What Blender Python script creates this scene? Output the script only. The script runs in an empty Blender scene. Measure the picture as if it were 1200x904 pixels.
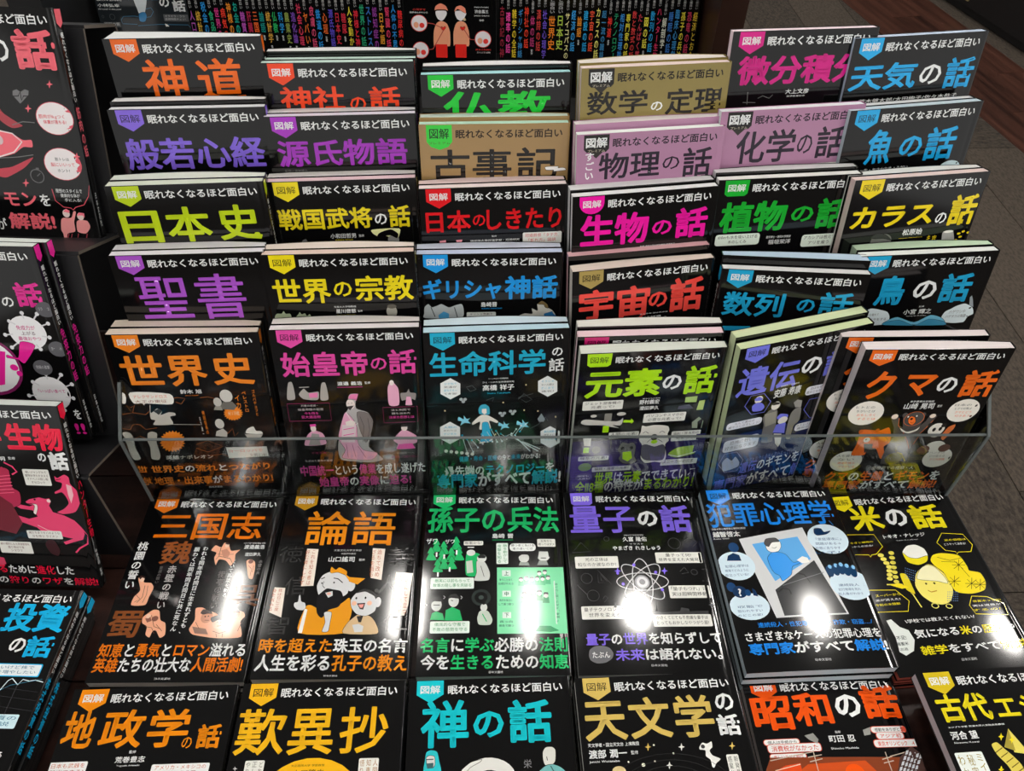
import bpy, bmesh, math, random, json
from mathutils import Vector, Matrix
random.seed(7)
S = bpy.context.scene
COL = S.collection
MM = 0.001
EYE = 1450.0          # camera height above the floor, mm; scene coordinates below are mm relative to the eye

# ---------------------------------------------------------------- camera
cam_d = bpy.data.cameras.new('camera'); cam = bpy.data.objects.new('camera', cam_d); COL.objects.link(cam)
cam_d.sensor_width = 36; cam_d.lens = 36 * 922.5 / 1200; cam_d.clip_start = .02; cam_d.clip_end = 60
pitch, roll = 0.8160, 0.0271
cp, sp = math.cos(pitch), math.sin(pitch); cr, sr = math.cos(roll), math.sin(roll)
r0 = Vector((1, 0, 0)); fw = Vector((0, cp, -sp)); up0 = Vector((0, sp, cp))
cx_, cy_ = cr * r0 + sr * up0, -sr * r0 + cr * up0
cam.matrix_world = Matrix(((cx_.x, cy_.x, -fw.x, 0), (cx_.y, cy_.y, -fw.y, 0), (cx_.z, cy_.z, -fw.z, EYE * MM), (0, 0, 0, 1)))
S.camera = cam

# ---------------------------------------------------------------- world, exposure
w = bpy.data.worlds.new('world'); S.world = w; w.use_nodes = True
w.node_tree.nodes['Background'].inputs[0].default_value = (1.0, .985, .96, 1)
w.node_tree.nodes['Background'].inputs[1].default_value = .8
S.view_settings.view_transform = 'Standard'; S.view_settings.look = 'None'
S.view_settings.exposure = 0.0; S.view_settings.gamma = 1; S.view_settings.use_curve_mapping = False
LAMP_POWER = 88.0
S.cycles.max_bounces = 8; S.cycles.transparent_max_bounces = 12

# ---------------------------------------------------------------- materials
MAT = {}
def lin(h):
    h = {'w': 'e8eaea', 'k': '0c0c0e', 'e': 'd6d6d0', 'g': '6a6a6a', 'aaa': 'aaaaaa'}.get(h, h)
    f = lambda v: v / 12.92 if v <= .04045 else ((v + .055) / 1.055) ** 2.4
    return tuple(f(int(h[i:i + 2], 16) / 255) for i in (0, 2, 4)) + (1,)
def mat(name, col, rough=.5, spec=.5, noise=.0, scale=40., rvar=.0, bump=.0, bscale=200., trans=0, emit=None, metal=0):
    if name in MAT: return MAT[name]
    m = bpy.data.materials.new(name); m.use_nodes = True; nt = m.node_tree; N = nt.nodes; L = nt.links
    b = N['Principled BSDF']; c = lin(col) if isinstance(col, str) else col
    b.inputs['Base Color'].default_value = c; b.inputs['Roughness'].default_value = rough
    b.inputs['Specular IOR Level'].default_value = spec; b.inputs['Metallic'].default_value = metal
    if trans:
        b.inputs['Transmission Weight'].default_value = 1; b.inputs['IOR'].default_value = 1.49
    if emit:
        b.inputs['Emission Color'].default_value = (1, .96, .9, 1); b.inputs['Emission Strength'].default_value = emit
    tc = N.new('ShaderNodeTexCoord'); no = N.new('ShaderNodeTexNoise'); no.inputs['Scale'].default_value = scale
    L.new(tc.outputs['Object'], no.inputs['Vector'])
    if noise:
        mx = N.new('ShaderNodeMixRGB'); mx.blend_type = 'MULTIPLY'; mx.inputs[0].default_value = noise
        mx.inputs[1].default_value = c; L.new(no.outputs['Fac'], mx.inputs[2]); L.new(mx.outputs[0], b.inputs['Base Color'])
    if rvar or not noise:
        mr = N.new('ShaderNodeMapRange'); mr.inputs[3].default_value = max(0, rough - (rvar or .03)); mr.inputs[4].default_value = rough + (rvar or .03)
        L.new(no.outputs['Fac'], mr.inputs[0]); L.new(mr.outputs[0], b.inputs['Roughness'])
    if bump:
        n2 = N.new('ShaderNodeTexNoise'); n2.inputs['Scale'].default_value = bscale; L.new(tc.outputs['Object'], n2.inputs['Vector'])
        bp = N.new('ShaderNodeBump'); bp.inputs['Strength'].default_value = bump; bp.inputs['Distance'].default_value = .001
        L.new(n2.outputs['Fac'], bp.inputs['Height']); L.new(bp.outputs[0], b.inputs['Normal'])
    MAT[name] = m; return m
def vivid(h):
    c = lin(h); m = max(c[:3]); k = min(1.22, .92 / m) if m > .05 else 1
    return tuple(v * k for v in c[:3]) + (1,)
def ink(h): return mat('print_' + h, vivid(h), rough=.1, spec=.5, rvar=.03, scale=8)
COVER_COLS = {'k': '0b0b0c', '8c7d45': '8c7d45', 'a08255': 'a08255', 'ad7e9e': 'ad7e9e'}
def cover_mat(h): return mat('cover_' + h, COVER_COLS.get(h, h), rough=.085, spec=.5, rvar=.03, scale=6, bump=.05, bscale=14)
def page_mat(h):
    k = 'pages_' + h
    if k in MAT: return MAT[k]
    m = mat(k, h, rough=.8, spec=.2); N = m.node_tree.nodes; L = m.node_tree.links
    tc = N.new('ShaderNodeTexCoord'); mp = N.new('ShaderNodeMapping'); mp.inputs['Scale'].default_value = (6, 2600, 6)
    no = N.new('ShaderNodeTexNoise'); no.inputs['Scale'].default_value = 1; no.inputs['Detail'].default_value = 3
    rp = N.new('ShaderNodeMapRange'); rp.inputs[3].default_value = .72; rp.inputs[4].default_value = 1.08
    mx = N.new('ShaderNodeMixRGB'); mx.blend_type = 'MULTIPLY'; mx.inputs[0].default_value = 1; mx.inputs[1].default_value = lin(h)
    L.new(tc.outputs['Object'], mp.inputs[0]); L.new(mp.outputs[0], no.inputs['Vector']); L.new(no.outputs['Fac'], rp.inputs[0])
    L.new(rp.outputs[0], mx.inputs[2]); L.new(mx.outputs[0], N['Principled BSDF'].inputs['Base Color'])
    return m

# ---------------------------------------------------------------- object helpers
def mm3(x, y, z): return Vector((x * MM, y * MM, (z + EYE) * MM))
def link(name, me, parent=None, mats=()):
    for m in mats: me.materials.append(m)
    o = bpy.data.objects.new(name, me); COL.objects.link(o)
    if parent is not None: o.parent = parent
    return o
def mesh(name, V, F, mi=None, smooth=False, scale=MM):
    me = bpy.data.meshes.new(name); me.from_pydata([(a * scale, b * scale, c * scale) for a, b, c in V], [], F)
    if mi is not None: me.polygons.foreach_set('material_index', mi)
    if smooth: me.polygons.foreach_set('use_smooth', [True] * len(me.polygons) if smooth is True else smooth)
    me.update(); return me
def empty(name, M, label, cat, group=None):
    o = bpy.data.objects.new(name, None); COL.objects.link(o); o.matrix_world = M; o.empty_display_size = .02
    o['label'] = label; o['category'] = cat
    if group: o['group'] = group
    return o
def box(V, F, x0, x1, y0, y1, z0, z1):
    n = len(V); V += [(x, y, z) for x in (x0, x1) for y in (y0, y1) for z in (z0, z1)]
    F += [tuple(n + i for i in f) for f in ((0, 1, 3, 2), (4, 6, 7, 5), (0, 4, 5, 1), (2, 3, 7, 6), (0, 2, 6, 4), (1, 5, 7, 3))]
def boxmesh(name, *b):
    V, F = [], []; box(V, F, *b); return mesh(name, V, F)
def at(x, y, z, yaw=0): return Matrix.Translation(mm3(x, y, z)) @ Matrix.Rotation(yaw, 4, 'Z')

# ---------------------------------------------------------------- glyphs (Blender's built-in font only)
GL = {}
_fc = bpy.data.curves.new('glyph', 'FONT'); _fc.size = 1; _fc.resolution_u = 2
_fo = bpy.data.objects.new('glyph', _fc); COL.objects.link(_fo)
def glyph(ch, bold, raw=False):
    bold = round(bold * (.8 if bold > .025 else .85), 3) if not raw else bold; k = (ch, bold)
    if k in GL: return GL[k]
    if ch in ' 　': GL[k] = ([], [], 0, .35); return GL[k]
    if bold:
        vs, fs, off, adv = glyph(ch, 0, True); ec = {}
        for f in fs:
            for a, b_ in zip(f, f[1:] + f[:1]):
                e = (min(a, b_), max(a, b_)); ec[e] = ec.get(e, 0) + 1
        V, F = list(vs), list(fs); dirs = {}
        for (a, b_), c in ec.items():                      # a rounded stroke of the lettering's own weight along every outline
            if c != 1: continue
            (x0, y0), (x1, y1) = vs[a], vs[b_]; dx, dy = x1 - x0, y1 - y0; l = math.hypot(dx, dy)
            if l < 1e-6: continue
            dx, dy = dx / l, dy / l; nx, ny = -dy * bold, dx * bold; n = len(V)
            V += [(x0 + nx, y0 + ny), (x1 + nx, y1 + ny), (x1 - nx, y1 - ny), (x0 - nx, y0 - ny)]; F.append((n, n + 1, n + 2, n + 3))
            dirs.setdefault(a, []).append((dx, dy)); dirs.setdefault(b_, []).append((-dx, -dy))
        for q, dd in dirs.items():
            if len(dd) == 2 and dd[0][0] * dd[1][0] + dd[0][1] * dd[1][1] < -.93: continue
            n = len(V); m = 8; V += [(vs[q][0] + bold * math.cos(2 * math.pi * i / m), vs[q][1] + bold * math.sin(2 * math.pi * i / m)) for i in range(m)]; F.append(tuple(range(n, n + m)))
        GL[k] = (V, F, off, adv); return GL[k]
    _fc.body = ch; dg = bpy.context.evaluated_depsgraph_get(); dg.update()
    me = bpy.data.meshes.new_from_object(_fo.evaluated_get(dg))
    vs = [(v.co.x, v.co.y) for v in me.vertices]; fs = [tuple(p.vertices) for p in me.polygons]
    # the font mesh has one vertex per outline point; merge doubles so that outlines can be followed
    idx = {}; mp = []; V2 = []
    for v in vs:
        q = (round(v[0], 5), round(v[1], 5))
        if q not in idx: idx[q] = len(V2); V2.append(v)
        mp.append(idx[q])
    vs = V2; fs = [f2 for f2 in (tuple(mp[i] for i in f) for f in fs) if len(set(f2)) == len(f2)]
    bpy.data.meshes.remove(me)
    if ord(ch) < 0x2000:
        xs = [v[0] for v in vs] or [0, .3]; GL[k] = (vs, fs, min(xs) - .05, max(xs) - min(xs) + .1)
    else: GL[k] = (vs, fs, 0, 1.0)
    return GL[k]

# A 2-D sheet of print: vertices (u, v, layer) on a cover; layers only keep overlapping inks apart by hundredths of a millimetre
class Sheet:
    def __init__(s): s.V = []; s.F = []; s.M = []; s.cols = []
    def ci(s, c):
        if c not in s.cols: s.cols.append(c)
        return s.cols.index(c)
    def add(s, pts, faces, lay, c):
        n = len(s.V); s.V += [(u, v, lay) for u, v in pts]; s.F += [tuple(n + i for i in f) for f in faces]; s.M += [s.ci(c)] * len(faces)
def text2d(segs, vertical, bold, box4, c0):
    P = []; x = 0; y = 0
    for t, c in segs:
        for ch in t:
            vs, fs, off, adv = glyph(ch, bold)
            if vertical:
                if ch in 'ー':
                    vs2 = [(.5 - (b - .38), -(a - .5) + .38 + y) for a, b in vs]
                else: vs2 = [(a - off + (1 - min(1, adv)) / 2, b + y) for a, b in vs]
                y -= 1.04
            else:
                vs2 = [(a - off + x, b) for a, b in vs]; x += adv
            if vs2: P.append((vs2, fs, c))
    if not P: return []
    xs = [p[0] for q in P for p in q[0]]; ys = [p[1] for q in P for p in q[0]]
    x0, x1, y0, y1 = min(xs), max(xs), min(ys), max(ys)
    u0, v0, u1, v1 = box4; su = (u1 - u0) / max(1e-6, x1 - x0); sv = (v1 - v0) / max(1e-6, y1 - y0)
    return [([(u0 + (a - x0) * su, v1 - (b - y0) * sv) for a, b in vs], fs, c) for vs, fs, c in P]
def tri_poly(pts):
    from mathutils.geometry import tessellate_polygon
    return [tuple(t) for t in tessellate_polygon([[Vector((a, b, 0)) for a, b in pts]])]
def grid_cut(pts, faces, step=9.):
    us = [p[0] for p in pts]
    if max(us) - min(us) < 14: return pts, faces
    bm = bmesh.new(); vs = [bm.verts.new((a, b, 0)) for a, b in pts]
    for f in faces:
        try: bm.faces.new([vs[i] for i in f])
        except ValueError: pass
    k = math.floor(min(us) / step) + 1
    while k * step < max(us):
        bmesh.ops.bisect_plane(bm, geom=bm.verts[:] + bm.edges[:] + bm.faces[:], plane_co=(k * step, 0, 0), plane_no=(1, 0, 0)); k += 1
    bm.verts.index_update(); P = [(v.co.x, v.co.y) for v in bm.verts]; F = [tuple(v.index for v in f.verts) for f in bm.faces]; bm.free()
    return P, F
def ell(cx, cy, rx, ry, n=26, deg=0):
    c, s = math.cos(math.radians(deg)), math.sin(math.radians(deg))
    return [(cx + rx * math.cos(t) * c - ry * math.sin(t) * s, cy + rx * math.cos(t) * s + ry * math.sin(t) * c) for t in [2 * math.pi * i / n for i in range(n)]]
def rrect(x0, y0, x1, y1, r):
    r = max(.05, min(r, abs(x1 - x0) / 2.05, abs(y1 - y0) / 2.05)); P = []
    for cx, cy, a in ((x1 - r, y0 + r, -90), (x1 - r, y1 - r, 0), (x0 + r, y1 - r, 90), (x0 + r, y0 + r, 180)):
        P += [(cx + r * math.cos(math.radians(a + d)), cy + r * math.sin(math.radians(a + d))) for d in (0, 30, 60, 90)]
    return P
def ribbon(P, w, closed=False):
    n = len(P); Lp, Rp = [], []
    for i, (x, y) in enumerate(P):
        a = P[i - 1] if (i or closed) else P[i]; b = P[(i + 1) % n] if (i < n - 1 or closed) else P[i]
        dx, dy = b[0] - a[0], b[1] - a[1]; l = math.hypot(dx, dy) or 1; nx, ny = -dy / l * w / 2, dx / l * w / 2
        Lp.append((x + nx, y + ny)); Rp.append((x - nx, y - ny))
    m = n if closed else n - 1
    return Lp + Rp, [(i, (i + 1) % n, n + (i + 1) % n, n + i) for i in range(m)]

# ---------------------------------------------------------------- a paperback
BW, BH = 148., 210.
def profile(bow, spine_left):
    def F(u):
        s = 2 * u / BW - 1; y = -bow * (1 - s * s)
        d = (u if spine_left else BW - u); y += .22 * math.exp(-((d - 6.5) / 1.6) ** 2)
        return y
    return F
def cover_mesh(t, tf, bulge, bow, spine_left):
    F = profile(bow, spine_left); Bk = lambda u: t + (tf - t) * ((u / BW) if spine_left else (1 - u / BW)) + bulge * math.sin(math.pi * u / BW)
    us = [0, 2, 4, 5, 6, 7, 8, 9, 11, 14] + [14 + 8 * i for i in range(1, 15)] + [134, 137, 139, 140, 141, 142, 143, 144, 145.5]
    us = sorted(set(us)); us = [u for u in us if u < BW - 1.2]
    if spine_left: us = sorted(BW - u for u in us)
    # outer line from the fore-edge round the spine
    seq = us if not spine_left else us[::-1]; e = BW if not spine_left else 0.; sg = 1 if not spine_left else -1
    out = [(u, F(u)) for u in seq]; r = 1.2
    out += [(e - sg * r * (1 - math.sin(a)), F(e) + r * (1 - math.cos(a))) for a in (.3, .8, 1.3)]
    te = Bk(e)
    out += [(e, te * .5)] + [(e - sg * r * (1 - math.sin(a)), te - r * (1 - math.cos(a))) for a in (1.3, .8, .3)]
    out += [(u, Bk(u)) for u in seq[::-1]]
    n = len(out); th = .38; inn = []
    for i, (x, y) in enumerate(out):
        a = out[max(0, i - 1)]; b = out[min(n - 1, i + 1)]; dx, dy = b[0] - a[0], b[1] - a[1]; l = math.hypot(dx, dy)
        inn.append((x + sg * -dy / l * th, y + sg * dx / l * th))
    V = []; Fc = []; Sm = []
    def strip(line, flip):
        k = len(V)
        for x, y in line: V.append((x - BW / 2, y, 0)); V.append((x - BW / 2, y, BH))
        for i in range(len(line) - 1):
            f = (k + 2 * i, k + 2 * i + 2, k + 2 * i + 3, k + 2 * i + 1); Fc.append(f[::-1] if flip else f); Sm.append(True)
    strip(out, spine_left); strip(inn, not spine_left)
    for z in (0, BH):
        k = len(V)
        for (a, b), (c, d) in zip(out, inn): V.append((a - BW / 2, b, z)); V.append((c - BW / 2, d, z))
        for i in range(n - 1):
            f = (k + 2 * i, k + 2 * i + 1, k + 2 * i + 3, k + 2 * i + 2); Fc.append(f if (z == 0) != spine_left else f[::-1]); Sm.append(False)
    for i in (0, n - 1):
        k = len(V)
        for z in (0, BH):
            V.append((out[i][0] - BW / 2, out[i][1], z)); V.append((inn[i][0] - BW / 2, inn[i][1], z))
        Fc.append((k, k + 1, k + 3, k + 2)); Sm.append(False)
    return mesh('cover', V, Fc, smooth=Sm), F, Bk
def pages_mesh(F, Bk, spine_left, t):
    a, b = (.7, BW - 1.6) if not spine_left else (1.6, BW - .7); us = [a + (b - a) * i / 16 for i in range(17)]
    V = []; Fc = []; m = 2 * len(us)
    for z in (.5, BH - .5):
        for u in us: V.append((u - BW / 2, F(u) + .42, z))
        for u in us[::-1]: V.append((u - BW / 2, Bk(u) - .42, z))
    for i in range(m): Fc.append((i, (i + 1) % m, m + (i + 1) % m, m + i))
    for k in range(16):
        for z in (0, m):
            q = (z + k, z + k + 1, z + m - 2 - k, z + m - 1 - k); Fc.append(q if z else q[::-1])
    return mesh('page_block', V, Fc)
def put_sheet(name, sh, F, root, col):
    V = [(u - BW / 2, F(u) - .07 - .03 * l, BH - v) for u, v, l in sh.V]
    me = mesh(name, V, sh.F, sh.M, smooth=True)
    # every print face looks outwards (-y)
    flip = [p.index for p in me.polygons if p.normal.y > 0]
    if flip:
        bm = bmesh.new(); bm.from_mesh(me); bm.faces.ensure_lookup_table()
        bmesh.ops.reverse_faces(bm, faces=[bm.faces[i] for i in flip]); bm.to_mesh(me); bm.free()
    return link(name, me, root, [ink(col if c == 'c' else c) for c in sh.cols])
def cr_pt(a, b, c, d, t, k=.36):
    m0, m1 = (c - a) * k, (d - b) * k
    return (2 * t ** 3 - 3 * t * t + 1) * b + (t ** 3 - 2 * t * t + t) * m0 + (3 * t * t - 2 * t ** 3) * c + (t ** 3 - t * t) * m1
class Printer:
    """lays the printed items of one cover out as separate flat parts"""
    def __init__(s): s.parts = {}; s.boxes = []; s.n = 0; s.labels = []; s.clusters = []
    def layer(s, pts):
        us = [p[0] for p in pts]; vs = [p[1] for p in pts]; b = (min(us), min(vs), max(us), max(vs)); l = 0
        for c, m in s.boxes:
            if b[0] < c[2] and c[0] < b[2] and b[1] < c[3] and c[1] < b[3]: l = max(l, m + 1)
        s.boxes.append((b, l)); return l
    def shape(s, part, pts, faces, c):
        pts = [(min(147.2, max(.8, a)), min(209.2, max(.6, b))) for a, b in pts]
        l = s.layer(pts); pts, faces = grid_cut(pts, faces); s.parts.setdefault(part, Sheet()).add(pts, faces, l, c)
    def poly(s, part, pts, c): s.shape(part, pts, tri_poly(pts), c)
    def text(s, part, segs, vert, bold, b4, c):
        if isinstance(segs, str): segs = [(segs, c)]
        b4 = (min(max(b4[0], 2.2), 143), b4[1], max(5, min(b4[2], 145.8)) if b4[0] < 142 else b4[2], min(b4[3], 207.5)) if b4[0] < 147 and b4[2] > 2 else b4
        G = text2d(segs, vert, bold, b4, c)
        if not G: return
        if part.split('#')[0] in ('badge', 'text_label'): part = part + '/lettering'
        if all(p[0] > 148 or p[0] < 0 for g in G for p in g[0]): return
        l = s.layer([(b4[0], b4[1]), (b4[2], b4[3])])
        for vs, fs, cc in G:
            if min(p[0] for p in vs) < .5 or max(p[0] for p in vs) > 147.5: continue
            s.parts.setdefault(part, Sheet()).add(vs, fs, l, cc)
    def place(s, part, b4, kind):
        """which separate printed piece a shape or a line of text belongs to"""
        if part == 'text_label':
            cx, cy = (b4[0] + b4[2]) / 2, (b4[1] + b4[3]) / 2
            for n, q in s.labels:
                w, h = (q[2] - q[0]) * .22, (q[3] - q[1]) * .22
                if q[0] - w < cx < q[2] + w and q[1] - h < cy < q[3] + h: return 'text_label#%d' % n
            if kind in 'TVL': return 'caption'
            s.n += 1; s.labels.append((s.n, b4)); return 'text_label#%d' % s.n
        if part == 'illustration':
            hit = [c for c in s.clusters if b4[0] < c[1][2] + 2 and c[1][0] < b4[2] + 2 and b4[1] < c[1][3] + 2 and c[1][1] < b4[3] + 2]
            if not hit: s.n += 1; c = ['illustration#%d' % s.n, list(b4)]; s.clusters.append(c); return c[0]
            c = hit[0]
            for o in hit[1:]:                              # a bridging shape joins two pieces
                s.clusters.remove(o); c[1] = [min(c[1][0], o[1][0]), min(c[1][1], o[1][1]), max(c[1][2], o[1][2]), max(c[1][3], o[1][3])]
                if o[0] in s.parts:
                    a, q = s.parts.setdefault(c[0], Sheet()), s.parts.pop(o[0]); n = len(a.V); a.V += q.V; a.F += [tuple(n + i for i in f) for f in q.F]; a.M += [a.ci(q.cols[m]) for m in q.M]
            c[1] = [min(c[1][0], b4[0]), min(c[1][1], b4[1]), max(c[1][2], b4[2]), max(c[1][3], b4[3])]; return c[0]
        return part
    def bounds(s, it):
        k = it[0]
        if k in 'TV': return it[3:7]
        if k in 'PSL': p = it[2]; return [min(p[::2]), min(p[1::2]), max(p[::2]), max(p[1::2])]
        if k in 'EO': r = max(it[4], it[5]) if k == 'O' else 0; rx, ry = (r or it[4]), (r or it[5]); return [it[2] - rx, it[3] - ry, it[2] + rx, it[3] + ry]
        return it[2:6]
    def item(s, it):
        k, part = it[0], it[1]
        if part in ('text_label', 'illustration') and k != 'B': part = s.place(part, s.bounds(it), k)
        if k == 'T': s.text(part, it[2], False, it[8], it[3:7], it[7])
        elif k == 'V': s.text(part, it[2], True, it[8], it[3:7], it[7])
        elif k == 'P': p = it[2]; s.poly(part, list(zip(p[::2], p[1::2])), it[3])
        elif k == 'S':                                   # a hand-drawn shape: smooth outline with a fine dark contour
            p = list(zip(it[2][::2], it[2][1::2])); n = len(p); q = []
            for i in range(n):
                p0, p1, p2, p3 = p[i - 1], p[i], p[(i + 1) % n], p[(i + 2) % n]
                for f in (0, .25, .5, .75):
                    q.append(tuple(cr_pt(p0[j], p1[j], p2[j], p3[j], f) for j in (0, 1)))
            s.poly(part, q, it[3]); a, f = ribbon(q, .38, True); s.shape(part, a, f, '15120f')
        elif k == 'L':
            p = list(zip(it[2][::2], it[2][1::2])); cl = len(p) > 3 and p[0] == p[-1]
            a, f = ribbon(p[:-1] if cl else p, it[3], cl); s.shape(part, a, f, it[4])
        elif k == 'E': s.shape(part, ell(*it[2:6]), [tuple(range(26))], it[6]) if it[4] < 7 else s.poly(part, ell(*it[2:6]), it[6])
        elif k == 'O': a, f = ribbon(ell(it[2], it[3], it[4], it[5], 32, it[6]), it[7], True); s.shape(part, a, f, it[8])
        elif k == 'R': s.poly(part, rrect(*it[2:7]), it[7])
        elif k == 'B':
            s.n += 1; part = 'text_label#%d' % s.n; bg, x0, y0, x1, y1, r, fg, lines = it[2:]
            s.poly(part, rrect(x0, y0, x1, y1, r), bg); n = len(lines); w, h = x1 - x0, y1 - y0
            for i, t in enumerate(lines):
                if t[0] == 'V': s.text(part, t[1:], True, 0, (x1 - w * (i + .85) / n, y0 + h * .06, x1 - w * (i + .15) / n, y1 - h * .06), fg)
                else:
                    full = max(len(q) for q in lines); m = w * (.06 + .44 * (1 - len(t) / full) * .9)
                    s.text(part, t, False, .0, (x0 + m, y0 + h * (.1 + .84 * i / n), x1 - m, y0 + h * (.1 + .84 * (i + .74) / n)), fg)
BADGE_TXT = '図解'
def cover_print(pr, d, first=True):
    c = d.get('bcol', 'c'); kind = d.get('badge', 'w'); sh = d.get('bshape', ''); tc = {'w': 'w', 'k': '141414'}.get(kind, 'w')
    if kind == 'premium':
        pr.poly('badge', [(7, .8), (32, .8), (32, 15), (29, 18), (10, 18), (7, 15)], '16130f'); pr.poly('badge', [(12, 17), (19.5, 24), (27, 17)], '2a2620')
        pr.text('badge', BADGE_TXT, False, .03, (9, 3.5, 30, 13.5), 'w'); pr.text('badge', 'プレミアム', False, 0, (11, 15.2, 28, 17.6), 'b8b09a')
    elif kind == 'ribbon':
        pr.poly('badge', [(7, .6), (32, .6), (32, 17), (28, 22), (19.5, 25), (11, 22), (7, 17)], c); pr.text('badge', BADGE_TXT, False, .01, (10, 4, 29, 14), '10200f'); pr.text('badge', 'プレミアム', False, 0, (9, 17, 30, 19.5), '4a3020')
    else:
        if sh == 'round': pts = [(7, .8)] + [(19.3 - 12.3 * math.cos(a), 8 + 11 * math.sin(a)) for a in [math.pi * i / 12 for i in range(13)]] + [(31.6, .8)]
        elif sh == 'plain': pts = [(7, .8), (31.6, .8), (31, 15), (28, 17.4), (10.6, 17.4), (7.6, 15)]
        else: pts = [(7, .6), (31.6, .6), (31.6, 13.6), (19.3, 21), (7, 13.6)]
        pr.poly('badge', pts, c); pr.text('badge', BADGE_TXT, False, .02 if kind == 'w' else .0, (10.4, 5, 28.4, 12.6), tc)
    pr.text('series_title', '眠れなくなるほど面白い', False, .025, (35.5, 5.2, 140.5, 13.9), d.get('ser', 'w'))
def spine_print(root, t, d, spine_left, F):
    """the printed spine: a chip of the badge colour and two vertical lines of lettering"""
    col = d['col']; e = -BW / 2 if spine_left else BW / 2; sg = -1 if spine_left else 1
    def side(name, groups):
        V, Fc, Mi, cols = [], [], [], []
        for vs, fs, c in groups:
            if c not in cols: cols.append(c)
            n = len(V)
            for a, v in vs: V.append((e + sg * .08, (a if sg > 0 else t - a), BH - v))
            Fc += [tuple(n + i for i in f) for f in fs]; Mi += [cols.index(c)] * len(fs)
        me = mesh(name, V, Fc, Mi); link(name, me, root, [ink(col if c == 'c' else c) for c in cols])
    m = (t - 5.4) / 2
    side('spine_badge', [([(1.1, .5), (t - 1.1, .5), (t - 1.1, 12), (t / 2, 16), (1.1, 12)], [(0, 1, 2, 3, 4)], 'c')])
    side('spine_series_title', text2d([('眠れなくなるほど面白い', 'w')], True, .02, (m + .4, 20, t - m - .4, 80), 'w'))
    tt = d.get('spine_txt', '図解の話'); side('spine_title', text2d([(tt, 'c')], True, .03, (m - .6, 84, t - m + .6, min(150, 84 + 11.5 * len(tt))), 'c'))
    side('spine_publisher', text2d([(d.get('spine_low', '日本文芸社'), 'w')], True, 0, (m + 1, 165, t - m - 1, 198), 'w'))
COVER_CACHE = {}
def book(name, M, d, label, group, t=10.5, tf=None, bulge=0., bow=.6, pages='e6e6e2', printed=True, spine=False, pads='c'):
    root = empty(name, M, label, 'book', group); sl = d.get('spine') == 'left'
    key = (round(t, 2), tf, bulge, bow, sl)
    if key not in COVER_CACHE:
        cm, F, Bk = cover_mesh(t, tf or t, bulge, bow, sl); COVER_CACHE[key] = (cm, F, Bk, pages_mesh(F, Bk, sl, t))
    cm, F, Bk, pm = COVER_CACHE[key]
    cm = cm.copy() if cm.materials else cm; pm = pm.copy() if pm.materials else pm; cm.materials.clear(); pm.materials.clear()
    link('cover', cm, root, [cover_mat(d.get('cover', 'k'))]); link('page_block', pm, root, [page_mat(pages)])
    pr = Printer()
    if d.get('tint') and printed: pr.poly('tinted_panel', [(.8, 120), (147.2, 120), (147.2, 209), (.8, 209)], d['tint'])
    if printed or printed is None: cover_print(pr, d)
    if printed:
        for it in d['items']: pr.item(it)
    done = {}
    for k, sh in sorted(pr.parts.items(), key=lambda q: q[0].count('/')):
        up = done.get(k.split('/')[0], root) if '/' in k else root; base = k.split('/')[0].split('#')[0]
        done[k] = put_sheet(base + '_lettering' if '/' in k and up is not root else base, sh, F, up, d['col'])
    if spine: spine_print(root, t, d, sl, F)
    return root
def pose_matrix(p, dy=0., dz=0., dx=0., dtilt=0., dyaw=0.):
    x, y, z, yaw, lean, rl = p; yaw += dyaw; lean += dtilt
    X = Vector((1, 0, 0)); U = Vector((0, math.sin(lean), math.cos(lean)))
    X, U = math.cos(rl) * X + math.sin(rl) * U, -math.sin(rl) * X + math.cos(rl) * U
    R = Matrix.Rotation(yaw, 3, 'Z'); X = R @ X; U = R @ U; Y = U.cross(X)
    o = Vector(p[:3])
    if not dtilt: base = o - U * BH
    else:
        U0 = R @ Vector((0, math.sin(lean - dtilt), math.cos(lean - dtilt))); base = o - U0 * BH
    base = base + Y * dy + U * dz + X * dx
    return Matrix(((X.x, Y.x, U.x, base.x * MM), (X.y, Y.y, U.y, base.y * MM), (X.z, Y.z, U.z, (base.z + EYE) * MM), (0, 0, 0, 1)))

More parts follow.
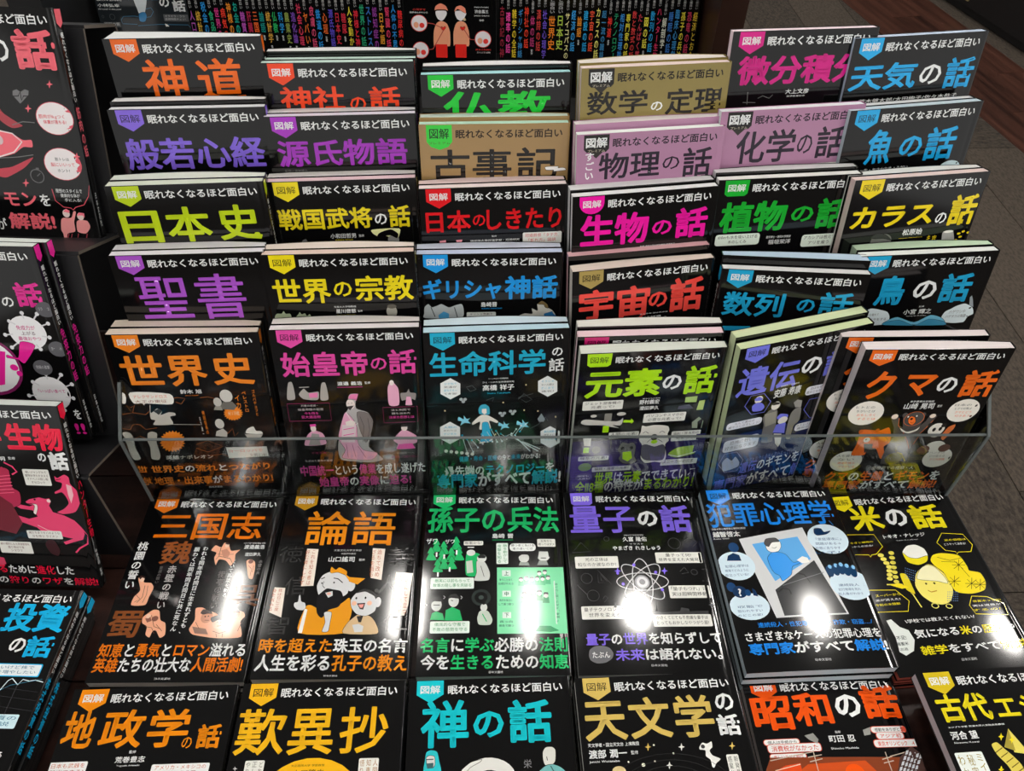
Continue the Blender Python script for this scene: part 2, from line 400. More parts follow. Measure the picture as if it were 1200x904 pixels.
# poses: centre of the top edge of each front cover (x, y, z in mm from the eye point), yaw, lean from the vertical, roll
POSE = {"shinto": [-324.1, 749.8, -325.2, 0.0935, 0.192, 0.0057], "jinja": [-177.5, 745.7, -343.3, 0.0868, 0.192, -0.0004], "bukkyo": [-23.1, 743.7, -349.1, 0.0922, 0.192, 0.0041], "sugaku": [131.1, 741.6, -335.8, 0.1467, 0.192, 0.0058], "bisekibun": [276.2, 776.7, -312.6, 0.1378, 0.192, -0.0017], "tenki": [397.2, 793.3, -321.3, 0.2246, 0.1967, -0.0143], "hannya": [-319.5, 704.4, -373.3, 0.0912, 0.192, 0.003], "genji": [-174.3, 711.2, -379.7, 0.094, 0.192, 0.005], "kojiki": [-23.5, 709.2, -383.2, 0.0839, 0.192, -0.0024], "butsuri": [128.9, 703.5, -382.8, 0.1527, 0.192, 0.009], "kagaku": [269.9, 732.1, -370.3, 0.14, 0.1921, 0.0128], "sakana": [398.1, 748.9, -373.0, 0.2235, 0.197, -0.0116], "nihonshi": [-316.6, 644.9, -418.6, 0.0978, 0.192, 0.0068], "sengoku": [-173.8, 675.1, -429.0, 0.0956, 0.192, 0.0053], "shikitari": [-23.3, 672.8, -430.1, 0.099, 0.192, 0.0073], "seibutsu": [126.8, 667.5, -427.7, 0.1615, 0.1921, 0.013], "shokubutsu": [272.3, 692.0, -422.3, 0.1184, 0.192, 0.0084], "karasu": [405.6, 698.1, -420.7, 0.1928, 0.2012, -0.0146], "seisho": [-317.6, 606.4, -471.7, 0.0881, 0.192, 0.0004], "shukyo": [-172.0, 612.3, -470.7, 0.0845, 0.192, -0.0015], "girisha": [-25.3, 633.0, -481.5, 0.0772, 0.192, -0.0054], "uchu": [129.3, 627.8, -486.5, 0.1839, 0.1921, 0.0133], "suretsu": [280.7, 625.7, -488.3, -0.0281, 0.192, 0.0036], "tori": [423.2, 654.7, -483.0, 0.1104, 0.192, 0.0029], "sekaishi": [-328.1, 564.5, -537.9, 0.1031, 0.227, -0.0281], "shikotei": [-166.2, 568.6, -529.1, 0.0965, 0.2306, -0.0197], "seimei": [-16.1, 575.5, -532.5, 0.1009, 0.232, -0.0079], "genso": [139.4, 555.2, -534.8, 0.1128, 0.0906, -0.0075], "iden": [291.0, 572.0, -525.4, 0.29, 0.1052, 0.011], "kuma": [417.6, 559.9, -526.7, 0.0331, 0.082, 0.0182], "sangoku": [-325.0, 505.9, -734.0, 0.0337, 1.5708, -0.0], "rongo": [-170.3, 511.4, -729.6, 0.0286, 1.5708, -0.0], "sonshi": [-17.5, 518.7, -729.7, 0.0375, 1.5708, -0.0], "ryoshi": [135.1, 523.5, -727.1, 0.0441, 1.5708, -0.0], "hanzai": [286.8, 528.3, -719.7, 0.0696, 1.5708, -0.0], "kome": [430.0, 537.4, -736.1, 0.11, 1.5708, 0.0], "chisei": [-318.4, 287.5, -723.1, 0.0598, 1.5708, -0.0], "tannisho": [-164.2, 294.2, -717.5, 0.0512, 1.5708, -0.0], "zen": [-13.3, 302.0, -718.7, 0.0605, 1.5708, -0.0], "tenmon": [138.0, 304.2, -706.4, 0.0692, 1.5708, -0.0], "showa": [302.5, 323.1, -744.8, 0.0613, 1.5708, -0.0], "kodai": [450.3, 316.4, -700, 0.0864, 1.5708, 0], "kinniku": [-491.2, 715.7, -287.4, -0.0005, 0.3555, -0.0013], "meneki": [-504.2, 562.3, -433.9, -0.0039, 0.2708, -0.0014], "hunter": [-489.0, 471.1, -544.1, -0.0086, 0.3672, -0.0029], "toshi": [-485.5, 370.6, -703.0, 0.0102, 1.5708, 0.0], "pair": [-115.0, 1310.5, -432.0, 0.03, 0.2094, 0], "jiritsu": [-613.3, 1323.8, -425.4, 0.03, 0.2094, 0]}
# printed matter of every cover, in millimetres from the cover's top left corner
DATA = json.loads(r'''{"shinto":{"col":"f06a14","badge":"w","cover":"k","ser":"w","items":[["T","title","神",29.3,18.9,70,58.6,"c",0.02],["T","title","道",80.5,19,124.2,59.8,"c",0.02]]},
"jinja":{"col":"e8431a","badge":"w","cover":"k","ser":"w","items":[["T","title","神社",14.5,22.2,77.3,45.3,"c",0.03],["T","title","の",82,32.8,98,46.1,"c",0.02],["T","title","話",101.4,23,132.2,46.4,"c",0.03]]},
"bukkyo":{"col":"10b52f","badge":"w","cover":"k","ser":"w","items":[["T","title","仏教",21,16.2,127.5,48.4,"c",0.03]]},
"sugaku":{"col":"1a1612","badge":"premium","cover":"8c7d45","ser":"1a1612","items":[["T","title","数学",6.5,21.8,66.9,44.3,"c",0.02],["T","title","の",70.5,34,82.4,42.8,"w",0.02],["T","title","定理",85.3,22.4,142.6,47.3,"c",0.02]]},
"bisekibun":{"col":"c8107e","badge":"w","cover":"k","ser":"w","items":[["T","title","微分積分",9.9,22.8,140.7,50.6,"c",0.04],["T","author_name","大上文彦",63.2,55.3,87.8,60.3,"w",0.02],["T","author_name","数学教育研究",65.4,61.6,84.5,63.3,"w",0],["L","illustration",[23.9,57,25.1,69.2],0.6,"g"],["L","illustration",[20.5,67.1,33.7,67.6],0.6,"g"],["L","illustration",[35.5,63.5,40.3,61.2,47.3,63.9,50.5,60.4],0.6,"g"]]},
"tenki":{"col":"1ca0dc","badge":"w","cover":"k","ser":"w","items":[["T","title","天気",4.1,24.6,78,50.9,"c",0.03],["T","title","の",81.9,28.9,106.2,48.4,"w",0.02],["T","title","話",110.9,23.6,143.6,54.1,"c",0.03],["T","author_name","荒木健太郎/太田絢子/佐々木恭子",19.4,59.3,132.5,63.3,"w",0.01]]},
"hannya":{"col":"7b5fd0","badge":"k","cover":"k","ser":"w","items":[["T","title","般若心経",5.8,27.9,140.7,59.5,"c",0.03]]},
"genji":{"col":"9b2fb5","badge":"w","cover":"k","ser":"w","items":[["T","title","源氏物語",8.6,23.2,136.6,50,"c",0.03],["T","author_name","監修・文学博士",12.9,52.8,35.3,55.1,"g",0]]},
"kojiki":{"col":"1a1612","badge":"ribbon","cover":"a08255","ser":"2a2018","bcol":"2fc03a","items":[["T","title","古事",10,24.8,90.5,56.5,"c",0.02],["T","title","記",95.5,23.5,136.7,56.7,"c",0.02],["S","illustration",[124.7,43.8,137.5,43.4,137.6,45.1,144,45.2,145.2,47.5,133.4,48.6,133.4,47.3,125.9,47.1],"w"]]},
"butsuri":{"col":"2a2230","badge":"premium","cover":"ad7e9e","ser":"2a2230","items":[["T","title","物理",22.6,19.4,84.5,45.9,"c",0.02],["T","title","の",87.2,26.6,104.6,39.8,"c",0.01],["T","title","話",107.9,19.1,137.8,49,"c",0.02],["V","title","すごい",9,18.2,17.8,45,"w",0.02]]},
"kagaku":{"col":"2a2230","badge":"premium","cover":"ad7e9e","ser":"2a2230","items":[["T","title","化学",19.8,20,81,53.4,"c",0.02],["T","title","の",83.4,27.1,99.2,46.5,"c",0.01],["T","title","話",103.2,19.8,134.5,52.5,"c",0.02],["T","author_name","野村義宏",63.1,57.4,85.6,63.1,"2a2230",0.02],["B","text_label","e",98.6,57.4,132.9,67.9,1.2,"2a2230",["火を初めに","使ったのは誰"]]]},
"sakana":{"col":"1c9ed8","badge":"k","cover":"k","ser":"w","items":[["T","title","魚",27.4,20.9,55.8,56.8,"c",0.03],["T","title","の",64.6,30.1,90.1,51.8,"c",0.03],["T","title","話",94.2,22.9,129.2,58,"c",0.03],["T","author_name","ながさき一生・おさかなきょうだい",7.4,60.9,80.5,64.3,"w",0.01],["E","illustration",130.8,69,13.1,9,"cfe8ee"]]},
"nihonshi":{"col":"b0c61a","badge":"w","cover":"k","ser":"w","items":[["T","title","日",5.3,25.6,42.4,59.2,"c",0.03],["T","title","本",47.9,22.6,90.3,59.3,"c",0.03],["T","title","史",97.1,22.3,137.7,59.1,"c",0.03],["R","illustration",130,51.8,135.5,57.9,2,"c"]]},
"sengoku":{"col":"e3d020","badge":"k","cover":"k","ser":"w","items":[["T","title","戦国武将",6.5,28.6,100.1,51.4,"c",0.03],["T","title","の",102.6,36.3,115,48.1,"w",0.02],["T","title","話",117.1,27.9,138.8,51.8,"c",0.03],["T","author_name","小和田哲男",55.8,56.6,81.9,61.9,"w",0.02],["T","author_name","監修",84.7,58.3,90.2,61.1,"w",0],["T","author_name","OWADA TETSUO",60.3,63,78.2,64.4,"c",0],["S","illustration",[99,53.3,126.7,53.1,124.9,63.8,122.4,72.1,116.6,63.5,110.3,60.8,104.5,64.2,100.8,67.7,103.6,61.8,99.2,58],"e6e6a8"],["E","illustration",119.7,65.5,5.7,5.3,"8a8a88"],["S","illustration",[105.1,58.2,117.5,54,124.7,59,123.2,63.7,116.9,60.4,110.2,61.5,105,69.5,100.7,69.3],"k"],["P","illustration",[27.4,62.4,30.8,61.4,32.8,66.7,27.8,67.2,25.1,65.9],"g"]]},
"shikitari":{"col":"d01820","badge":"w","cover":"k","ser":"w","items":[["T","title","日本",5.2,23.4,50.2,47.1,"c",0.03],["T","title","の",52.1,28.8,64.9,41.2,"c",0.02],["T","title","しきたり",66.1,23.6,142.4,46.1,"c",0.03],["B","text_label","e",102.9,50.3,143,63.1,1.2,"c03030",["冠婚葬祭「タテ方」","「折れ方」図説"]],["T","author_name","監修",71.1,51.9,76.1,53.7,"w",0],["T","author_name","國學院大學神道学部・冠婚研究",49.1,56.1,99.5,58.5,"w",0],["T","author_name","千葉公慈",62.1,60.2,85.6,65.5,"w",0.01],["P","illustration",[17.6,56.1,24.1,55.2,24.2,62.3,18.3,62.1],"e0909c"],["P","illustration",[34.5,55.6,41.1,55.4,39.2,59.9,35.8,62.8],"e0909c"]]},
"seibutsu":{"col":"e0179a","badge":"w","cover":"k","ser":"w","bshape":"round","items":[["T","title","生物",8.6,20.2,78.3,54.4,"c",0.04],["T","title","の",82.2,31.4,102.7,46.9,"c",0.03],["T","title","話",106,20,139.7,52.9,"c",0.04],["T","author_name","監修 東京大学大学院教授 廣澤瑞子",71.2,57.5,107.7,59.5,"w",0],["L","illustration",[115.4,61.6,127.8,61.2,137.2,63.5],1.2,"c"]]},
"shokubutsu":{"col":"17a22e","badge":"w","cover":"k","ser":"w","bshape":"plain","items":[["T","title","植物",6.7,23.6,76.2,57.1,"c",0.04],["T","title","の",81.3,31.5,104.7,48.6,"c",0.03],["T","title","話",108.3,24,141.5,57.4,"c",0.04],["B","text_label","d8e4d8",5.1,58.8,52.2,71.5,3,"2a3a2a",["100mも水を吸い上げる","木のしくみ"]],["B","text_label","d8e4d8",98.2,63.6,136.6,77.4,3,"2a3a2a",["アカシアは根元で","アリを雇う"]],["T","author_name","農学博士・静岡大学教授",59.2,62.7,85.5,65.5,"w",0],["T","author_name","稲垣栄洋",62.6,67.1,86.3,72.4,"w",0.01]]},
"karasu":{"col":"e8cf1c","badge":"k","cover":"k","ser":"w","items":[["T","title","カラス",6,28.9,97.3,52.5,"c",0.04],["T","title","の",101.4,41.1,113.9,53.4,"w",0.02],["T","title","話",115.4,22.9,148.8,56.9,"c",0.04],["T","author_name","松原始",68.3,56.8,90.6,63.8,"w",0.02],["T","author_name","Hajime Matsubara",66,66.5,92.8,67.6,"c",0],["E","illustration",45.9,68.2,11.8,8.3,"5a5a58"],["S","illustration",[32.9,63.8,37.1,60.3,44.1,59.4,50.8,61.9,57.5,67.9,48.3,65.5,38.5,65.2],"2b2b2b"],["S","illustration",[115.8,63,126.8,62.6,132.1,72.8,132.5,76.5,118.8,75.4,116.6,71],"a8a8a4"],["E","illustration",122.2,63.5,5.6,1.5,"e8e8e0"],["T","illustration","キ",98.7,65.9,102.7,72.7,"c",0.01],["T","illustration","吉",104.8,66.4,109.8,73.2,"c",0.01],["E","illustration",135.3,66.9,2.1,1.2,"c"],["E","illustration",140,64.9,2,1.2,"c"],["E","illustration",146.4,66.6,2,1.2,"c"],["E","illustration",138.4,70.8,2,1.2,"c"],["E","illustration",134.1,74.2,2,1.2,"c"]]},
"seisho":{"col":"a04fc0","badge":"w","cover":"k","ser":"w","items":[["T","title","聖",17.7,23.6,67.1,70.6,"c",0.01],["T","title","書",74,21.9,121.5,72.7,"c",0.01]]},
"shukyo":{"col":"ebd81c","badge":"k","cover":"k","ser":"w","items":[["T","title","世界",5.4,26.4,62,54.5,"c",0.03],["T","title","の",65.1,30.9,83.1,47.4,"c",0.02],["T","title","宗教",86.4,24.7,144,53.3,"c",0.03],["T","author_name","元東大大学院教授",62.9,58.1,85.1,60.2,"w",0],["T","author_name","星川啓慈",64.5,61.8,84.5,66.7,"w",0.02],["T","author_name","監修",86.4,63.4,91,65.8,"w",0],["T","author_name","KEIJI HOSHIKAWA",64.4,68.5,83.7,69.8,"c",0],["S","illustration",[2.9,67.6,5.5,65.2,9.7,65.3,12.3,62.4,13.9,65.5,18.2,65.6,19.3,69.4,18.1,73.1,2.5,72.6],"9aa588"],["S","illustration",[23.6,69.5,26.7,65.9,28,63.9,29.8,66.5,33.1,65.6,34.8,68.6,37.6,66.7,39.3,70,38.4,73.8,23.4,73.3],"9aa588"],["P","illustration",[111.7,76.2,115.2,72.8,120.8,71.4,127.1,73.2,131.3,76.3],"b8a458"],["E","illustration",120.5,66.4,5.4,7,"9a988e"],["E","illustration",121,60.4,4.7,2.5,"55524a"]]},
"girisha":{"col":"1c8fd8","badge":"w","cover":"k","ser":"w","items":[["T","title","ギリシャ",5.2,27.7,85.2,51.7,"c",0.04],["T","title","神話",88.7,25.3,143.5,52.6,"c",0.04],["T","author_name","島崎晋",64.3,55.3,80.9,61,"w",0.02],["T","author_name","SUSUMU SHIMAZAKI",64.9,62.3,85.8,63.6,"c",0],["B","text_label","c8ccc8",49.2,67.2,79.6,75.7,1.2,"333333",["ギリシャ悲劇で","描かれた神々とは"]],["S","illustration",[5.7,60.1,9.9,56.4,13.4,60.3,19,58.4,23.5,56.7,31,60.7,37.7,58.3,44.4,57.1,46.4,64.8,42.9,73.8,6.1,73.5,4.9,67.8],"aab2b4"],["P","illustration",[19.6,70.1,25.3,65.6,30.8,68.3,30.6,74,20.1,73.8],"4a98c8"],["L","illustration",[12.3,60.2,16.2,71.9],1,"4a4e50"],["L","illustration",[36.6,60.8,39.5,73.2],1,"4a4e50"],["S","illustration",[103.4,72.6,110.1,69.6,118,70.3,117.2,63.8,123.5,66.6,122.8,58.8,128.7,55.2,133.3,59.1,133.5,62.9,139.3,66.9,143,74.8,130.6,76.3,105.7,75.8],"bcbcb4"],["S","illustration",[123.3,58.9,127.6,55.1,133.3,59.1,134.7,64.2,131.2,62.9,129.6,59.8],"6a5a3a"],["P","illustration",[130.4,70.6,138.2,68.2,143,73.5,143.1,76.6,130.6,76.9],"2a6aa0"]]},
"uchu":{"col":"ef4e45","badge":"k","cover":"k","ser":"w","bcol":"a08c50","items":[["T","title","宇宙",7.4,22.1,81.7,58.4,"c",0.04],["T","title","の",80.6,32.2,100.6,50.2,"c",0.03],["T","title","話",103,18.8,139.3,58.8,"c",0.04],["E","illustration",73.6,60.9,2.3,2.1,"c"],["T","author_name","渡部潤一",77.9,60.2,101.5,65.9,"w",0.01],["T","author_name","天文学者 国立天文台",72.3,56.3,102.5,57.5,"w",0],["B","text_label","a8a8a0",100.3,67.9,135.8,79.7,1.2,"333333",["太陽が巨大な","ガス星で地球は!?"]]]},
"suretsu":{"col":"1f98c4","badge":"w","cover":"k","ser":"w","spine":"left","items":[["T","title","数列",7.7,25.1,69.7,53.3,"c",0.03],["T","title","の",82.7,30.4,100.9,45.7,"c",0.03],["T","title","話",104.5,21.4,138.7,51.4,"c",0.03],["P","illustration",[6.2,66.6,40.5,64.9,41.5,70,7.1,71.7],"1f98c4"]]},
"tori":{"col":"1f98c4","badge":"w","cover":"k","ser":"w","items":[["T","title","鳥",26.8,23.7,57.4,58.8,"c",0.04],["T","title","の",67.3,31.1,92.3,53.4,"w",0.03],["T","title","話",96.5,24.2,130.8,59,"c",0.04],["T","author_name","監修",79.7,61.3,85.3,63.2,"w",0],["T","author_name","小宮 輝之",64.1,65.2,95.2,71.4,"w",0.02],["T","author_name","Teruyuki Komiya",68.2,73,90.9,74.2,"w",0],["S","illustration",[109,78,111.1,70.4,116.9,66.9,122.6,63.4,131.1,61.4,141.2,67,144.8,74.9,139.5,78.5,137.1,84.9,125.5,85.5,113.1,83.5],"ccd8dc"],["T","illustration","ハゲワシや",116.2,68.9,134.4,73.6,"5a5a5a",0],["T","illustration","ハゲタカは無敵",113.8,74.6,136.9,78.7,"5a5a5a",0],["S","illustration",[15.4,68.8,20.1,65.3,26,61.8,34.3,63,45.6,66.7,50.2,73.4,48.9,82.3,24.6,82.2],"ccd8dc"],["T","illustration","群から離れて",21.4,68,37.1,71.2,"5a5a5a",0],["T","illustration","エサをする",28.7,74.1,46.9,77.3,"5a5a5a",0],["S","illustration",[47.7,78.4,59.1,73.9,79.9,81.5,95.9,73.4,110.2,78.1,112.8,86.1,48.9,82.3],"6ab0cc"],["S","illustration",[46.9,79.6,62.6,77.9,81.1,85.5,95.2,78.5,112.7,82.1,114.5,87.5,48.1,83.6],"3a86a8"],["P","illustration",[136.3,64.2,133.6,54,135.2,52,137.8,56.7,141.8,66.5],"8a9298"]]},
"sekaishi":{"col":"f58a28","badge":"w","cover":"k","ser":"w","spine_txt":"世界史","items":[["T","title","世",6.2,23.8,47.3,59.7,"c",0.03],["T","title","界",50.6,25.3,90.2,62.2,"c",0.03],["T","title","史",95.5,23.6,136.4,61.7,"c",0.03],["T","author_name","鈴木 旭",59,66.3,80.6,71.7,"w",0.02],["T","author_name","Akira Suzuki",63.1,73.2,76.6,74.4,"c",0],["L","illustration",[3.1,89.1,9.7,84.6,5.7,94,18.4,96.9,23.2,92.4],0.5,"9a5a2c"],["L","illustration",[0.5,108.3,9.7,110,14.1,116.3,26.1,114.4],0.5,"9a5a2c"],["L","illustration",[49.2,76.9,55,76,62.3,77.5,57.2,84.3,52,81.7],0.5,"9a5a2c"],["L","illustration",[77.6,76.9,85.4,76.1,92.6,78.7,95.6,83.6],0.5,"9a5a2c"],["L","illustration",[63,136.5,75.7,132,90.3,140.4,73.1,147.4,62.1,141.6],0.5,"9a5a2c"],["L","illustration",[96.7,125.4,103.7,118.2,104.2,128.3,108.9,123.5],0.5,"9a5a2c"],["L","illustration",[2.8,123.3,13.3,128.9,16.1,134.1,23.3,137],0.5,"9a5a2c"],["L","illustration",[72.2,152.6,88.6,150.8,99.4,159.3],0.5,"9a5a2c"],["S","illustration",[8.8,68.2,48.1,71,48.1,84.4,21.5,82.8,20,87.9,18.1,82.6,9.4,82.2],"e4e2da"],["T","illustration","アレクサンドロス",10.7,72.1,44.6,76.1,"d86a50",0],["T","illustration","大王の東征",11.2,78.2,43.4,82.2,"8a4a3a",0],["S","illustration",[24.7,85.3,25.8,85.3,24.2,94.8,31.5,89.1,36,92.9,33.5,97.6,41.8,94.4,48.3,95.4,48.3,98.8,42.5,100.5,43.5,110.3,23.5,110.6,26.3,104.6,22.1,102],"b8b4ac"],["L","illustration",[23.3,109.4,71.4,111.6],0.5,"b8b4ac"],["P","illustration",[27,92.5,33.4,89.2,36,92.9,31.6,97.6],"3a3836"],["P","illustration",[49.6,132.7,51.5,134.8,48.5,135.9,49.7,138.6,46.7,138.8,47,141.8,44.1,141.2,43.6,144.3,41.2,142.8,39.8,145.8,38,143.6,35.9,146.2,34.9,143.5,32.2,145.4,32.1,142.4,29.1,143.6,29.8,140.5,26.8,140.8,28.3,137.9,25.4,137.3,27.6,134.9,25.2,133.5,27.8,131.6,26,129.5,28.9,128.4,27.9,125.8,30.8,125.6,30.6,122.6,33.3,123.3,33.9,120.2,36.3,121.7,37.6,118.8,39.4,120.9,41.4,118.4,42.5,121.1,45,119.2,45.2,122.1,48.1,120.9,47.5,124,50.5,123.6,49.1,126.5,51.9,127,49.8,129.5,52.2,130.9],"c"],["T","illustration","フランスの",29.6,129.1,48.4,136.3,"d85a10",0],["P","illustration",[116,98.5,117.5,100.1,115.3,100.9,116.1,102.9,113.8,103.1,113.9,105.3,111.7,104.8,111.1,107,109.2,105.8,107.9,107.8,106.6,106.1,104.7,107.6,104.1,105.6,101.9,106.6,101.9,104.3,99.6,104.6,100.4,102.5,98.1,102.1,99.6,100.2,97.6,99.2,99.6,97.7,98.1,96.1,100.3,95.3,99.5,93.3,101.9,93.2,101.8,91,103.9,91.5,104.6,89.3,106.4,90.5,107.7,88.5,109,90.2,110.8,88.7,111.5,90.7,113.6,89.7,113.6,91.9,115.9,91.6,115.2,93.7,117.4,94.1,116,96,118,97],"c"],["T","illustration","米ソ冷戦",102.2,95.3,114,100.9,"f8d8b0",0],["E","illustration",104.1,75.7,6.4,8,"c4c2bc"],["P","illustration",[94.2,91.9,99.5,83.3,109.1,83,113,89.1,109.4,93.8],"66645f"],["E","illustration",94.1,83.1,4.1,5.7,"b4b2ac"],["P","illustration",[88.7,92.9,91,88.2,96.7,88.4,97.8,93.8],"8a8880"],["E","illustration",91.4,111.3,4.6,6.4,"c4c2bc"],["P","illustration",[84.5,127.3,86.5,121.1,93.9,117.7,97.5,122.9,96.1,129.2],"b4b2ac"],["V","illustration","織田信長の",75.8,93.7,78.4,124.2,"c",0],["V","illustration","天下統一",71.7,102,73.1,124.1,"w",0],["V","illustration","ゴルバチョフと",130.7,68.8,133.9,102,"c",0],["V","illustration","ペレストロ",120.5,70.7,124.6,96.7,"c",0],["V","illustration","イカ",112.6,75.1,117.2,91.5,"c",0],["P","illustration",[115.4,126.3,134.3,127.2,130.5,132.7,117.6,132],"b8b4ac"],["S","illustration",[117,125.1,119.1,118.9,125.8,116.2,128,121.9,132.9,122.6,133.9,126.7],"e8e6de"],["S","illustration",[14.9,121.4,19.7,119.1,24.6,121.9,22.4,131.9,22.6,149.9,19.3,156.3,12.1,154.1,14,139.1,13,130.1],"a8a59c"],["T","illustration","英雄ナポレオン",27.4,150.8,77.6,156.2,"c8c4ba",0.01],["P","illustration",[93.1,141.9,136.4,142.3,136.7,156,94.1,156.9],"e4e2da"],["T","illustration","ヨーロッパで",95.1,145.2,131.4,149,"d86a50",0],["T","illustration","文明とは?",116.8,151.4,134.7,155.7,"6a4a3a",0],["T","slogan",[["世界史","c"],["の","w"],["流れ","c"],["と","w"],["つながり","c"]],8.7,164.3,136.1,174.5,"c",0.03],["T","slogan",[["地理・出来事","c"],["が","w"],["まるわかり!","c"]],8.2,180.6,137,192.1,"c",0.03],["T","slogan","日本文芸社",65.7,195.8,80,198.2,"w",0]]},
"shikotei":{"col":"d9489e","badge":"k","cover":"k","ser":"w","items":[["T","title","始皇帝",7.1,25.7,93.1,55.1,"c",0.03],["T","title","の",96.1,34.2,112.2,48.8,"c",0.02],["T","title","話",113.9,25.1,142.4,54.4,"c",0.03],["T","author_name","渡邉 義浩",60.4,62,85.4,66.8,"w",0.02],["T","author_name","監修",88.2,62.6,94.1,65.6,"w",0],["L","author_name",[59.9,68.9,85.8,69],0.4,"c"],["S","illustration",[69.7,82.1,72.5,77.4,80.1,77.7,77.5,84.9,77,96,88.4,101.5,93.2,114.3,90,129.5,86.2,145,94.8,156,100.6,164.3,87.6,167.8,70.8,165.7,55.2,162.4,52.9,148.9,56.3,128.1,61.7,107.8,68.5,95.6],"a8a4a4"],["P","illustration",[69.6,82.8,72.5,77.9,80.5,77.7,77.9,85.7],"d87aa8"],["E","illustration",71.4,90.3,4.4,6.4,"d8ccc8"],["P","illustration",[66.7,93.1,74.9,92.2,70.3,98.2],"3a3436"],["S","illustration",[61.7,107.8,66,100.5,74.9,116,75.1,139.3,80.5,150.1,94.9,154.7,87.9,163.7,71.1,163,56.5,159.7,60.7,149.2,56.4,138.5,55,130.6],"dba0bc"],["L","illustration",[66,100.5,72.7,118.5,88,106.5],0.8,"e8e0e0"],["S","illustration",[77.2,101,88.3,102.7,92.7,115.5,89.6,129.5,83.4,139.6,78.4,123.8],"77706f"],["P","illustration",[60.5,116.7,74.8,117.3,72,139.1,57.4,138.5],"d8c4cc"],["L","illustration",[60.9,123.1,72.5,121],1,"c"],["P","illustration",[63.9,113,70.3,110.7,74.7,113.5,72.7,118.5,64.5,118.1],"e8dcd8"],["L","illustration",[68.7,89.2,70.3,89.3],0.5,"241a18"],["L","illustration",[71.9,89.1,73.5,88.9],0.5,"241a18"],["L","illustration",[69.5,84.3,78.8,84.2],0.5,"2a2426"],["L","illustration",[79.8,106.1,82.9,118.9,80.3,139.5],0.5,"4a4446"],["L","illustration",[87.8,109,88.7,124.3,84.5,139.7],0.5,"4a4446"],["L","illustration",[62.4,141.4,62.9,160],0.5,"8a4a6a"],["L","illustration",[68.7,141.6,71.3,160.3],0.5,"8a4a6a"],["L","illustration",[74.7,144.5,81.8,160.8],0.5,"8a4a6a"],["L","illustration",[60.2,130.8,71.8,128.7],1,"c"],["S","illustration",[11.3,61.5,14.9,61.1,16,68.9,15.6,82.2,7.4,82.6,9.2,68.6],"a09c98"],["S","illustration",[44.7,62.9,48.3,62.6,49.5,70.3,49.4,83.7,41.2,84.1,42.7,70],"a09c98"],["S","illustration",[25.8,69.3,30.2,74.3,40.3,73.5,39.8,82,36.2,84.3,24.2,82.6,19.9,76.3],"a09c98"],["L","illustration",[21.3,67.9,31.4,67.6],1,"a09c98"],["P","illustration",[30.1,75.5,39.2,74.7,38.6,80.8,30.4,81.1],"d87aa8"],["L","illustration",[6.3,88,49.8,88,49.8,110.4,6.3,110.4,6.3,88],0.5,"8a2a58"],["T","illustration","万里の長城・",20.3,89.6,37.4,92.2,"c0b8b8",0],["T","illustration","始皇帝陵の秘密",16.7,94.2,42.9,97.2,"c0b8b8",0],["T","illustration","今も残る",22.8,99.1,36.9,102.5,"c",0],["T","illustration","巨大建造物",19.6,103.6,38.8,107.3,"c",0],["S","illustration",[112.9,65.9,115.7,62.5,118.8,66.2,122.4,73.5,121.8,93,111.3,93,110.9,73],"dba0bc"],["E","illustration",115.7,65.1,2.3,3.3,"e0d4d0"],["S","illustration",[123.8,78.4,130.2,77.5,132.8,72.8,134.2,77.6,140.1,79.1,138.9,87.6,135.4,86.2,135.4,94.1,128.4,93.7,129.7,87.2,124.7,87.7],"8a8482"],["P","illustration",[129.9,83,134.3,83.2,135.5,93.6,128.4,93.7],"dba0bc"],["L","illustration",[104.6,95.9,140.6,95.9,140.6,115.8,104.6,115.8,104.6,95.9],0.5,"8a2a58"],["T","illustration","法と刑罰で",113,98.2,133.1,100.8,"c0b8b8",0],["T","illustration","国を治めた",113.7,102.7,132.9,105.3,"c0b8b8",0],["T","illustration","法家の思想とは",110.4,107.2,136.7,110.7,"c",0],["S","illustration",[26.5,116.5,32.1,115.7,32.1,123.1,38.8,127.3,41.1,140.5,18.4,141.6,22.3,129.2,27.8,123],"dba0bc"],["E","illustration",29.5,120.7,2.9,4.1,"e0d4d0"],["P","illustration",[26.4,115.2,32.6,114.7,32.7,117.8,26.5,118.3],"c"],["P","illustration",[27.4,126.8,34.5,128.4,35.2,141.5,22.6,141.2],"9a9492"],["T","illustration","不老不死",24,150.8,40.3,153.7,"8a2a58",0],["T","illustration","を求めた皇帝の最期",16.1,161.6,45.5,164.3,"b0a8a8",0],["S","illustration",[113.1,138.3,119.4,129.5,123.7,125.8,128.8,127.3,137.8,134.1,138.5,142,133.1,144.9,136,150.3,116.1,150.5,117.6,143.7],"dba0bc"],["E","illustration",125.5,123.3,3.3,4.3,"e0d4d0"],["P","illustration",[123,119.3,127.8,118.8,128.8,121.9,122.2,122.1],"2a2426"],["P","illustration",[118.6,143.7,133.2,143.1,136,150.3,116.1,150.5],"c"],["T","illustration","中国統一へ",115.9,154.8,134.7,157.6,"b0a8a8",0],["T","illustration","秦国と六国の戦い",109.3,159.6,138.6,162.8,"8a2a58",0],["T","slogan",[["中国統一","c"],["という","w"],["偉業","c"],["を成し遂げた","w"]],9.6,169.5,147.2,184.4,"c",0.02],["T","slogan",[["始皇帝","c"],["の","w"],["実像","c"],["に","w"],["迫る!","c"]],28,186.2,129.5,200.4,"c",0.03],["T","slogan","日本文芸社",73.2,202.8,88.2,205.3,"g",0]]},
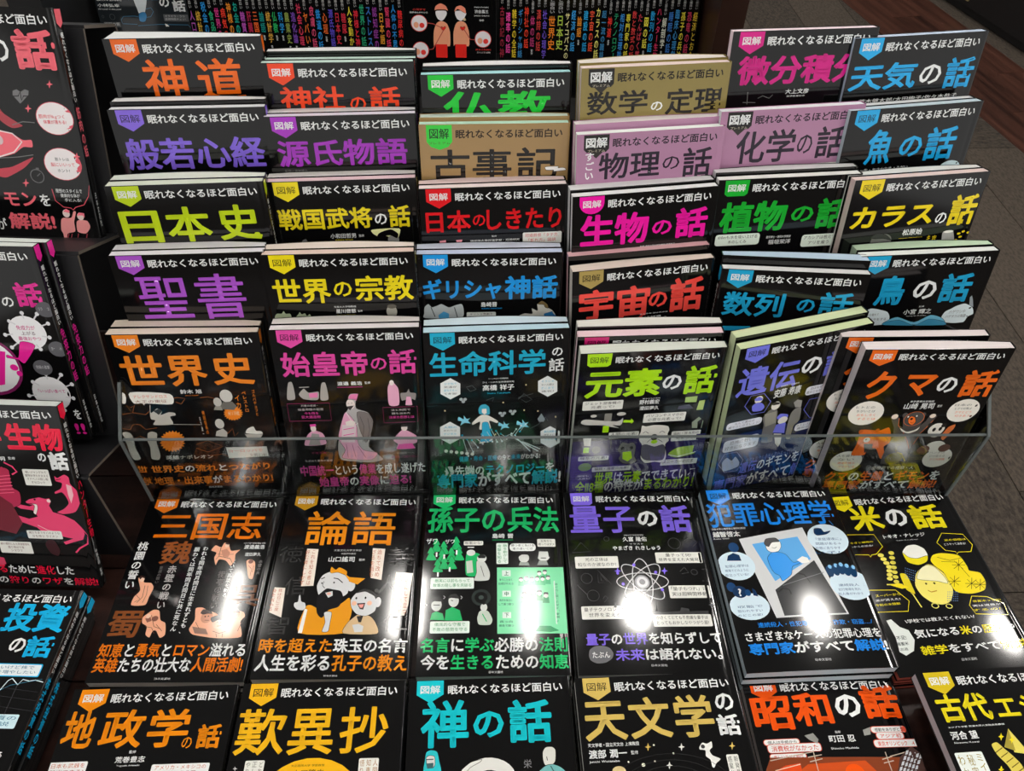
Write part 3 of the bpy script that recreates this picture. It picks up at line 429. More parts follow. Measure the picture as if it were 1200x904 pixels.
"seimei":{"col":"1fa3c4","badge":"k","cover":"k","ser":"w","items":[["T","title","生命科学",4.9,22.8,123.6,52.6,"c",0.03],["T","title","の",129.7,22.1,140.8,32.2,"w",0.02],["T","title","話",126.9,34.8,142.8,50.8,"w",0.02],["T","author_name","高橋 祥子",58.5,64.1,91.4,71.3,"w",0.02],["T","author_name","ジーンクエスト代表取締役",64.8,55.7,85.1,57.6,"w",0],["T","author_name","ひと・いのち生命情報研究",58.6,59.9,91.3,62,"w",0],["T","author_name","Shoko Takahashi",63.3,73.7,87.3,75.6,"c",0],["P","text_label",[25.5,54.1,35.5,61.2,35.2,74.4,24.7,80.5,14.6,73.2,15.1,60],"d8dcdc"],["T","text_label","少子化で",18.7,59.6,31.9,62.2,"c",0],["T","text_label","気温が",18.5,63.7,31.8,66.3,"k",0],["T","text_label","変化するっ",18.4,67.8,31.7,70.5,"c",0],["T","text_label","て本当?",18.2,72,31.6,74.6,"k",0],["P","text_label",[126.2,55.9,136.5,63,137.1,76.1,127.1,82.2,116.6,75,116.3,61.9],"d8dcdc"],["T","text_label","そうじゃ",119.8,61.4,133,63.9,"c",0],["T","text_label","ない人間は",120,65.5,133.1,68.1,"k",0],["T","text_label","どこまで",120.1,69.6,133.3,72.2,"c",0],["T","text_label","進化?",120.2,73.8,133.5,76.4,"k",0],["P","text_label",[23.3,109.4,33.6,117,33.3,131.2,22.3,137.8,11.9,130,12.4,115.8],"d8dcdc"],["T","text_label","人類の",16.1,115.2,29.9,118,"c",0],["T","text_label","終わりは",16,119.7,29.8,122.5,"k",0],["T","text_label","デジタル",15.8,124.1,29.7,127,"c",0],["T","text_label","設計できる?",15.6,128.6,29.5,131.5,"k",0],["P","text_label",[131,120.9,141.8,128.5,142.4,142.9,132,149.5,121.1,141.7,120.7,127.4],"d8dcdc"],["T","text_label","腸内細菌と",124.4,126.8,138.1,129.6,"c",0],["T","text_label","病気はどう",124.5,131.3,138.3,134.1,"k",0],["T","text_label","つながる",124.7,135.8,138.5,138.6,"c",0],["S","illustration",[53.6,94.1,56.2,89.3,61,88.3,65.2,92.3,65.8,101.2,62,102.2,54.5,100.6],"3a9ab4"],["P","illustration",[57.4,94.4,62.1,94.1,62.4,99.7,59.9,101.6,57.3,98.9],"e4dcd4"],["S","illustration",[55.6,102.4,63.1,102.3,74.3,110.6,73.1,113.6,65.1,110.1,66.6,120.6,54.3,121.2,55.1,110.8,47.3,114.8,46.9,111.2],"d8d4cc"],["S","illustration",[57.6,112.3,63.6,112.1,66.1,123.2,68.7,132.5,66.5,136.9,55.2,137.1,57,124],"2aa4d0"],["L","illustration",[54.1,137.9,60.6,136.6],1.5,"e8e4dc"],["L","illustration",[65,135.8,68.7,132.5],1.5,"e8e4dc"],["S","illustration",[32.5,103.2,37.8,106.6,37.9,101.4,41,106.2,44.9,105.4,42.6,108.9,45.1,112.6,38.7,111.8,33.9,115.1,35.3,109.5,31.5,108.3],"7ec4dc"],["S","illustration",[75.4,112.5,80.2,115.5,80.2,110.9,83.1,115.2,86.6,114.5,84.7,117.6,87,121,81.2,120.3,77,123.3,78.1,118.2,74.6,117.1],"7ec4dc"],["S","illustration",[95.1,111.7,100.5,115.1,100.4,110,103.7,114.8,107.5,114,105.4,117.5,108.1,121.2,101.6,120.4,97,123.8,98.2,118.1,94.3,116.9],"7ec4dc"],["E","illustration",35.8,80.9,1.9,1.8,"9aa2a4"],["E","illustration",40,81.1,1.8,1.8,"9aa2a4"],["E","illustration",37.9,84,1.9,1.8,"9aa2a4"],["E","illustration",87.9,98.8,1.9,1.8,"9aa2a4"],["E","illustration",92.2,99.1,1.9,1.8,"9aa2a4"],["E","illustration",90.1,102,1.9,1.8,"9aa2a4"],["E","illustration",76.9,100.8,1.9,1.8,"9aa2a4"],["E","illustration",81.1,101,1.9,1.8,"9aa2a4"],["E","illustration",79,103.9,1.9,1.8,"9aa2a4"],["L","illustration",[41.4,66.1,47.7,64.1,51.8,69.2,45.5,71.3,42.5,67.4],0.4,"5a6264"],["L","illustration",[95.8,83.9,101.9,76.9,110.4,84.8,104.2,88.1,95.7,81.5,111.3,77.4],0.4,"5a6264"],["L","illustration",[109.2,122.9,117.6,118.1,125.9,108.3,128.2,113.5],0.4,"5a6264"],["L","illustration",[62.1,83.3,70.6,80.1,68.5,84.9],0.4,"5a6264"],["P","illustration",[117,110.4,121,103.4,125.1,111.3,123.9,114.6,118.6,114.3],"7a8488"],["E","illustration",80,87.1,0.9,1,"c8b48a"],["E","illustration",103.8,66,0.8,1,"c8b48a"],["E","illustration",102.3,98.1,0.8,1,"c8b48a"],["E","illustration",136.5,108.9,0.9,1.1,"c8b48a"],["E","illustration",71.5,128.7,0.9,1.1,"c8b48a"],["E","illustration",18.4,94.8,0.8,1,"c8b48a"],["E","illustration",117.1,100.2,0.9,1,"c8b48a"],["L","illustration",[35.7,128.1,41.7,155.2],0.45,"c8d4d8"],["E","illustration",41.7,155.2,1,1.2,"d8e4e8"],["E","illustration",35.7,128.1,1,1.2,"c"],["L","illustration",[40.8,132.2,47.1,150],0.45,"c8d4d8"],["E","illustration",47.1,150,1,1.2,"d8e4e8"],["E","illustration",40.8,132.2,0.9,1.2,"c"],["L","illustration",[46,133.7,52.4,143.9],0.45,"c8d4d8"],["E","illustration",52.4,143.9,0.9,1.2,"d8e4e8"],["E","illustration",46,133.7,0.9,1.2,"c"],["L","illustration",[51.3,131.7,57.8,139.1],0.45,"c8d4d8"],["E","illustration",57.8,139.1,1,1.2,"d8e4e8"],["E","illustration",51.3,131.7,1,1.2,"c"],["L","illustration",[56.6,127.3,63,136.7],0.45,"c8d4d8"],["E","illustration",63,136.7,1,1.2,"d8e4e8"],["E","illustration",56.6,127.3,1,1.2,"c"],["L","illustration",[61.8,123.1,68.2,136.6],0.45,"c8d4d8"],["E","illustration",68.2,136.6,1,1.2,"d8e4e8"],["E","illustration",61.8,123.1,1,1.1,"c"],["L","illustration",[67,121.7,73.5,137.3],0.45,"c8d4d8"],["E","illustration",73.5,137.3,1,1.2,"d8e4e8"],["E","illustration",67,121.7,1,1.1,"c"],["L","illustration",[72.2,123.6,78.7,136.6],0.45,"c8d4d8"],["E","illustration",78.7,136.6,1,1.2,"d8e4e8"],["E","illustration",72.2,123.6,0.9,1.1,"c"],["L","illustration",[77.4,127.9,83.9,133.5],0.45,"c8d4d8"],["E","illustration",83.9,133.5,1,1.2,"d8e4e8"],["E","illustration",77.4,127.9,0.9,1.1,"c"],["L","illustration",[82.6,131.7,89,128.2],0.45,"c8d4d8"],["E","illustration",89,128.2,1,1.2,"d8e4e8"],["E","illustration",82.6,131.7,1,1.2,"c"],["L","illustration",[87.8,132.7,94.1,122.4],0.45,"c8d4d8"],["E","illustration",94.1,122.4,0.9,1.2,"d8e4e8"],["E","illustration",87.8,132.7,1,1.2,"c"],["L","illustration",[92.9,130.2,99.2,118],0.45,"c8d4d8"],["E","illustration",99.2,118,1,1.2,"d8e4e8"],["E","illustration",92.9,130.2,1,1.2,"c"],["L","illustration",[98.1,125.7,104.3,116.1],0.45,"c8d4d8"],["E","illustration",104.3,116.1,0.9,1.1,"d8e4e8"],["E","illustration",98.1,125.7,1,1.2,"c"],["E","illustration",17.6,147.2,2,2.2,"d8d8d0"],["E","illustration",23.3,148.4,2,2.2,"d8d8d0"],["E","illustration",29,149.5,2,2.2,"d8d8d0"],["E","illustration",34.7,150.6,2,2.2,"d8d8d0"],["E","illustration",40.4,151.7,2,2.2,"d8d8d0"],["E","illustration",46.1,152.8,1.9,2.2,"d8d8d0"],["L","illustration",[87.7,129.6,118.6,152.6],1,"c8d4d8"],["L","illustration",[92.1,129.8,109.8,152.1],1,"c8d4d8"],["L","illustration",[100.9,138.2,120.7,149.5],1,"c8d4d8"],["T","slogan",[["健康・寿命・医療","c"],["の今と","w"],["未来","c"],["がわかる!","w"]],31.7,155.5,121,163,"c",0.01],["T","slogan",[["最先端の","w"],["テクノロジー","c"],["を","w"]],14.9,168.8,137.1,183.5,"c",0.03],["T","slogan",[["専門家","c"],["がすべて","w"],["解説","c"],["!","w"]],6,179.5,145.4,200.5,"c",0.04],["T","slogan","日本文芸社",69.8,204.4,85,207,"g",0],["L","illustration",[3.8,160.2,1.6,168.4,4.8,177,1.3,185.4],2.2,"0b4638"],["L","illustration",[10.4,160.6,8.3,168.8,11.6,177.4,8.1,185.7],2.2,"0b4638"],["L","illustration",[19.3,161,17.3,169.3,20.5,177.9,17.1,186.2],2.2,"0b4638"]]},
"genso":{"col":"a5d81a","badge":"k","cover":"k","ser":"w","bshape":"plain","tint":"2a2250","items":[["T","title","元素",7.8,21.7,85.9,59.4,"c",0.04],["T","title","の",87.2,32.2,106.9,52.3,"w",0.03],["T","title","話",109.8,21.6,143,60.3,"c",0.04],["T","author_name","野村義宏",66.6,64.9,87.5,71.2,"w",0.02],["T","author_name","澄田夢久",67.7,74,88.4,79.5,"w",0.02],["T","author_name","東京工大大学院",69.3,62.6,87.9,64,"w",0],["B","text_label","e",7.2,63.4,49.4,76.2,1.2,"k",["ジェット旅客機の","元素って?"]],["B","text_label","e",73.8,85.2,119.3,98.1,1.2,"k",["パソコンやスマホの","必要な元素って?"]],["B","text_label","e",38.9,110.3,71.7,118,1.2,"k",["人間の元素?"]],["B","text_label","e",108.1,113.8,140.3,127.3,1.2,"k",["虫刺・害虫剤の","元素って?"]],["B","text_label","e",8.2,144,42,151,1.2,"k",["緑茶の元素?"]],["B","text_label","e",102,156.1,143.7,165.5,1.2,"k",["スニーカーの元素?"]],["B","text_label","e",25,162,68.7,169.5,1.2,"k",["横綱・海産の元素?"]],["S","illustration",[7.1,93.9,11.9,89.1,45.2,93.8,51.8,89.3,51.7,97.3,49,100.5,41.7,99.3,49.4,104,40,102,31.4,99,12.6,97.3],"bab8b2"],["S","illustration",[53.1,92.3,60.3,92.9,59.9,90,64,94.9,61.1,99.2,60.8,96.9,52.6,96.2],"c"],["R","illustration",31.4,99.9,38,109.7,1,"c"],["R","illustration",31.7,81.7,39.4,92.9,1,"77756f"],["E","illustration",20.1,84.7,3.3,2,"bab8b2"],["E","illustration",49.3,83.4,4.9,2.5,"bab8b2"],["S","illustration",[73.4,111.3,73.6,102.1,78.4,103.6,86.6,102.1,96.7,103.2,102.6,105.2,104.9,111.1,103.8,116.8,106.1,125.7,103,131.3,106.8,149.6,105.3,160.6,94.7,158.5,84.4,159.6,77.9,150.5,76.8,130.7,72.9,123,72.3,115.6],"dcd8d0"],["S","illustration",[76.6,132.2,81.3,129.6,91.2,134,99.9,131.1,103.9,137.4,103.5,155.5,84.8,154.7,78.2,147.5],"5a5a5a"],["E","illustration",89.1,119.9,3.6,3.9,"1a1a1a"],["L","illustration",[76.2,113.8,78.8,111.2,82.3,114.4],0.7,"2a2a2a"],["L","illustration",[94.4,114.5,97,111.9,100.5,114.7],0.7,"2a2a2a"],["E","illustration",90,126.2,3.7,2.9,"c"],["L","illustration",[82,126.7,85.7,121.7,89.6,123.2,93.5,122.3,99.4,127.5],0.7,"2a2a2a"],["S","illustration",[52.3,128.8,54.9,124.5,61.4,126.5,66.4,125.4,70.3,131.7,70.6,146.9,74.3,154.9,68.6,159.1,58.9,157.8,53.3,150.2,55,142.6,51.1,136.2],"6a6a68"],["P","illustration",[56.7,139.7,66,138.9,68.4,149.8,63.8,155,57.6,150.5],"c"],["E","illustration",56,133.6,1.9,2.8,"2a2a2a"],["E","illustration",65.6,133.7,1.9,2.8,"2a2a2a"],["S","illustration",[108.4,146.7,116.2,138.3,125.9,136.2,140.8,135.9,141.1,143.3,138.1,149,120.7,153.7,112.2,151.6],"a0c050"],["L","illustration",[108.6,148.3,120.4,152.2,139.6,146.2],1,"e0e0e0"],["P","illustration",[10.9,113.4,20,114.1,20.1,127.7,13.2,127.1],"d8d4cc"],["R","illustration",12.9,129.9,19,138.3,1,"c"],["E","illustration",27.1,134.3,4.8,5.5,"66645f"],["P","illustration",[114.9,64.4,127.4,63.5,127.6,72.1,115.2,71.7],"9ab86a"],["P","illustration",[130.6,70.5,136.7,69.7,136.7,83.7,129.6,83.6],"aac070"],["P","illustration",[109.2,76.5,120.5,74.9,126.3,80.9,109,81.1],"4a4a5a"],["P","illustration",[128,101.7,134.4,93.9,140.4,100.6,140.3,111.3,129.4,110.3],"8a9480"],["E","illustration",16.7,161,7.5,6.4,"7a9a30"],["E","illustration",16.6,177.8,9.3,6.6,"4a4a58"],["T","illustration","地球も",9.2,174,21.9,176.9,"w",0],["T","illustration","人体も!",10.9,178.6,23.4,181.5,"w",0],["L","illustration",[18.4,114.9,41.5,115.9],0.6,"66645f"],["L","illustration",[41.5,115.9,42.9,132.5],0.6,"66645f"],["T","slogan",[["世界","c"],["は","w"],["元素","c"],["でできている","w"]],29.3,171,145.2,190.6,"c",0.03],["T","slogan",[["全118種","c"],["の特性が","w"],["まるわかり!","c"]],8,184.5,145.1,205.5,"c",0.03],["T","slogan","日本文芸社",70.5,208.4,86.4,210.6,"g",0]]},
"iden":{"col":"6f73d8","badge":"k","cover":"k","ser":"w","tint":"17204a","items":[["T","title","遺伝",5.2,26.6,73.8,64.9,"c",0.03],["T","title","の",75.8,29,98.7,51.3,"w",0.03],["T","title","話",102.7,26.7,138.3,59.5,"c",0.03],["T","author_name","安藤 寿康",51.2,64.7,82.2,76.8,"w",0.02],["T","author_name","慶應義塾大学名誉教授",56.9,60.3,78,62.3,"w",0],["L","illustration",[49.3,80.3,44.6,94.1,29.4,93.6,19.2,79.5,24,66.2,38.9,66.5,49.3,80.3],0.6,"c"],["L","illustration",[32.5,162,27.9,177.5,12.7,176.8,2.5,160.7,7.4,145.7,22.2,146.3,32.5,162],0.6,"9a9cc0"],["L","illustration",[122.5,104.8,119.1,119.2,104.6,118.7,93.7,103.8,97.2,89.8,111.4,90.2,122.5,104.8],0.6,"c"],["E","illustration",34.3,73.9,4.6,5.1,"d8d4d0"],["P","illustration",[28.9,71.9,33.8,69.5,38.5,73.2,38.4,75.9,30.6,75],"c"],["S","illustration",[27.9,81.3,32.3,78.1,39.2,79.6,43.4,86.1,40.4,91,30.2,89.6],"c"],["S","illustration",[44.9,101.9,51.8,92.1,60.4,95.4,63.5,114.7,62.8,132.3,63.6,141.6,50,139.9,48.2,123,47.9,114.1],"6a6866"],["E","illustration",56.7,88.1,5.1,5.9,"d8d4cc"],["P","illustration",[50.2,84.8,54.5,82.1,60.9,84.5,60.7,87,54,87],"3a3836"],["P","illustration",[45.9,97.9,59.5,96.6,62.3,114.5,50.5,117.6],"8c8a80"],["S","illustration",[61.8,107.1,65.3,102.1,74.5,105,76,109.4,71.9,111.4,64.9,110.7],"c"],["E","illustration",70.4,112.8,5.8,5.5,"d8d4cc"],["P","illustration",[63.7,117.7,75.1,117.3,77.1,134.1,62.1,129.2],"c"],["P","illustration",[63.6,131,73.6,134.2,74.9,147.3,73.2,153,68,145.6],"d8d4cc"],["S","illustration",[78.4,105,82.6,98.8,89.7,99.7,91.9,118.2,86.8,125.9,86.4,143.8,79.8,140.8,78,118],"7a7874"],["P","illustration",[78.1,89.3,81.8,85.9,88.1,88.7,89,98.7,81.8,97.2],"8a8884"],["B","text_label","d0d2dc",3.1,100.4,44.3,111.1,4,"4a4a5a",["なんで遺伝は","親でつくのでしょう?"]],["B","text_label","d0d2dc",3.7,125.3,45.7,143.3,4,"4a4a5a",["恐怖の好い","好きになります"]],["B","text_label","d0d2dc",89.1,70.7,113.1,82.8,4,"4a4a5a",["法はなぜ","遺伝じゃない"]],["B","text_label","d0d2dc",89,124.3,111.1,135.5,4,"4a4a5a",["ストレスが","遺伝子?"]],["S","illustration",[6.6,158.7,11.2,152.1,18.1,158.4,21.8,153.1,28.5,164.1,27.5,171.7,10.3,173.8],"b8bac8"],["T","slogan","病気も能力も身体も変わるっていう",36.3,160.5,97.2,170.5,"7a7ea8",0],["T","slogan",[["遺伝","c"],["のギモンを","w"]],30,165.9,104.3,184.4,"c",0.02],["T","slogan",[["専門家","c"],["がすべて","w"],["解説!","c"]],1.3,186.6,128.6,207.6,"c",0.03]]},
"kuma":{"col":"ea6a1e","badge":"w","cover":"k","ser":"w","items":[["T","title","ク",14.9,27.9,42.4,66.1,"c",0.04],["T","title","マ",53.7,32.9,83.6,61.9,"c",0.04],["T","title","の",87,36.5,106.9,57.7,"w",0.03],["T","title","話",111.7,27.4,146.1,64.6,"c",0.04],["T","author_name","山崎 晃司",62.8,72.1,94.2,80.7,"w",0.02],["T","author_name","東京農業大学教授",67,68.5,91.9,71.2,"w",0],["T","author_name","監修",97.7,74.9,102.5,78.4,"w",0],["E","text_label",25.9,86.3,18.2,17.4,"e0dcd4"],["T","text_label","ヒトとの",13.3,75.9,32.8,79.3,"4a4a4a",0],["T","text_label","ちがいとは",15.1,81.4,34.6,84.9,"4a4a4a",0],["T","text_label","おもしろく",16.9,87,36.4,90.6,"c",0],["T","text_label","するとは",18.7,92.6,38.2,96.2,"c",0],["E","text_label",127.4,83.9,16.4,16.5,"e0dcd4"],["T","text_label","日本の",115.8,74,133.3,77.3,"4a4a4a",0],["T","text_label","ヒグマ対策は",117.6,79.2,135.1,82.6,"4a4a4a",0],["T","text_label","クマとどう",119.4,84.5,136.9,87.9,"c",0],["T","text_label","付きあう?",121.2,89.8,138.7,93.2,"c",0],["E","text_label",24.9,158.7,17.4,16.2,"e0dcd4"],["T","text_label","人を襲わ",12.7,147.7,31.3,151.5,"4a4a4a",0],["T","text_label","ない",14.6,153.5,33.1,157.3,"4a4a4a",0],["T","text_label","絶滅危機の",16.4,159.4,35,163.2,"c",0],["T","text_label","クマがいる",18.2,165.3,36.8,169.1,"c",0],["E","text_label",124.8,154.3,15.8,15.5,"e0dcd4"],["T","text_label","パンダは",113.5,143.9,130.2,147.5,"4a4a4a",0],["T","text_label","いつ生える",115.3,149.4,132.1,153,"4a4a4a",0],["T","text_label","クマ大図鑑",117.2,155,133.9,158.6,"c",0],["S","illustration",[27.7,148.3,28.5,132.2,27.5,113.1,32,110.1,47.6,111.8,56.7,107.2,61.9,116.6,63.8,129.1,59.5,135.3,65.6,151.1,61.3,154.4,51.9,138.5,43.2,138.5,41.9,148.2],"c"],["E","illustration",37.7,124.6,3.5,3.8,"f0e8e0"],["E","illustration",36.8,123.9,1.1,1.2,"2a1a14"],["E","illustration",28.6,113.2,2.2,2.9,"c85818"],["E","illustration",45.9,111.8,2.1,2.8,"c85818"],["E","illustration",41.7,117.7,0.6,0.9,"2a1a14"],["E","illustration",32.4,118.2,0.7,1,"2a1a14"],["L","illustration",[30.6,138.6,32,130.6,35.4,127.7],0.4,"7a3010"],["L","illustration",[39.5,113.3,53.4,116.5,61.7,125.9],0.4,"7a3010"],["E","illustration",47.4,121.2,3.2,4.8,"d05810"],["P","illustration",[36.3,130.6,46.1,130.6,47.6,138.5,40.9,145],"2a2624"],["P","illustration",[53.4,91.8,58.6,87.3,63.1,93.5,65.8,104.3,71.4,107.4,66.8,92.1,68.7,86.6,74.7,89.2,80.1,86.9,87.1,86.5,90.5,95.5,89,104.6,93.1,98.6,94.2,89.6,99.4,87.3,102.7,91.3,100.7,97.2,97.2,107.7,92.1,119.9,90,132.2,92,150.9,94,163.5,89.9,163.6,82.6,154.2,75.2,151.1,73,163.8,63.9,162.4,62.4,151.2,62.7,132.2,65,119.7,62,107.3],"4a4644"],["L","illustration",[76.3,151,77.4,144.7,82.1,146.3,90.4,158.8],1.2,"b8a020"],["E","illustration",67.9,89,2.7,3.4,"4a4644"],["E","illustration",87.1,88.9,2.6,3.4,"4a4644"],["E","illustration",79.2,94.7,9.9,9.8,"4a4644"],["O","illustration",79.2,94.7,10.3,10.4,0,0.5,"d8703a"],["S","illustration",[73.4,95.8,74.7,91,79.2,92.3,82.3,99,80.2,103.8,75.7,101.3],"e8702a"],["E","illustration",76.5,94.7,1.5,1.6,"2a1a14"],["E","illustration",72,91.6,0.8,1.2,"e8e4dc"],["E","illustration",80.7,90.5,0.8,1.2,"e8e4dc"],["L","illustration",[77.1,99.5,79.4,101.4,80.2,99],0.5,"5a1a10"],["L","illustration",[63.1,93.5,65.8,104.3,73.5,113.6,81.7,126,87.9,138.4],0.5,"d8703a"],["L","illustration",[100.7,97.2,97.2,107.7,92.1,119.9,90.4,132.2],0.5,"d8703a"],["S","illustration",[68.3,107.4,77.6,113.6,85.9,110.6,89.5,106.1,88.5,112.2,80.7,116.7,72.4,113.6],"e8e4dc"],["E","illustration",57.8,91.3,3.4,3.7,"e8d8c8"],["E","illustration",97.8,90.9,3.2,3,"e8d8c8"],["E","illustration",76.2,154.2,9.5,9.4,"6a6010"],["E","illustration",108.9,111.5,8.5,9.7,"e8e4dc"],["E","illustration",114.9,104.9,2.8,3.3,"2a2624"],["E","illustration",100,104.1,2.5,3.1,"2a2624"],["E","illustration",106.5,111.5,1.8,3,"2a2624"],["E","illustration",112.8,110.3,1.8,3,"2a2624"],["S","illustration",[104.8,121.5,112.9,121.5,119.4,114,122.5,126.1,120.5,132.2,109.9,130.7],"2a2624"],["E","illustration",116.1,135.9,10.5,8.6,"e0dcd4"],["E","illustration",104.2,140.8,6.9,6.8,"5a3a30"],["E","illustration",126.6,138.3,6.4,6.1,"5a3a30"],["S","illustration",[116.9,121.5,120.3,108,126.7,103.6,127.3,111.1,122.9,121.6,120.5,126.1],"d0703c"],["T","slogan","全世界での種類・人",57.1,167.1,103.9,172.5,"c8c4b0",0],["T","slogan",[["クマ","c"],["の","w"],["生態","c"],["と","w"],["ギモン","c"],["を","w"]],8.8,174.9,138,191.4,"c",0.03],["T","slogan",[["専門家","c"],["がすべて","w"],["解説!","c"]],9.5,190.7,138.9,205.6,"c",0.03],["T","slogan","日本文芸社",67,209.6,81.4,211.9,"g",0]]},
"sangoku":{"col":"f27d14","badge":"w","cover":"k","ser":"w","items":[["T","title","三国志",16.6,20.2,131.3,54.7,"c",0.02],["T","illustration","魏",31.1,56.7,62.6,84.2,"8a4a20",0.02],["T","illustration","蜀",1.4,137,33.9,165.4,"7c4420",0.02],["T","illustration","呉",113.8,108.8,144.1,132.7,"5c3a26",0.02],["V","illustration","桃園の誓い",4.1,57.5,14.9,112.3,"w",0.02],["V","illustration","赤壁の戦い",43.3,86.1,52.7,134.7,"b4b0b0",0.02],["V","illustration","街亭の戦い",96.6,92.8,105,135,"5e5a5a",0.02],["V","illustration","われら同年同月同日に生まれずとも、",73.6,63.4,79.2,161.4,"w",0.02],["V","illustration","願わくは同年同月同日に共に死なん",64.6,64.4,70.3,159,"w",0.02],["V","illustration","泣いて馬謖を斬る",106.6,78.6,111.2,122.6,"w",0],["V","illustration","官渡の戦い",34.4,86.9,38.1,106.7,"6a6666",0],["T","author_name","渡邉義浩",116.6,61.2,138.1,66.4,"w",0.02],["T","author_name","小学館監修",114.9,58.4,138.5,60,"w",0],["T","author_name","澄田夢久",119.2,70.7,135.9,75,"w",0.02],["V","author_name","赤壁の火",135.5,79.7,139.3,96.6,"8a8686",0],["S","illustration",[82.6,68.2,85.8,61.8,92.3,64.1,94.5,58.6,99.8,60.9,103.9,68.4,113.1,67.2,109.6,72.6,110.3,80.8,107,86.7,100.9,80.7,93.6,79.3,91.7,86,87.9,77.3,88.8,71],"e8a888"],["L","illustration",[92.3,64.1,92.6,75.2,105,78.1],0.6,"3a2a26"],["S","illustration",[16.2,101.3,19.4,98.2,22.8,100.1,23.5,105.3,31.2,106.2,35.2,111.9,33.7,122.1,32.3,130.9,18.4,131.1,18.2,122,22.2,114.4],"e8a888"],["L","illustration",[25.6,109.2,26.9,122.1,23.2,128.3],0.5,"6a4034"],["S","illustration",[33.8,144.4,37.9,139.6,42.4,135.9,48.4,137.2,52.4,147,58.3,150.6,61.3,162.5,56.9,166,51.5,158.9,48.2,158.9,46.9,165.5,42,162.4,40.8,154.1,35.3,150.5],"e8a888"],["L","illustration",[42,142,47.9,154.1,55.2,156.6],0.5,"6a4034"],["E","illustration",46.5,145.7,3.2,2.9,"7a5044"],["S","illustration",[83.6,134.9,90,133.7,96.4,136.9,104.9,139.9,108.8,142.4,114.6,143.6,118.2,135.1,124,136.4,132.3,138.9,134.5,143.7,131.4,149.7,135.5,165.1,116.8,166.7,103.6,165.7,87.6,162.6,82.7,156.7,85.7,147.1],"e8a888"],["E","illustration",97.1,144.3,5.8,6.3,"c08468"],["E","illustration",110.5,149.6,6.6,7.2,"f0b898"],["E","illustration",122.9,141.2,5.8,6.3,"c08468"],["S","illustration",[101.6,144.8,110.9,141.9,117.7,147.3,117.1,149.7,110,147.2,103.9,149.6],"2a2220"],["P","illustration",[85.4,154.3,99.1,156.7,102.8,162.6,89.4,161.4],"8a6a5e"],["S","illustration",[122.4,80.9,127.3,78.8,132,82.4,133.5,91.8,133.3,101.8,129,100.9,125.5,91.7],"e8a888"],["E","illustration",127.2,81.5,2.6,2.5,"7a5044"],["L","illustration",[125.9,86.4,129.8,90.4,129.9,98.3],0.4,"6a4034"],["L","illustration",[131.3,86.4,131.3,94.4],0.4,"6a4034"],["E","illustration",20.6,101.9,2.3,3.1,"f4cdb4"],["S","illustration",[17.1,99.8,18.3,97.7,22.4,98.7,23.5,100.9,19.9,99.8,18.7,101.9],"3a2420"],["L","illustration",[19.7,119.5,25.4,124.6,20.6,127.6],0.45,"6a4034"],["L","illustration",[28.6,109.3,30.2,119.5,28.8,128.4],0.45,"6a4034"],["E","illustration",98.2,62,2.1,2.8,"f4cdb4"],["P","illustration",[95.6,60.3,97,58,100.3,59.8,99.7,61.4,97.2,60.8],"3a2420"],["L","illustration",[90.7,72.4,99.3,73.9,107.3,72.6],0.45,"6a4034"],["L","illustration",[90.1,79.3,92.6,75.2],0.45,"6a4034"],["L","illustration",[105,78.1,109.3,84.9],0.45,"6a4034"],["P","illustration",[93.3,68.3,98.8,66.4,103.4,71.2,102.3,76.7,97,75.8],"b87c64"],["P","illustration",[36.9,145.7,41.3,143.3,43.9,148.1,39.9,149.8],"8a5a4c"],["E","illustration",39.2,143,2.2,2.4,"f4cdb4"],["L","illustration",[49.4,151.8,57,158.9],0.45,"6a4034"],["L","illustration",[39.5,154.1,46,155.3,50,161.3],0.45,"6a4034"],["E","illustration",95.4,143.8,0.6,0.8,"241a18"],["E","illustration",98.4,143.3,0.6,0.7,"241a18"],["E","illustration",108.8,149.6,0.5,0.7,"241a18"],["E","illustration",112.3,149.6,0.6,0.8,"241a18"],["E","illustration",121.2,140.7,0.5,0.8,"241a18"],["E","illustration",124.3,140.8,0.6,0.8,"241a18"],["L","illustration",[109.4,153.9,113.6,153.5],0.5,"5a2a20"],["L","illustration",[95.7,147.6,100.1,147.7],0.5,"5a2a20"],["L","illustration",[121.5,144.9,125.8,144.4],0.5,"5a2a20"],["S","illustration",[90,139.8,91.7,136.2,97.5,136.9,101.7,140.4,97.2,140.4,93,141.3],"3a2420"],["S","illustration",[117.1,138,119.9,135.1,124.9,135.6,128.4,139.1,123.3,138.1,119.6,139.5],"3a2420"],["L","illustration",[106.3,159.1,113.4,161.5,119.4,159.2],0.45,"6a4034"],["L","illustration",[110.1,161.5,111.8,165.7],0.45,"6a4034"],["L","illustration",[116.7,161.5,117,165.7],0.45,"6a4034"],["L","illustration",[87.4,149.5,92.6,156.7],0.45,"6a4034"],["L","illustration",[132.5,149.7,130.7,159.2],0.45,"6a4034"],["T","slogan",[["知恵","c"],["と","w"],["勇気","c"],["と","w"],["ロマン","c"],["溢れる","w"]],1.9,171.2,142.6,185.4,"c",0.03],["T","slogan",[["英雄","c"],["たちの","w"],["壮大な","w"],["人間活劇!","c"]],0.7,185.5,142.8,200.3,"c",0.03],["T","slogan","日本文芸社",63.8,205.4,78.6,207.5,"w",0]]},
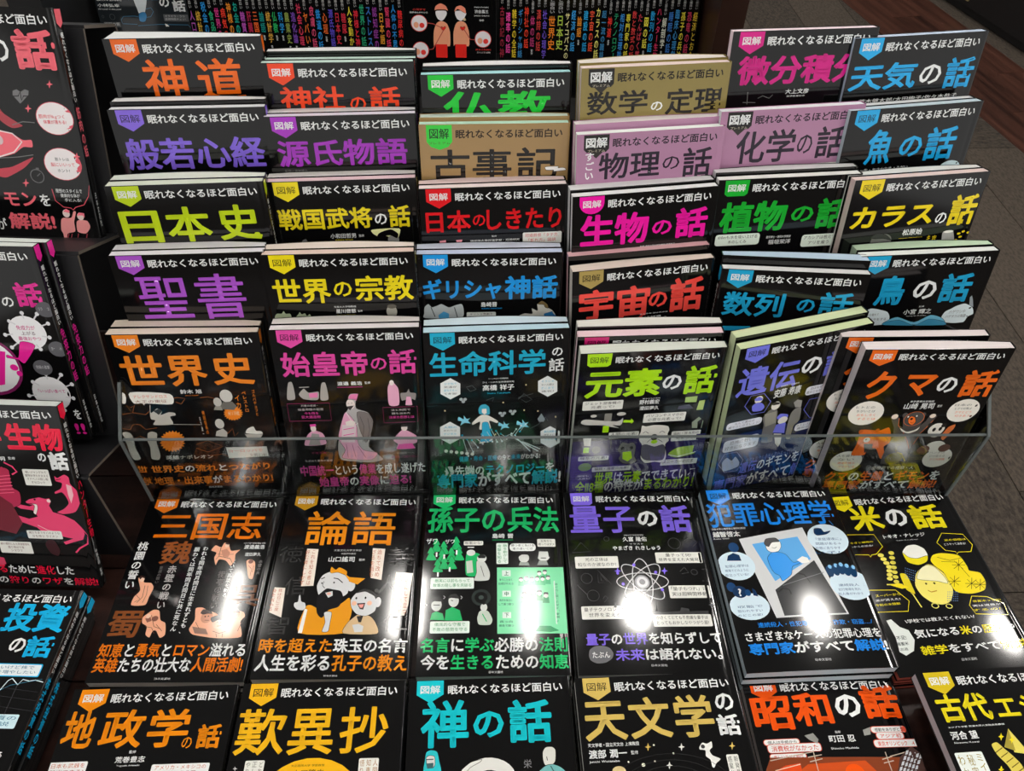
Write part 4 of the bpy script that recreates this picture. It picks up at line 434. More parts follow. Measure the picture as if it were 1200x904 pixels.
"rongo":{"col":"e58a14","badge":"w","cover":"k","ser":"w","bcol":"b8861a","items":[["T","title","論語",25.3,22.1,120.9,65.3,"c",0.015],["T","author_name","山口謠司",54.8,78.9,82,85.3,"w",0.02],["T","author_name","監修",86.6,81.3,92.8,84,"w",0],["T","author_name","大東文化大学文学部",58.9,70.1,87.8,72.7,"b8b8b8",0],["T","author_name","中国学科教授",67.1,74.3,82.4,76.7,"b8b8b8",0],["T","illustration","徳",2.3,66.5,27.2,86.2,"2c2c2c",0],["T","illustration","信",14.9,102.4,37.3,123,"2c2c2c",0],["T","illustration","智",3.8,146.5,26.3,165.4,"2c2c2c",0],["T","illustration","義",116.4,67.3,143.9,89.1,"2c2c2c",0],["T","illustration","人",109.6,99.8,130.4,121.7,"2c2c2c",0],["T","illustration","仁",118,143.1,143.3,162.1,"2c2c2c",0],["P","text_label",[30.3,69.4,42.4,70.1,43.9,113,31.4,113.4],"e8dcd0"],["V","text_label","これを知る者は",35.8,71.2,40.1,111.9,"b05a2a",0],["V","text_label","好む者にしかず",29.6,71.1,33.9,111.9,"b05a2a",0],["P","text_label",[99.5,68.7,112.7,69.5,112.5,106.2,101.1,103.9],"e8dcd0"],["V","text_label","過ちて改め",104.8,70.5,109.7,102.4,"b05a2a",0],["V","text_label","ざるを過ち",98.9,70.4,103.6,102.4,"b05a2a",0],["P","text_label",[126.8,97.2,144.1,98.2,142.1,134.5,139.1,145.5,127.4,144.7],"e8dcd0"],["V","text_label","三十にして立つ",136.9,98.9,140.9,143.3,"b05a2a",0],["V","text_label","四十にして惑わず",131.3,98.8,135.4,143.3,"b05a2a",0],["V","text_label","五十にして天命を知る",125.8,98.8,130,143.2,"b05a2a",0],["P","text_label",[4.8,114.6,15.9,115.3,17.8,147.7,4.8,142.1],"e8dcd0"],["V","text_label","我は日に三度",9.4,116.2,13.4,140.8,"b05a2a",0],["V","text_label","身を省みる",3.6,116.1,7.6,140.7,"b05a2a",0],["S","illustration",[37.5,164.1,39.6,136.9,45.5,134.5,55.3,139.6,66.3,138.5,76.5,131.2,82.5,126.3,86.7,140,85.8,149.7,81.4,164.6],"d8901a"],["P","illustration",[37.1,164.1,39.4,138.2,42.3,139.4,41.1,164.1],"e4e2dc"],["S","illustration",[51.2,101.4,59.7,96.5,71.5,97.7,80,108.4,80,121.2,73.4,126.2,62.5,128.5,51.6,124.6,47.4,113.1],"c9cacc"],["E","illustration",82.5,113,3.9,6.2,"c9cacc"],["S","illustration",[58.4,95.4,59.3,91.2,64,94.4,67.1,91.8,70.8,92.9,76,96.5,75.5,101,66.9,97.7,60,98.6],"d8901a"],["P","illustration",[74.1,99.1,79.3,103.1,95.7,104.6,88.5,111.6,80,108.4],"d8901a"],["S","illustration",[53.3,120.8,58.2,116.3,64.1,117.2,72.4,119.1,75.7,126.2,72.7,136.1,63.2,139.7,57.9,148.1,52.6,143.2,50,132.1,50.5,124.6],"17171a"],["P","illustration",[57.2,120.9,64.4,119,65.2,124,61,126.5],"c9cacc"],["E","illustration",61,122,2.1,1.5,"e8b0a0"],["L","illustration",[54.1,108,53.1,112.7,55.9,115.8],0.6,"2a2a2a"],["L","illustration",[63.2,104.2,68,105.1,73.3,109.6],1,"2a2a2a"],["L","illustration",[50.7,105.3,54.3,103.3],1,"2a2a2a"],["E","illustration",64.5,109.4,0.9,1,"2a2a2a"],["E","illustration",52.2,110.1,0.7,1,"2a2a2a"],["S","illustration",[28,131.8,31.2,130.6,31.1,124.4,32.5,123.1,34.7,130.2,38.7,132,40.3,137,37.9,140.1,31.7,139.3,28.1,135.6],"c9cacc"],["S","illustration",[60.3,162.5,62,153,59.3,143.3,62.8,141.4,67,142.9,66.9,153.1,66.2,162.5],"c9cacc"],["S","illustration",[81.4,164.6,84.1,153.3,90.9,146.1,95.1,144.3,105.4,146.3,111.8,153.6,114.2,165],"c9ac84"],["S","illustration",[84,128.8,89.6,120.1,99.7,118.4,107.2,124.1,110.6,134.1,109.2,141.5,100.9,146.3,91.7,144.2,85.9,137.5],"c9cacc"],["E","illustration",111.6,131.2,3.1,5.5,"c9cacc"],["S","illustration",[88.2,121.3,96,116.3,105.5,119.5,110.2,126.6,106,123.6,97.5,119.4],"2a2a2a"],["E","illustration",108.8,118.5,2.1,2.3,"2a2a2a"],["P","illustration",[90.6,132.6,99.1,132,97.8,139.4,94.4,138.9],"3a2a2a"],["P","illustration",[92.2,133.9,97.9,133.5,96.7,137.4,94.4,137.4],"e89a90"],["E","illustration",87.9,132.6,2.5,2.5,"e8b89c"],["E","illustration",103.2,132.3,2.5,2.5,"e8b89c"],["E","illustration",89.4,126.9,0.9,1.2,"1a1a1a"],["E","illustration",98.6,126.5,0.9,1.3,"1a1a1a"],["P","illustration",[92.1,146.6,98.6,145.8,97.3,153,94.7,152.9],"2a2422"],["P","illustration",[88.9,155.7,95.3,154.6,100.1,157,99.7,162.9,92.1,163.3],"c9cacc"],["T","slogan",[["時","c"],["を","c"],["超えた","c"],["珠玉の名言","w"]],1.8,169.5,144.8,184.1,"c",0.03],["T","slogan",[["人生を彩る","w"],["孔子の教え","c"]],1.2,185.9,147.1,202.4,"c",0.03],["T","slogan","日本文芸社",68.8,205.8,81.7,207.9,"w",0]]},
"sonshi":{"col":"20b868","badge":"w","cover":"k","ser":"w","items":[["T","title","孫子の兵法",-0.4,18.1,145.2,51.7,"c",0.03],["T","author_name","島崎 晋",72.6,53.2,95.2,59,"w",0.02],["L","author_name",[72.7,61.1,94.7,61.2],0.4,"c"],["S","illustration",[12.6,58.6,17.2,66.7,15.4,66.7,19,74.7,8.1,74.5,10.8,66.6,8.9,66.6],"20a860"],["S","illustration",[20.8,62,25.3,70.1,23.5,70,27.1,78,16.2,77.8,19,69.9,17.1,69.9],"20a860"],["S","illustration",[33.9,56.2,38.4,64.5,36.5,64.4,40,72.5,29.1,72.3,32,64.3,30.1,64.3],"20a860"],["S","illustration",[7.5,69.2,12.1,77.2,10.3,77.2,13.9,85.1,3.1,84.9,5.7,77.1,3.9,77],"20a860"],["S","illustration",[19.1,72.1,23.6,80.1,21.7,80,25.3,87.9,14.5,87.7,17.2,79.9,15.4,79.9],"20a860"],["S","illustration",[29.2,69.6,33.6,77.7,31.8,77.6,35.3,85.5,24.5,85.3,27.3,77.5,25.5,77.5],"20a860"],["S","illustration",[37.2,69.8,41.6,77.8,39.8,77.8,43.2,85.7,32.4,85.5,35.2,77.7,33.4,77.6],"20a860"],["S","illustration",[15.2,83.8,19.6,91.7,17.8,91.6,21.4,99.3,10.7,99.1,13.4,91.5,11.6,91.5],"20a860"],["S","illustration",[21.7,80,26.2,87.9,24.4,87.9,27.9,95.7,17.2,95.4,19.9,87.8,18.1,87.8],"20a860"],["S","illustration",[29.7,80.2,34.1,88.1,32.3,88.1,35.7,95.8,25,95.6,27.8,88,26,87.9],"20a860"],["R","illustration",12.9,75.9,14.6,81.2,0.2,"w"],["R","illustration",21,78.7,22.7,83.9,0.2,"w"],["R","illustration",33.9,73.7,35.6,79,0.2,"w"],["R","illustration",15.4,99.7,17,104.8,0.2,"w"],["R","illustration",27.3,93.9,29,99,0.2,"w"],["T","illustration","ザワ",2.1,58.8,13.9,65.7,"w",0],["T","illustration","ザワ",22.1,60.2,32.3,65.5,"w",0],["B","text_label","e",42.1,62.4,62.8,67.6,1.2,"333333",["敵軍かな?"]],["S","illustration",[44.8,79.2,51.1,76.2,59.1,78.2,60.4,87.3,58.5,103.9,45.1,102.9],"20a860"],["E","illustration",50,76.7,4.6,3.7,"c8ccc8"],["L","illustration",[46.4,70,53.2,70.1],1,"w"],["S","illustration",[55.9,87.3,60.4,86,65.4,88.7,70.1,100.4,68.6,109.2,54.2,109.6,56.2,100.1],"c0c4c0"],["E","illustration",61.5,83.5,5,4.7,"c8ccc8"],["P","illustration",[56.9,80.8,61.4,78.2,66,80.9,64.9,83.5,58.1,83.4],"2a2a2a"],["L","illustration",[60.5,92.5,64.1,105.3],0.6,"3a3a3a"],["P","illustration",[45.1,87,51.4,85.9,52.8,100,46.2,101.1],"b8c4b8"],["B","text_label","dce8e0",9.2,106.1,53.7,118.8,1.2,"1a8a50",["敵実には前もらって","敵軍の隠し事を見破る"]],["P","illustration",[10.9,152.3,12.2,145.4,16.4,143.6,22.9,145.7,25,153.1],"20a860"],["P","illustration",[25.4,153.2,25.9,142.2,32.2,138.8,39.9,142.5,42.9,153.6],"20a860"],["E","illustration",16.4,136.5,5.2,6.7,"c8ccc8"],["E","illustration",33.5,132.2,5.2,6.7,"c8ccc8"],["S","illustration",[10.7,134.7,12.3,128.8,18.7,127,21.7,131.4,20.1,132.6,13.6,132.4],"1a1a1a"],["S","illustration",[28.1,129.6,29.5,125.6,36,124.5,39.4,129.4,36.2,129.3,30.7,128.7],"2a2a2a"],["L","illustration",[13.4,136.5,19.8,136.6],0.8,"2a2a2a"],["L","illustration",[30.8,131.6,33,132.1],0.8,"2a2a2a"],["L","illustration",[5.1,134.8,6.9,136.3,5.3,138.2],0.5,"w"],["L","illustration",[23,126.4,24.8,127.9,23.2,129.8],0.5,"w"],["L","illustration",[40.4,126.8,42.2,128.3,40.6,130.2],0.5,"w"],["B","text_label","dce8e0",11.1,154.2,50,166.8,1.2,"1a8a50",["徹底的な守備で","不敗の態勢を守る"]],["E","illustration",61.2,128.7,9.8,9.2,"2a3230"],["E","illustration",61.2,128.7,6.5,6.3,"0c0e0e"],["E","illustration",61.2,128.7,2.6,2.4,"3a4442"],["S","illustration",[57.4,151.2,59.3,144.2,64.1,141.9,69.1,144.4,72.8,152.7,70.3,158.4,59.2,158.1],"b8c4b8"],["E","illustration",64,139.6,3.5,4.2,"c8ccc8"],["E","illustration",63.9,135.3,1.8,1.4,"1a1a1a"],["L","illustration",[62.6,146.6,67,154.9],1,"20a860"],["B","text_label","dce8e0",76.9,65.1,89.3,90.4,1.2,"1a8a50",["V敵を動かして","V攻撃を知る"]],["B","text_label","e8ece8",91,65.6,118.8,75,4,"333333",["勝つ者と負ける","者の違いとは"]],["B","text_label","e",120.7,60.1,140.1,69.7,1.2,"333333",["互角なら","戦ってはダメ"]],["E","illustration",105.9,83.1,5.5,5.8,"c8ccc8"],["S","illustration",[100.4,81.6,102.6,76.4,108.3,75.2,111.9,80.6,109.4,79.2,103.7,79.1],"1a1a1a"],["P","illustration",[100.1,92.1,101.7,88.2,110.3,88.4,111.6,92.3],"8a928c"],["E","illustration",126.6,80.3,6.9,6.9,"c8ccc8"],["P","illustration",[118.5,83.3,119.4,74.1,126.9,70.8,133.3,74.4,134.5,82.3,132.3,82.3,131.4,75.7,122.2,75.5,120.8,82.9],"1a1a1a"],["P","illustration",[119.4,91.7,121.8,86.5,129.8,86.7,131.2,91.9],"8a928c"],["L","illustration",[123.7,83.4,129.2,83.5],1,"2a2a2a"],["R","illustration",77.4,94.5,146.7,167.8,0.3,"7cd8a4"],["P","illustration",[99.1,115.8,99.6,110.4,102,109.6,104.4,110.5,104.9,115.9],"48b078"],["E","illustration",102.1,108.7,2,2.5,"d8dcd8"],["P","illustration",[99.9,108.2,100.5,105.9,103.7,106,104.3,108.3,102.1,107.3],"1a1a1a"],["P","illustration",[104.7,114.7,105.2,109.3,107.7,108.4,110.1,109.4,110.5,114.8],"48b078"],["E","illustration",107.7,107.5,2,2.5,"d8dcd8"],["P","illustration",[105.5,107,106.1,104.8,109.3,104.8,109.9,107.1,107.7,106.2],"1a1a1a"],["P","illustration",[110.3,115.6,110.8,110.2,113.2,109.3,115.6,110.3,116.1,115.7],"48b078"],["E","illustration",113.3,108.4,2,2.5,"d8dcd8"],["P","illustration",[111,107.9,111.7,105.7,114.9,105.7,115.5,108,113.3,107.1],"1a1a1a"],["P","illustration",[118.3,108.7,118.8,103.3,121.3,102.4,123.7,103.4,124.1,108.9],"48b078"],["E","illustration",121.3,101.5,2,2.5,"d8dcd8"],["P","illustration",[119.1,101,119.8,98.7,123,98.8,123.6,101.1,121.4,100.1],"1a1a1a"],["P","illustration",[123.9,107.6,124.5,102.1,127,101.3,129.4,102.2,129.8,107.7],"48b078"],["E","illustration",127,100.3,2,2.6,"d8dcd8"],["P","illustration",[124.8,99.8,125.5,97.5,128.7,97.6,129.3,99.9,127.1,99],"1a1a1a"],["P","illustration",[115.9,114.9,116.4,109.5,118.8,108.7,121.2,109.6,121.7,115.1],"48b078"],["E","illustration",118.9,107.8,2,2.5,"d8dcd8"],["P","illustration",[116.7,107.3,117.3,105,120.6,105.1,121.1,107.4,118.9,106.4],"1a1a1a"],["P","illustration",[121.4,115.1,122,109.7,124.4,108.8,126.8,109.8,127.2,115.2],"48b078"],["E","illustration",124.5,107.9,2,2.5,"d8dcd8"],["P","illustration",[122.3,107.4,123,105.1,126.2,105.2,126.7,107.5,124.5,106.5],"1a1a1a"],["P","illustration",[127,113.9,127.6,108.5,130.1,107.7,132.5,108.6,132.9,114.1],"48b078"],["E","illustration",130.1,106.8,2,2.5,"d8dcd8"],["P","illustration",[127.9,106.3,128.6,104,131.9,104.1,132.4,106.4,130.2,105.4],"1a1a1a"],["P","illustration",[101.6,134.5,102.1,128.2,105.1,127.2,108,128.3,108.5,134.7],"30905c"],["E","illustration",105.1,126.1,2.4,3,"d8dcd8"],["P","illustration",[102.4,125.5,103.2,122.8,107.1,122.9,107.8,125.6,105.1,124.5],"1a1a1a"],["P","illustration",[110.4,131.1,111,124.7,114,123.7,116.9,124.8,117.4,131.3],"30905c"],["E","illustration",114,122.6,2.4,3,"d8dcd8"],["P","illustration",[111.3,122,112.1,119.3,116,119.4,116.7,122.1,114,121],"1a1a1a"],["P","illustration",[116.9,132.5,117.6,126.1,120.6,125.1,123.4,126.2,123.9,132.6],"30905c"],["E","illustration",120.6,124,2.4,3,"d8dcd8"],["P","illustration",[117.9,123.4,118.8,120.7,122.7,120.8,123.3,123.5,120.7,122.4],"1a1a1a"],["P","illustration",[108,138.3,108.7,131.9,111.6,130.9,114.5,132.1,115,138.4],"30905c"],["E","illustration",111.6,129.9,2.4,3,"d8dcd8"],["P","illustration",[109,129.3,109.7,126.6,113.6,126.7,114.3,129.4,111.6,128.3],"1a1a1a"],["P","illustration",[123.4,135,124.2,128.7,127.1,127.7,130,128.8,130.4,135.2],"30905c"],["E","illustration",127.1,126.6,2.4,3,"d8dcd8"],["P","illustration",[124.5,126,125.3,123.3,129.2,123.4,129.8,126.1,127.2,125],"1a1a1a"],["P","illustration",[102.6,164.2,103.3,157,106.7,155.9,110,157.2,110.7,164.4],"30905c"],["E","illustration",106.7,154.7,2.8,3.3,"d8dcd8"],["P","illustration",[103.6,154,104.5,151,109,151.1,109.8,154.2,106.7,152.9],"1a1a1a"],["P","illustration",[115,165.3,119.5,159.6,130.2,159.9,138.5,164.7,129.9,166.3],"30905c"],["E","illustration",113.8,147.9,2.6,2.8,"d8dcd8"],["R","illustration",82.6,97.7,91.6,104.8,0.5,"dceee4"],["T","illustration","上",84.9,98.7,89.4,103.8,"1a6a40",0.02],["T","illustration","争うことなく",79.7,107.4,93.1,110.3,"0e4a2c",0],["T","illustration","目標が叶える",79.1,111.9,94.2,114.7,"0e4a2c",0],["R","illustration",82.7,121.3,91.4,128.1,0.5,"dceee4"],["T","illustration","中",84.9,122.3,89.2,127.1,"1a6a40",0.02],["T","illustration","相手を味方に",79.8,130.6,92.9,133.3,"0e4a2c",0],["T","illustration","して勝つ勝つ",79.2,134.9,94,137.6,"0e4a2c",0],["R","illustration",82.7,144.9,91.3,151.4,0.5,"dceee4"],["T","illustration","下",84.8,145.8,89.1,150.5,"1a6a40",0.02],["T","illustration","真っ向",79.9,153.8,92.7,156.4,"0e4a2c",0],["T","illustration","勝負で勝つ",79.2,158,93.8,160.6,"0e4a2c",0],["B","text_label","dceee4",135.7,110.1,142.1,158.2,1.2,"1a6a40",["V明らかに勝つための「戦略」"]],["T","slogan",[["名言","c"],["に","w"],["学ぶ","c"],["必勝の","w"],["法則","c"]],2.8,171.3,148.3,186.4,"c",0.03],["T","slogan",[["今を","w"],["生きる","c"],["ための","w"],["知恵","c"]],4,188.6,146.2,203.6,"c",0.03],["T","slogan","日本文芸社",69.2,205,82.7,207.4,"w",0]]},
"ryoshi":{"col":"7e66e0","badge":"w","cover":"k","ser":"w","bshape":"plain","items":[["T","title","量子",4.4,18.6,75.4,53.7,"c",0.022],["T","title","の",78.6,26,100.8,45.9,"w",0.04],["T","title","話",103.5,18.3,137.6,53.8,"c",0.04],["T","author_name","久富 隆佑",59.2,58.9,85.1,64.7,"w",0.02],["T","author_name","やまざき れきしゅう",47.3,69.9,98.2,75.4,"w",0.02],["T","author_name","京都大学大学院理学研究",61.2,56.1,82.4,57.7,"w",0],["T","author_name","イラスト",65.8,67,80.9,68.6,"w",0],["P","illustration",[55.9,150.9,57.8,144,61.1,143.6,62.4,137,67,135.3,66.6,145.4,70.1,144.8,71.1,142.5,76.1,145.7,82.6,146.1,85.7,132.9,84.8,146.2,89.1,147.2,107,145.9,108.7,141.9,116.3,143.4,116.7,146.2,136,145.8,134.9,151.5,92.8,151.6],"3a3a3c"],["B","text_label","e",6.1,82.4,51.5,96.3,1.2,"k",["光の正体は","粒なのか波なのか?"]],["B","text_label","e",91.5,78.6,140.7,91.4,1.2,"k",["量子って何?","世界を変えた大発見!"]],["B","text_label","e",99.5,117.5,141.8,131.7,1.2,"k",["「量子もつれ」は","実は超瞬間移動!"]],["B","text_label","e",8,139.3,55.6,153.4,1.2,"k",["量子テクノロジーが","世界を変える!"]],["B","text_label","e",78.4,149.5,137.3,162.4,1.2,"k",["小さくてとても不思議な量子は","とってもおかしなやつがり屋!"]],["O","illustration",73.9,112.6,26.7,10,0,0.95,"c4c4c8"],["O","illustration",73.9,112.6,26.7,10,45,0.95,"c4c4c8"],["O","illustration",73.9,112.6,26.7,10,90,0.95,"c4c4c8"],["O","illustration",73.9,112.6,26.7,10,135,0.95,"c4c4c8"],["E","illustration",73.4,113.1,7.6,7.9,"8a8a90"],["E","illustration",73.4,113.1,6,6.2,"c8c8cc"],["E","illustration",73.4,113.1,3.1,3.2,"77777c"],["E","illustration",67.3,93.2,1.6,1.8,"c"],["E","illustration",53.5,115.1,1.6,1.8,"c"],["E","illustration",89,102.1,1.6,1.8,"c"],["E","illustration",92.8,122.2,1.6,1.7,"c"],["E","illustration",49.2,102.5,1.5,1.8,"c"],["P","illustration",[99.1,96.2,99.5,99.5,102.1,100.6,99.2,101.6,97.8,104.8,97.3,101.5,94.7,100.4,97.6,99.5],"c"],["P","illustration",[50,95.7,50.5,99,53.1,100.1,50.3,101,49.1,104.3,48.5,101,45.9,99.9,48.7,99],"c"],["P","illustration",[141.6,135.2,141.8,138.4,144.4,139.4,141.4,140.3,139.9,143.3,139.6,140.2,137.1,139.2,140,138.3],"66666a"],["L","illustration",[4.1,77.3,14,65.1,23.4,76.4,4.1,77.3],0.5,"4a4a4c"],["L","illustration",[28.4,98.3,28.2,113.2,41.3,114.8,28.4,98.3],0.5,"4a4a4c"],["L","illustration",[31.3,103.4,31.2,110.8,37.1,111.7,31.3,103.4],0.5,"4a4a4c"],["L","illustration",[6.1,115.1,11.1,121.3,15.1,126.2],0.5,"4a4a4c"],["L","illustration",[50.3,162.1,51.8,158,55.4,155.4,59.6,156,62.6,162.5,50.3,162.1],0.5,"4a4a4c"],["L","illustration",[138.1,99.3,143.5,98.1,141.5,112.2,136.1,112.5],0.5,"4a4a4c"],["L","illustration",[114.4,101.4,120,96.3,123.5,102.8,116.3,104],0.5,"4a4a4c"],["L","illustration",[30.9,131.4,33.4,127.9,36.4,130.4,32.1,135],0.5,"4a4a4c"],["L","illustration",[125.5,64.4,131,60.4,139.6,66,133.8,71.4],0.5,"4a4a4c"],["O","illustration",16.5,108,5.7,5.9,0,0.45,"4a4a4c"],["O","illustration",21.5,127.6,6,6.1,0,0.45,"4a4a4c"],["O","illustration",114.2,67.6,6.6,6.7,0,0.45,"4a4a4c"],["O","illustration",129.4,102.2,3.3,3.1,0,0.45,"4a4a4c"],["O","illustration",42,61.2,2.8,2.7,0,0.45,"4a4a4c"],["P","illustration",[40.8,141.1,43,134.1,44,141.2],"3a3a3c"],["S","illustration",[11.1,191.1,12.6,184.8,18.1,181.1,26.3,181,32.3,183.4,35.3,188.9,33.3,194.1,26.8,198,18.6,198.7,12.8,195.7],"66666a"],["T","illustration","たぶん",14.8,187.1,31.7,193.1,"w",0.02],["T","slogan",[["量子","c"],["の","w"],["世界","c"],["を知らずして","w"]],9.9,168.1,142.6,180.7,"c",0.03],["T","slogan",[["未来","c"],["は語れない。","w"]],37,184.4,140.4,196.4,"c",0.03],["T","slogan","日本文芸社",70.2,200.3,85.4,202.5,"w",0]]},
"hanzai":{"col":"1e8cf0","badge":"k","cover":"k","ser":"w","items":[["T","title","犯罪心理学",1.8,18.4,140.9,49.4,"c",0.02],["T","author_name","越智啓太",2.2,54.7,31.5,61.6,"w",0.03],["T","author_name","法政大学心理学部心理学科教授",1.7,50.3,39.1,52.7,"w",0],["T","author_name","Keita Ochi",2,62.8,18.3,64.3,"w",0],["P","illustration",[28.7,64.9,100.9,53.3,117.4,154.8,43.6,156.1],"c4c6c8"],["P","illustration",[41,71.8,92.2,64.5,98.3,91.9,53.6,116.1],"5aa0d8"],["P","illustration",[50.9,125.8,101.3,93.4,115.6,153.5,52.2,154.2],"37383a"],["S","illustration",[53,89.1,59.4,82.7,67.4,82.9,73.5,85.8,78.8,95.3,88.7,93,85.2,96.8,76.1,100.4,72.4,109.2,61.3,116.4,59.8,110,56,107.4,53.3,100.9],"3a92e0"],["S","illustration",[55.1,74.5,62,68.6,71.2,69.4,70.9,76.3,66.6,81.6,59.4,82.7,55.5,79.9],"e4e4e0"],["S","illustration",[54.1,72.2,57.3,66.3,67.6,65.4,71,70,62.6,70.8,57.7,75.9],"4a4a4c"],["P","illustration",[83,92.8,90.1,88.5,95.2,90.5,95.9,95.8,87.5,96.9],"e4e4e0"],["L","illustration",[61,76.8,63.4,78,66.2,76.4],0.5,"2a2a2a"],["L","illustration",[53.5,128.4,59.1,124.2,65.2,125.9,65.8,131.3],1,"1c1c1e"],["L","illustration",[79.4,108.2,85.8,109.7,89.3,119.9],1,"1c1c1e"],["L","illustration",[59.9,121.3,106.9,107.9],0.6,"6a6c70"],["E","text_label",18.2,96.6,19.5,16.8,"d2e6f2"],["T","text_label","犯罪心理学は",6.3,95.3,30.9,98.5,"1a4a7a",0],["T","text_label","現場でどのように",5.2,100.4,29.6,103.5,"1a4a7a",0],["T","text_label","役立っている?",4.1,105.4,28.4,108.5,"1a4a7a",0],["E","text_label",20.4,142.5,20,14.7,"d2e6f2"],["T","text_label","収監で",8.2,141.3,33.4,144.1,"1a4a7a",0],["T","text_label","狙われやすい",7.1,145.9,32.2,148.6,"1a4a7a",0],["T","text_label","のどこの家?",6.1,150.5,31.1,153.1,"1a4a7a",0],["E","text_label",124.5,68.2,21.9,18.4,"d2e6f2"],["T","text_label","「家庭環境に」",111.2,66.7,138.6,70.2,"1a4a7a",0],["T","text_label","問題がある→",109.4,72.3,136.6,75.7,"1a4a7a",0],["T","text_label","犯罪に走りやす",107.6,77.7,134.7,81.2,"1a4a7a",0],["T","text_label","い子?",105.9,83.2,132.7,86.5,"1a4a7a",0],["E","text_label",130.5,122.7,21.4,17.3,"d2e6f2"],["T","text_label","連続殺人は",117.5,121.5,144.2,124.5,"1a4a7a",0],["T","text_label","犯行現場を見れば",115.7,126.4,142.4,129.4,"1a4a7a",0],["T","text_label","犯人像がわかる",114,131.3,140.5,134.2,"1a4a7a",0],["E","illustration",20.5,74.8,5.4,5.9,"123a66"],["P","illustration",[9.8,90.3,12.2,84.4,18.5,81.4,24.2,84.2,24.9,91.1],"0e2c50"],["E","illustration",7.1,120.5,4.7,5.4,"123a66"],["E","illustration",14.4,126.3,7.3,6.7,"0e2c50"],["T","illustration","?",13,122.6,16,131.1,"w",0.03],["E","illustration",22.3,127.6,3,3.8,"123a66"],["P","illustration",[27.7,122.5,30.3,125,31.8,132.3,27.1,130.9],"0e2c50"],["S","illustration",[113.6,55.1,120.8,55.3,123,59.7,130.7,58.4,124.5,62.5,114.5,63.7,111.8,60.8],"0e2c50"],["L","illustration",[133.2,45.4,136.1,51.3],1,"1e5a90"],["E","illustration",113.7,106.9,3.9,6.6,"0e3458"],["E","illustration",115.4,101.7,2,2.3,"7ab0d8"],["E","illustration",120.3,105.7,3.9,6.6,"0e3458"],["E","illustration",122.1,100.5,2.1,2.4,"7ab0d8"],["E","illustration",126,104.7,3.9,6.6,"0e3458"],["E","illustration",127.8,99.5,2.1,2.4,"7ab0d8"],["E","illustration",131.7,106.3,3.9,6.7,"0e3458"],["E","illustration",133.5,101.1,2.1,2.4,"7ab0d8"],["E","illustration",138,108.1,3.9,6.6,"0e3458"],["E","illustration",139.9,102.9,2,2.4,"7ab0d8"],["T","slogan","連続殺人・性犯罪・放火・詐欺・窃盗…/",23.1,160.1,137.9,165.5,"c",0.01],["T","slogan","さまざまなケースの犯罪心理を",7.8,169.2,142.1,179.3,"w",0.02],["T","slogan",[["専門家","c"],["がすべて","w"],["解説","c"],["!","w"]],8.2,181,144.4,193,"c",0.04],["T","slogan","日本文芸社",68.7,198.7,84.4,201.2,"w",0]]},
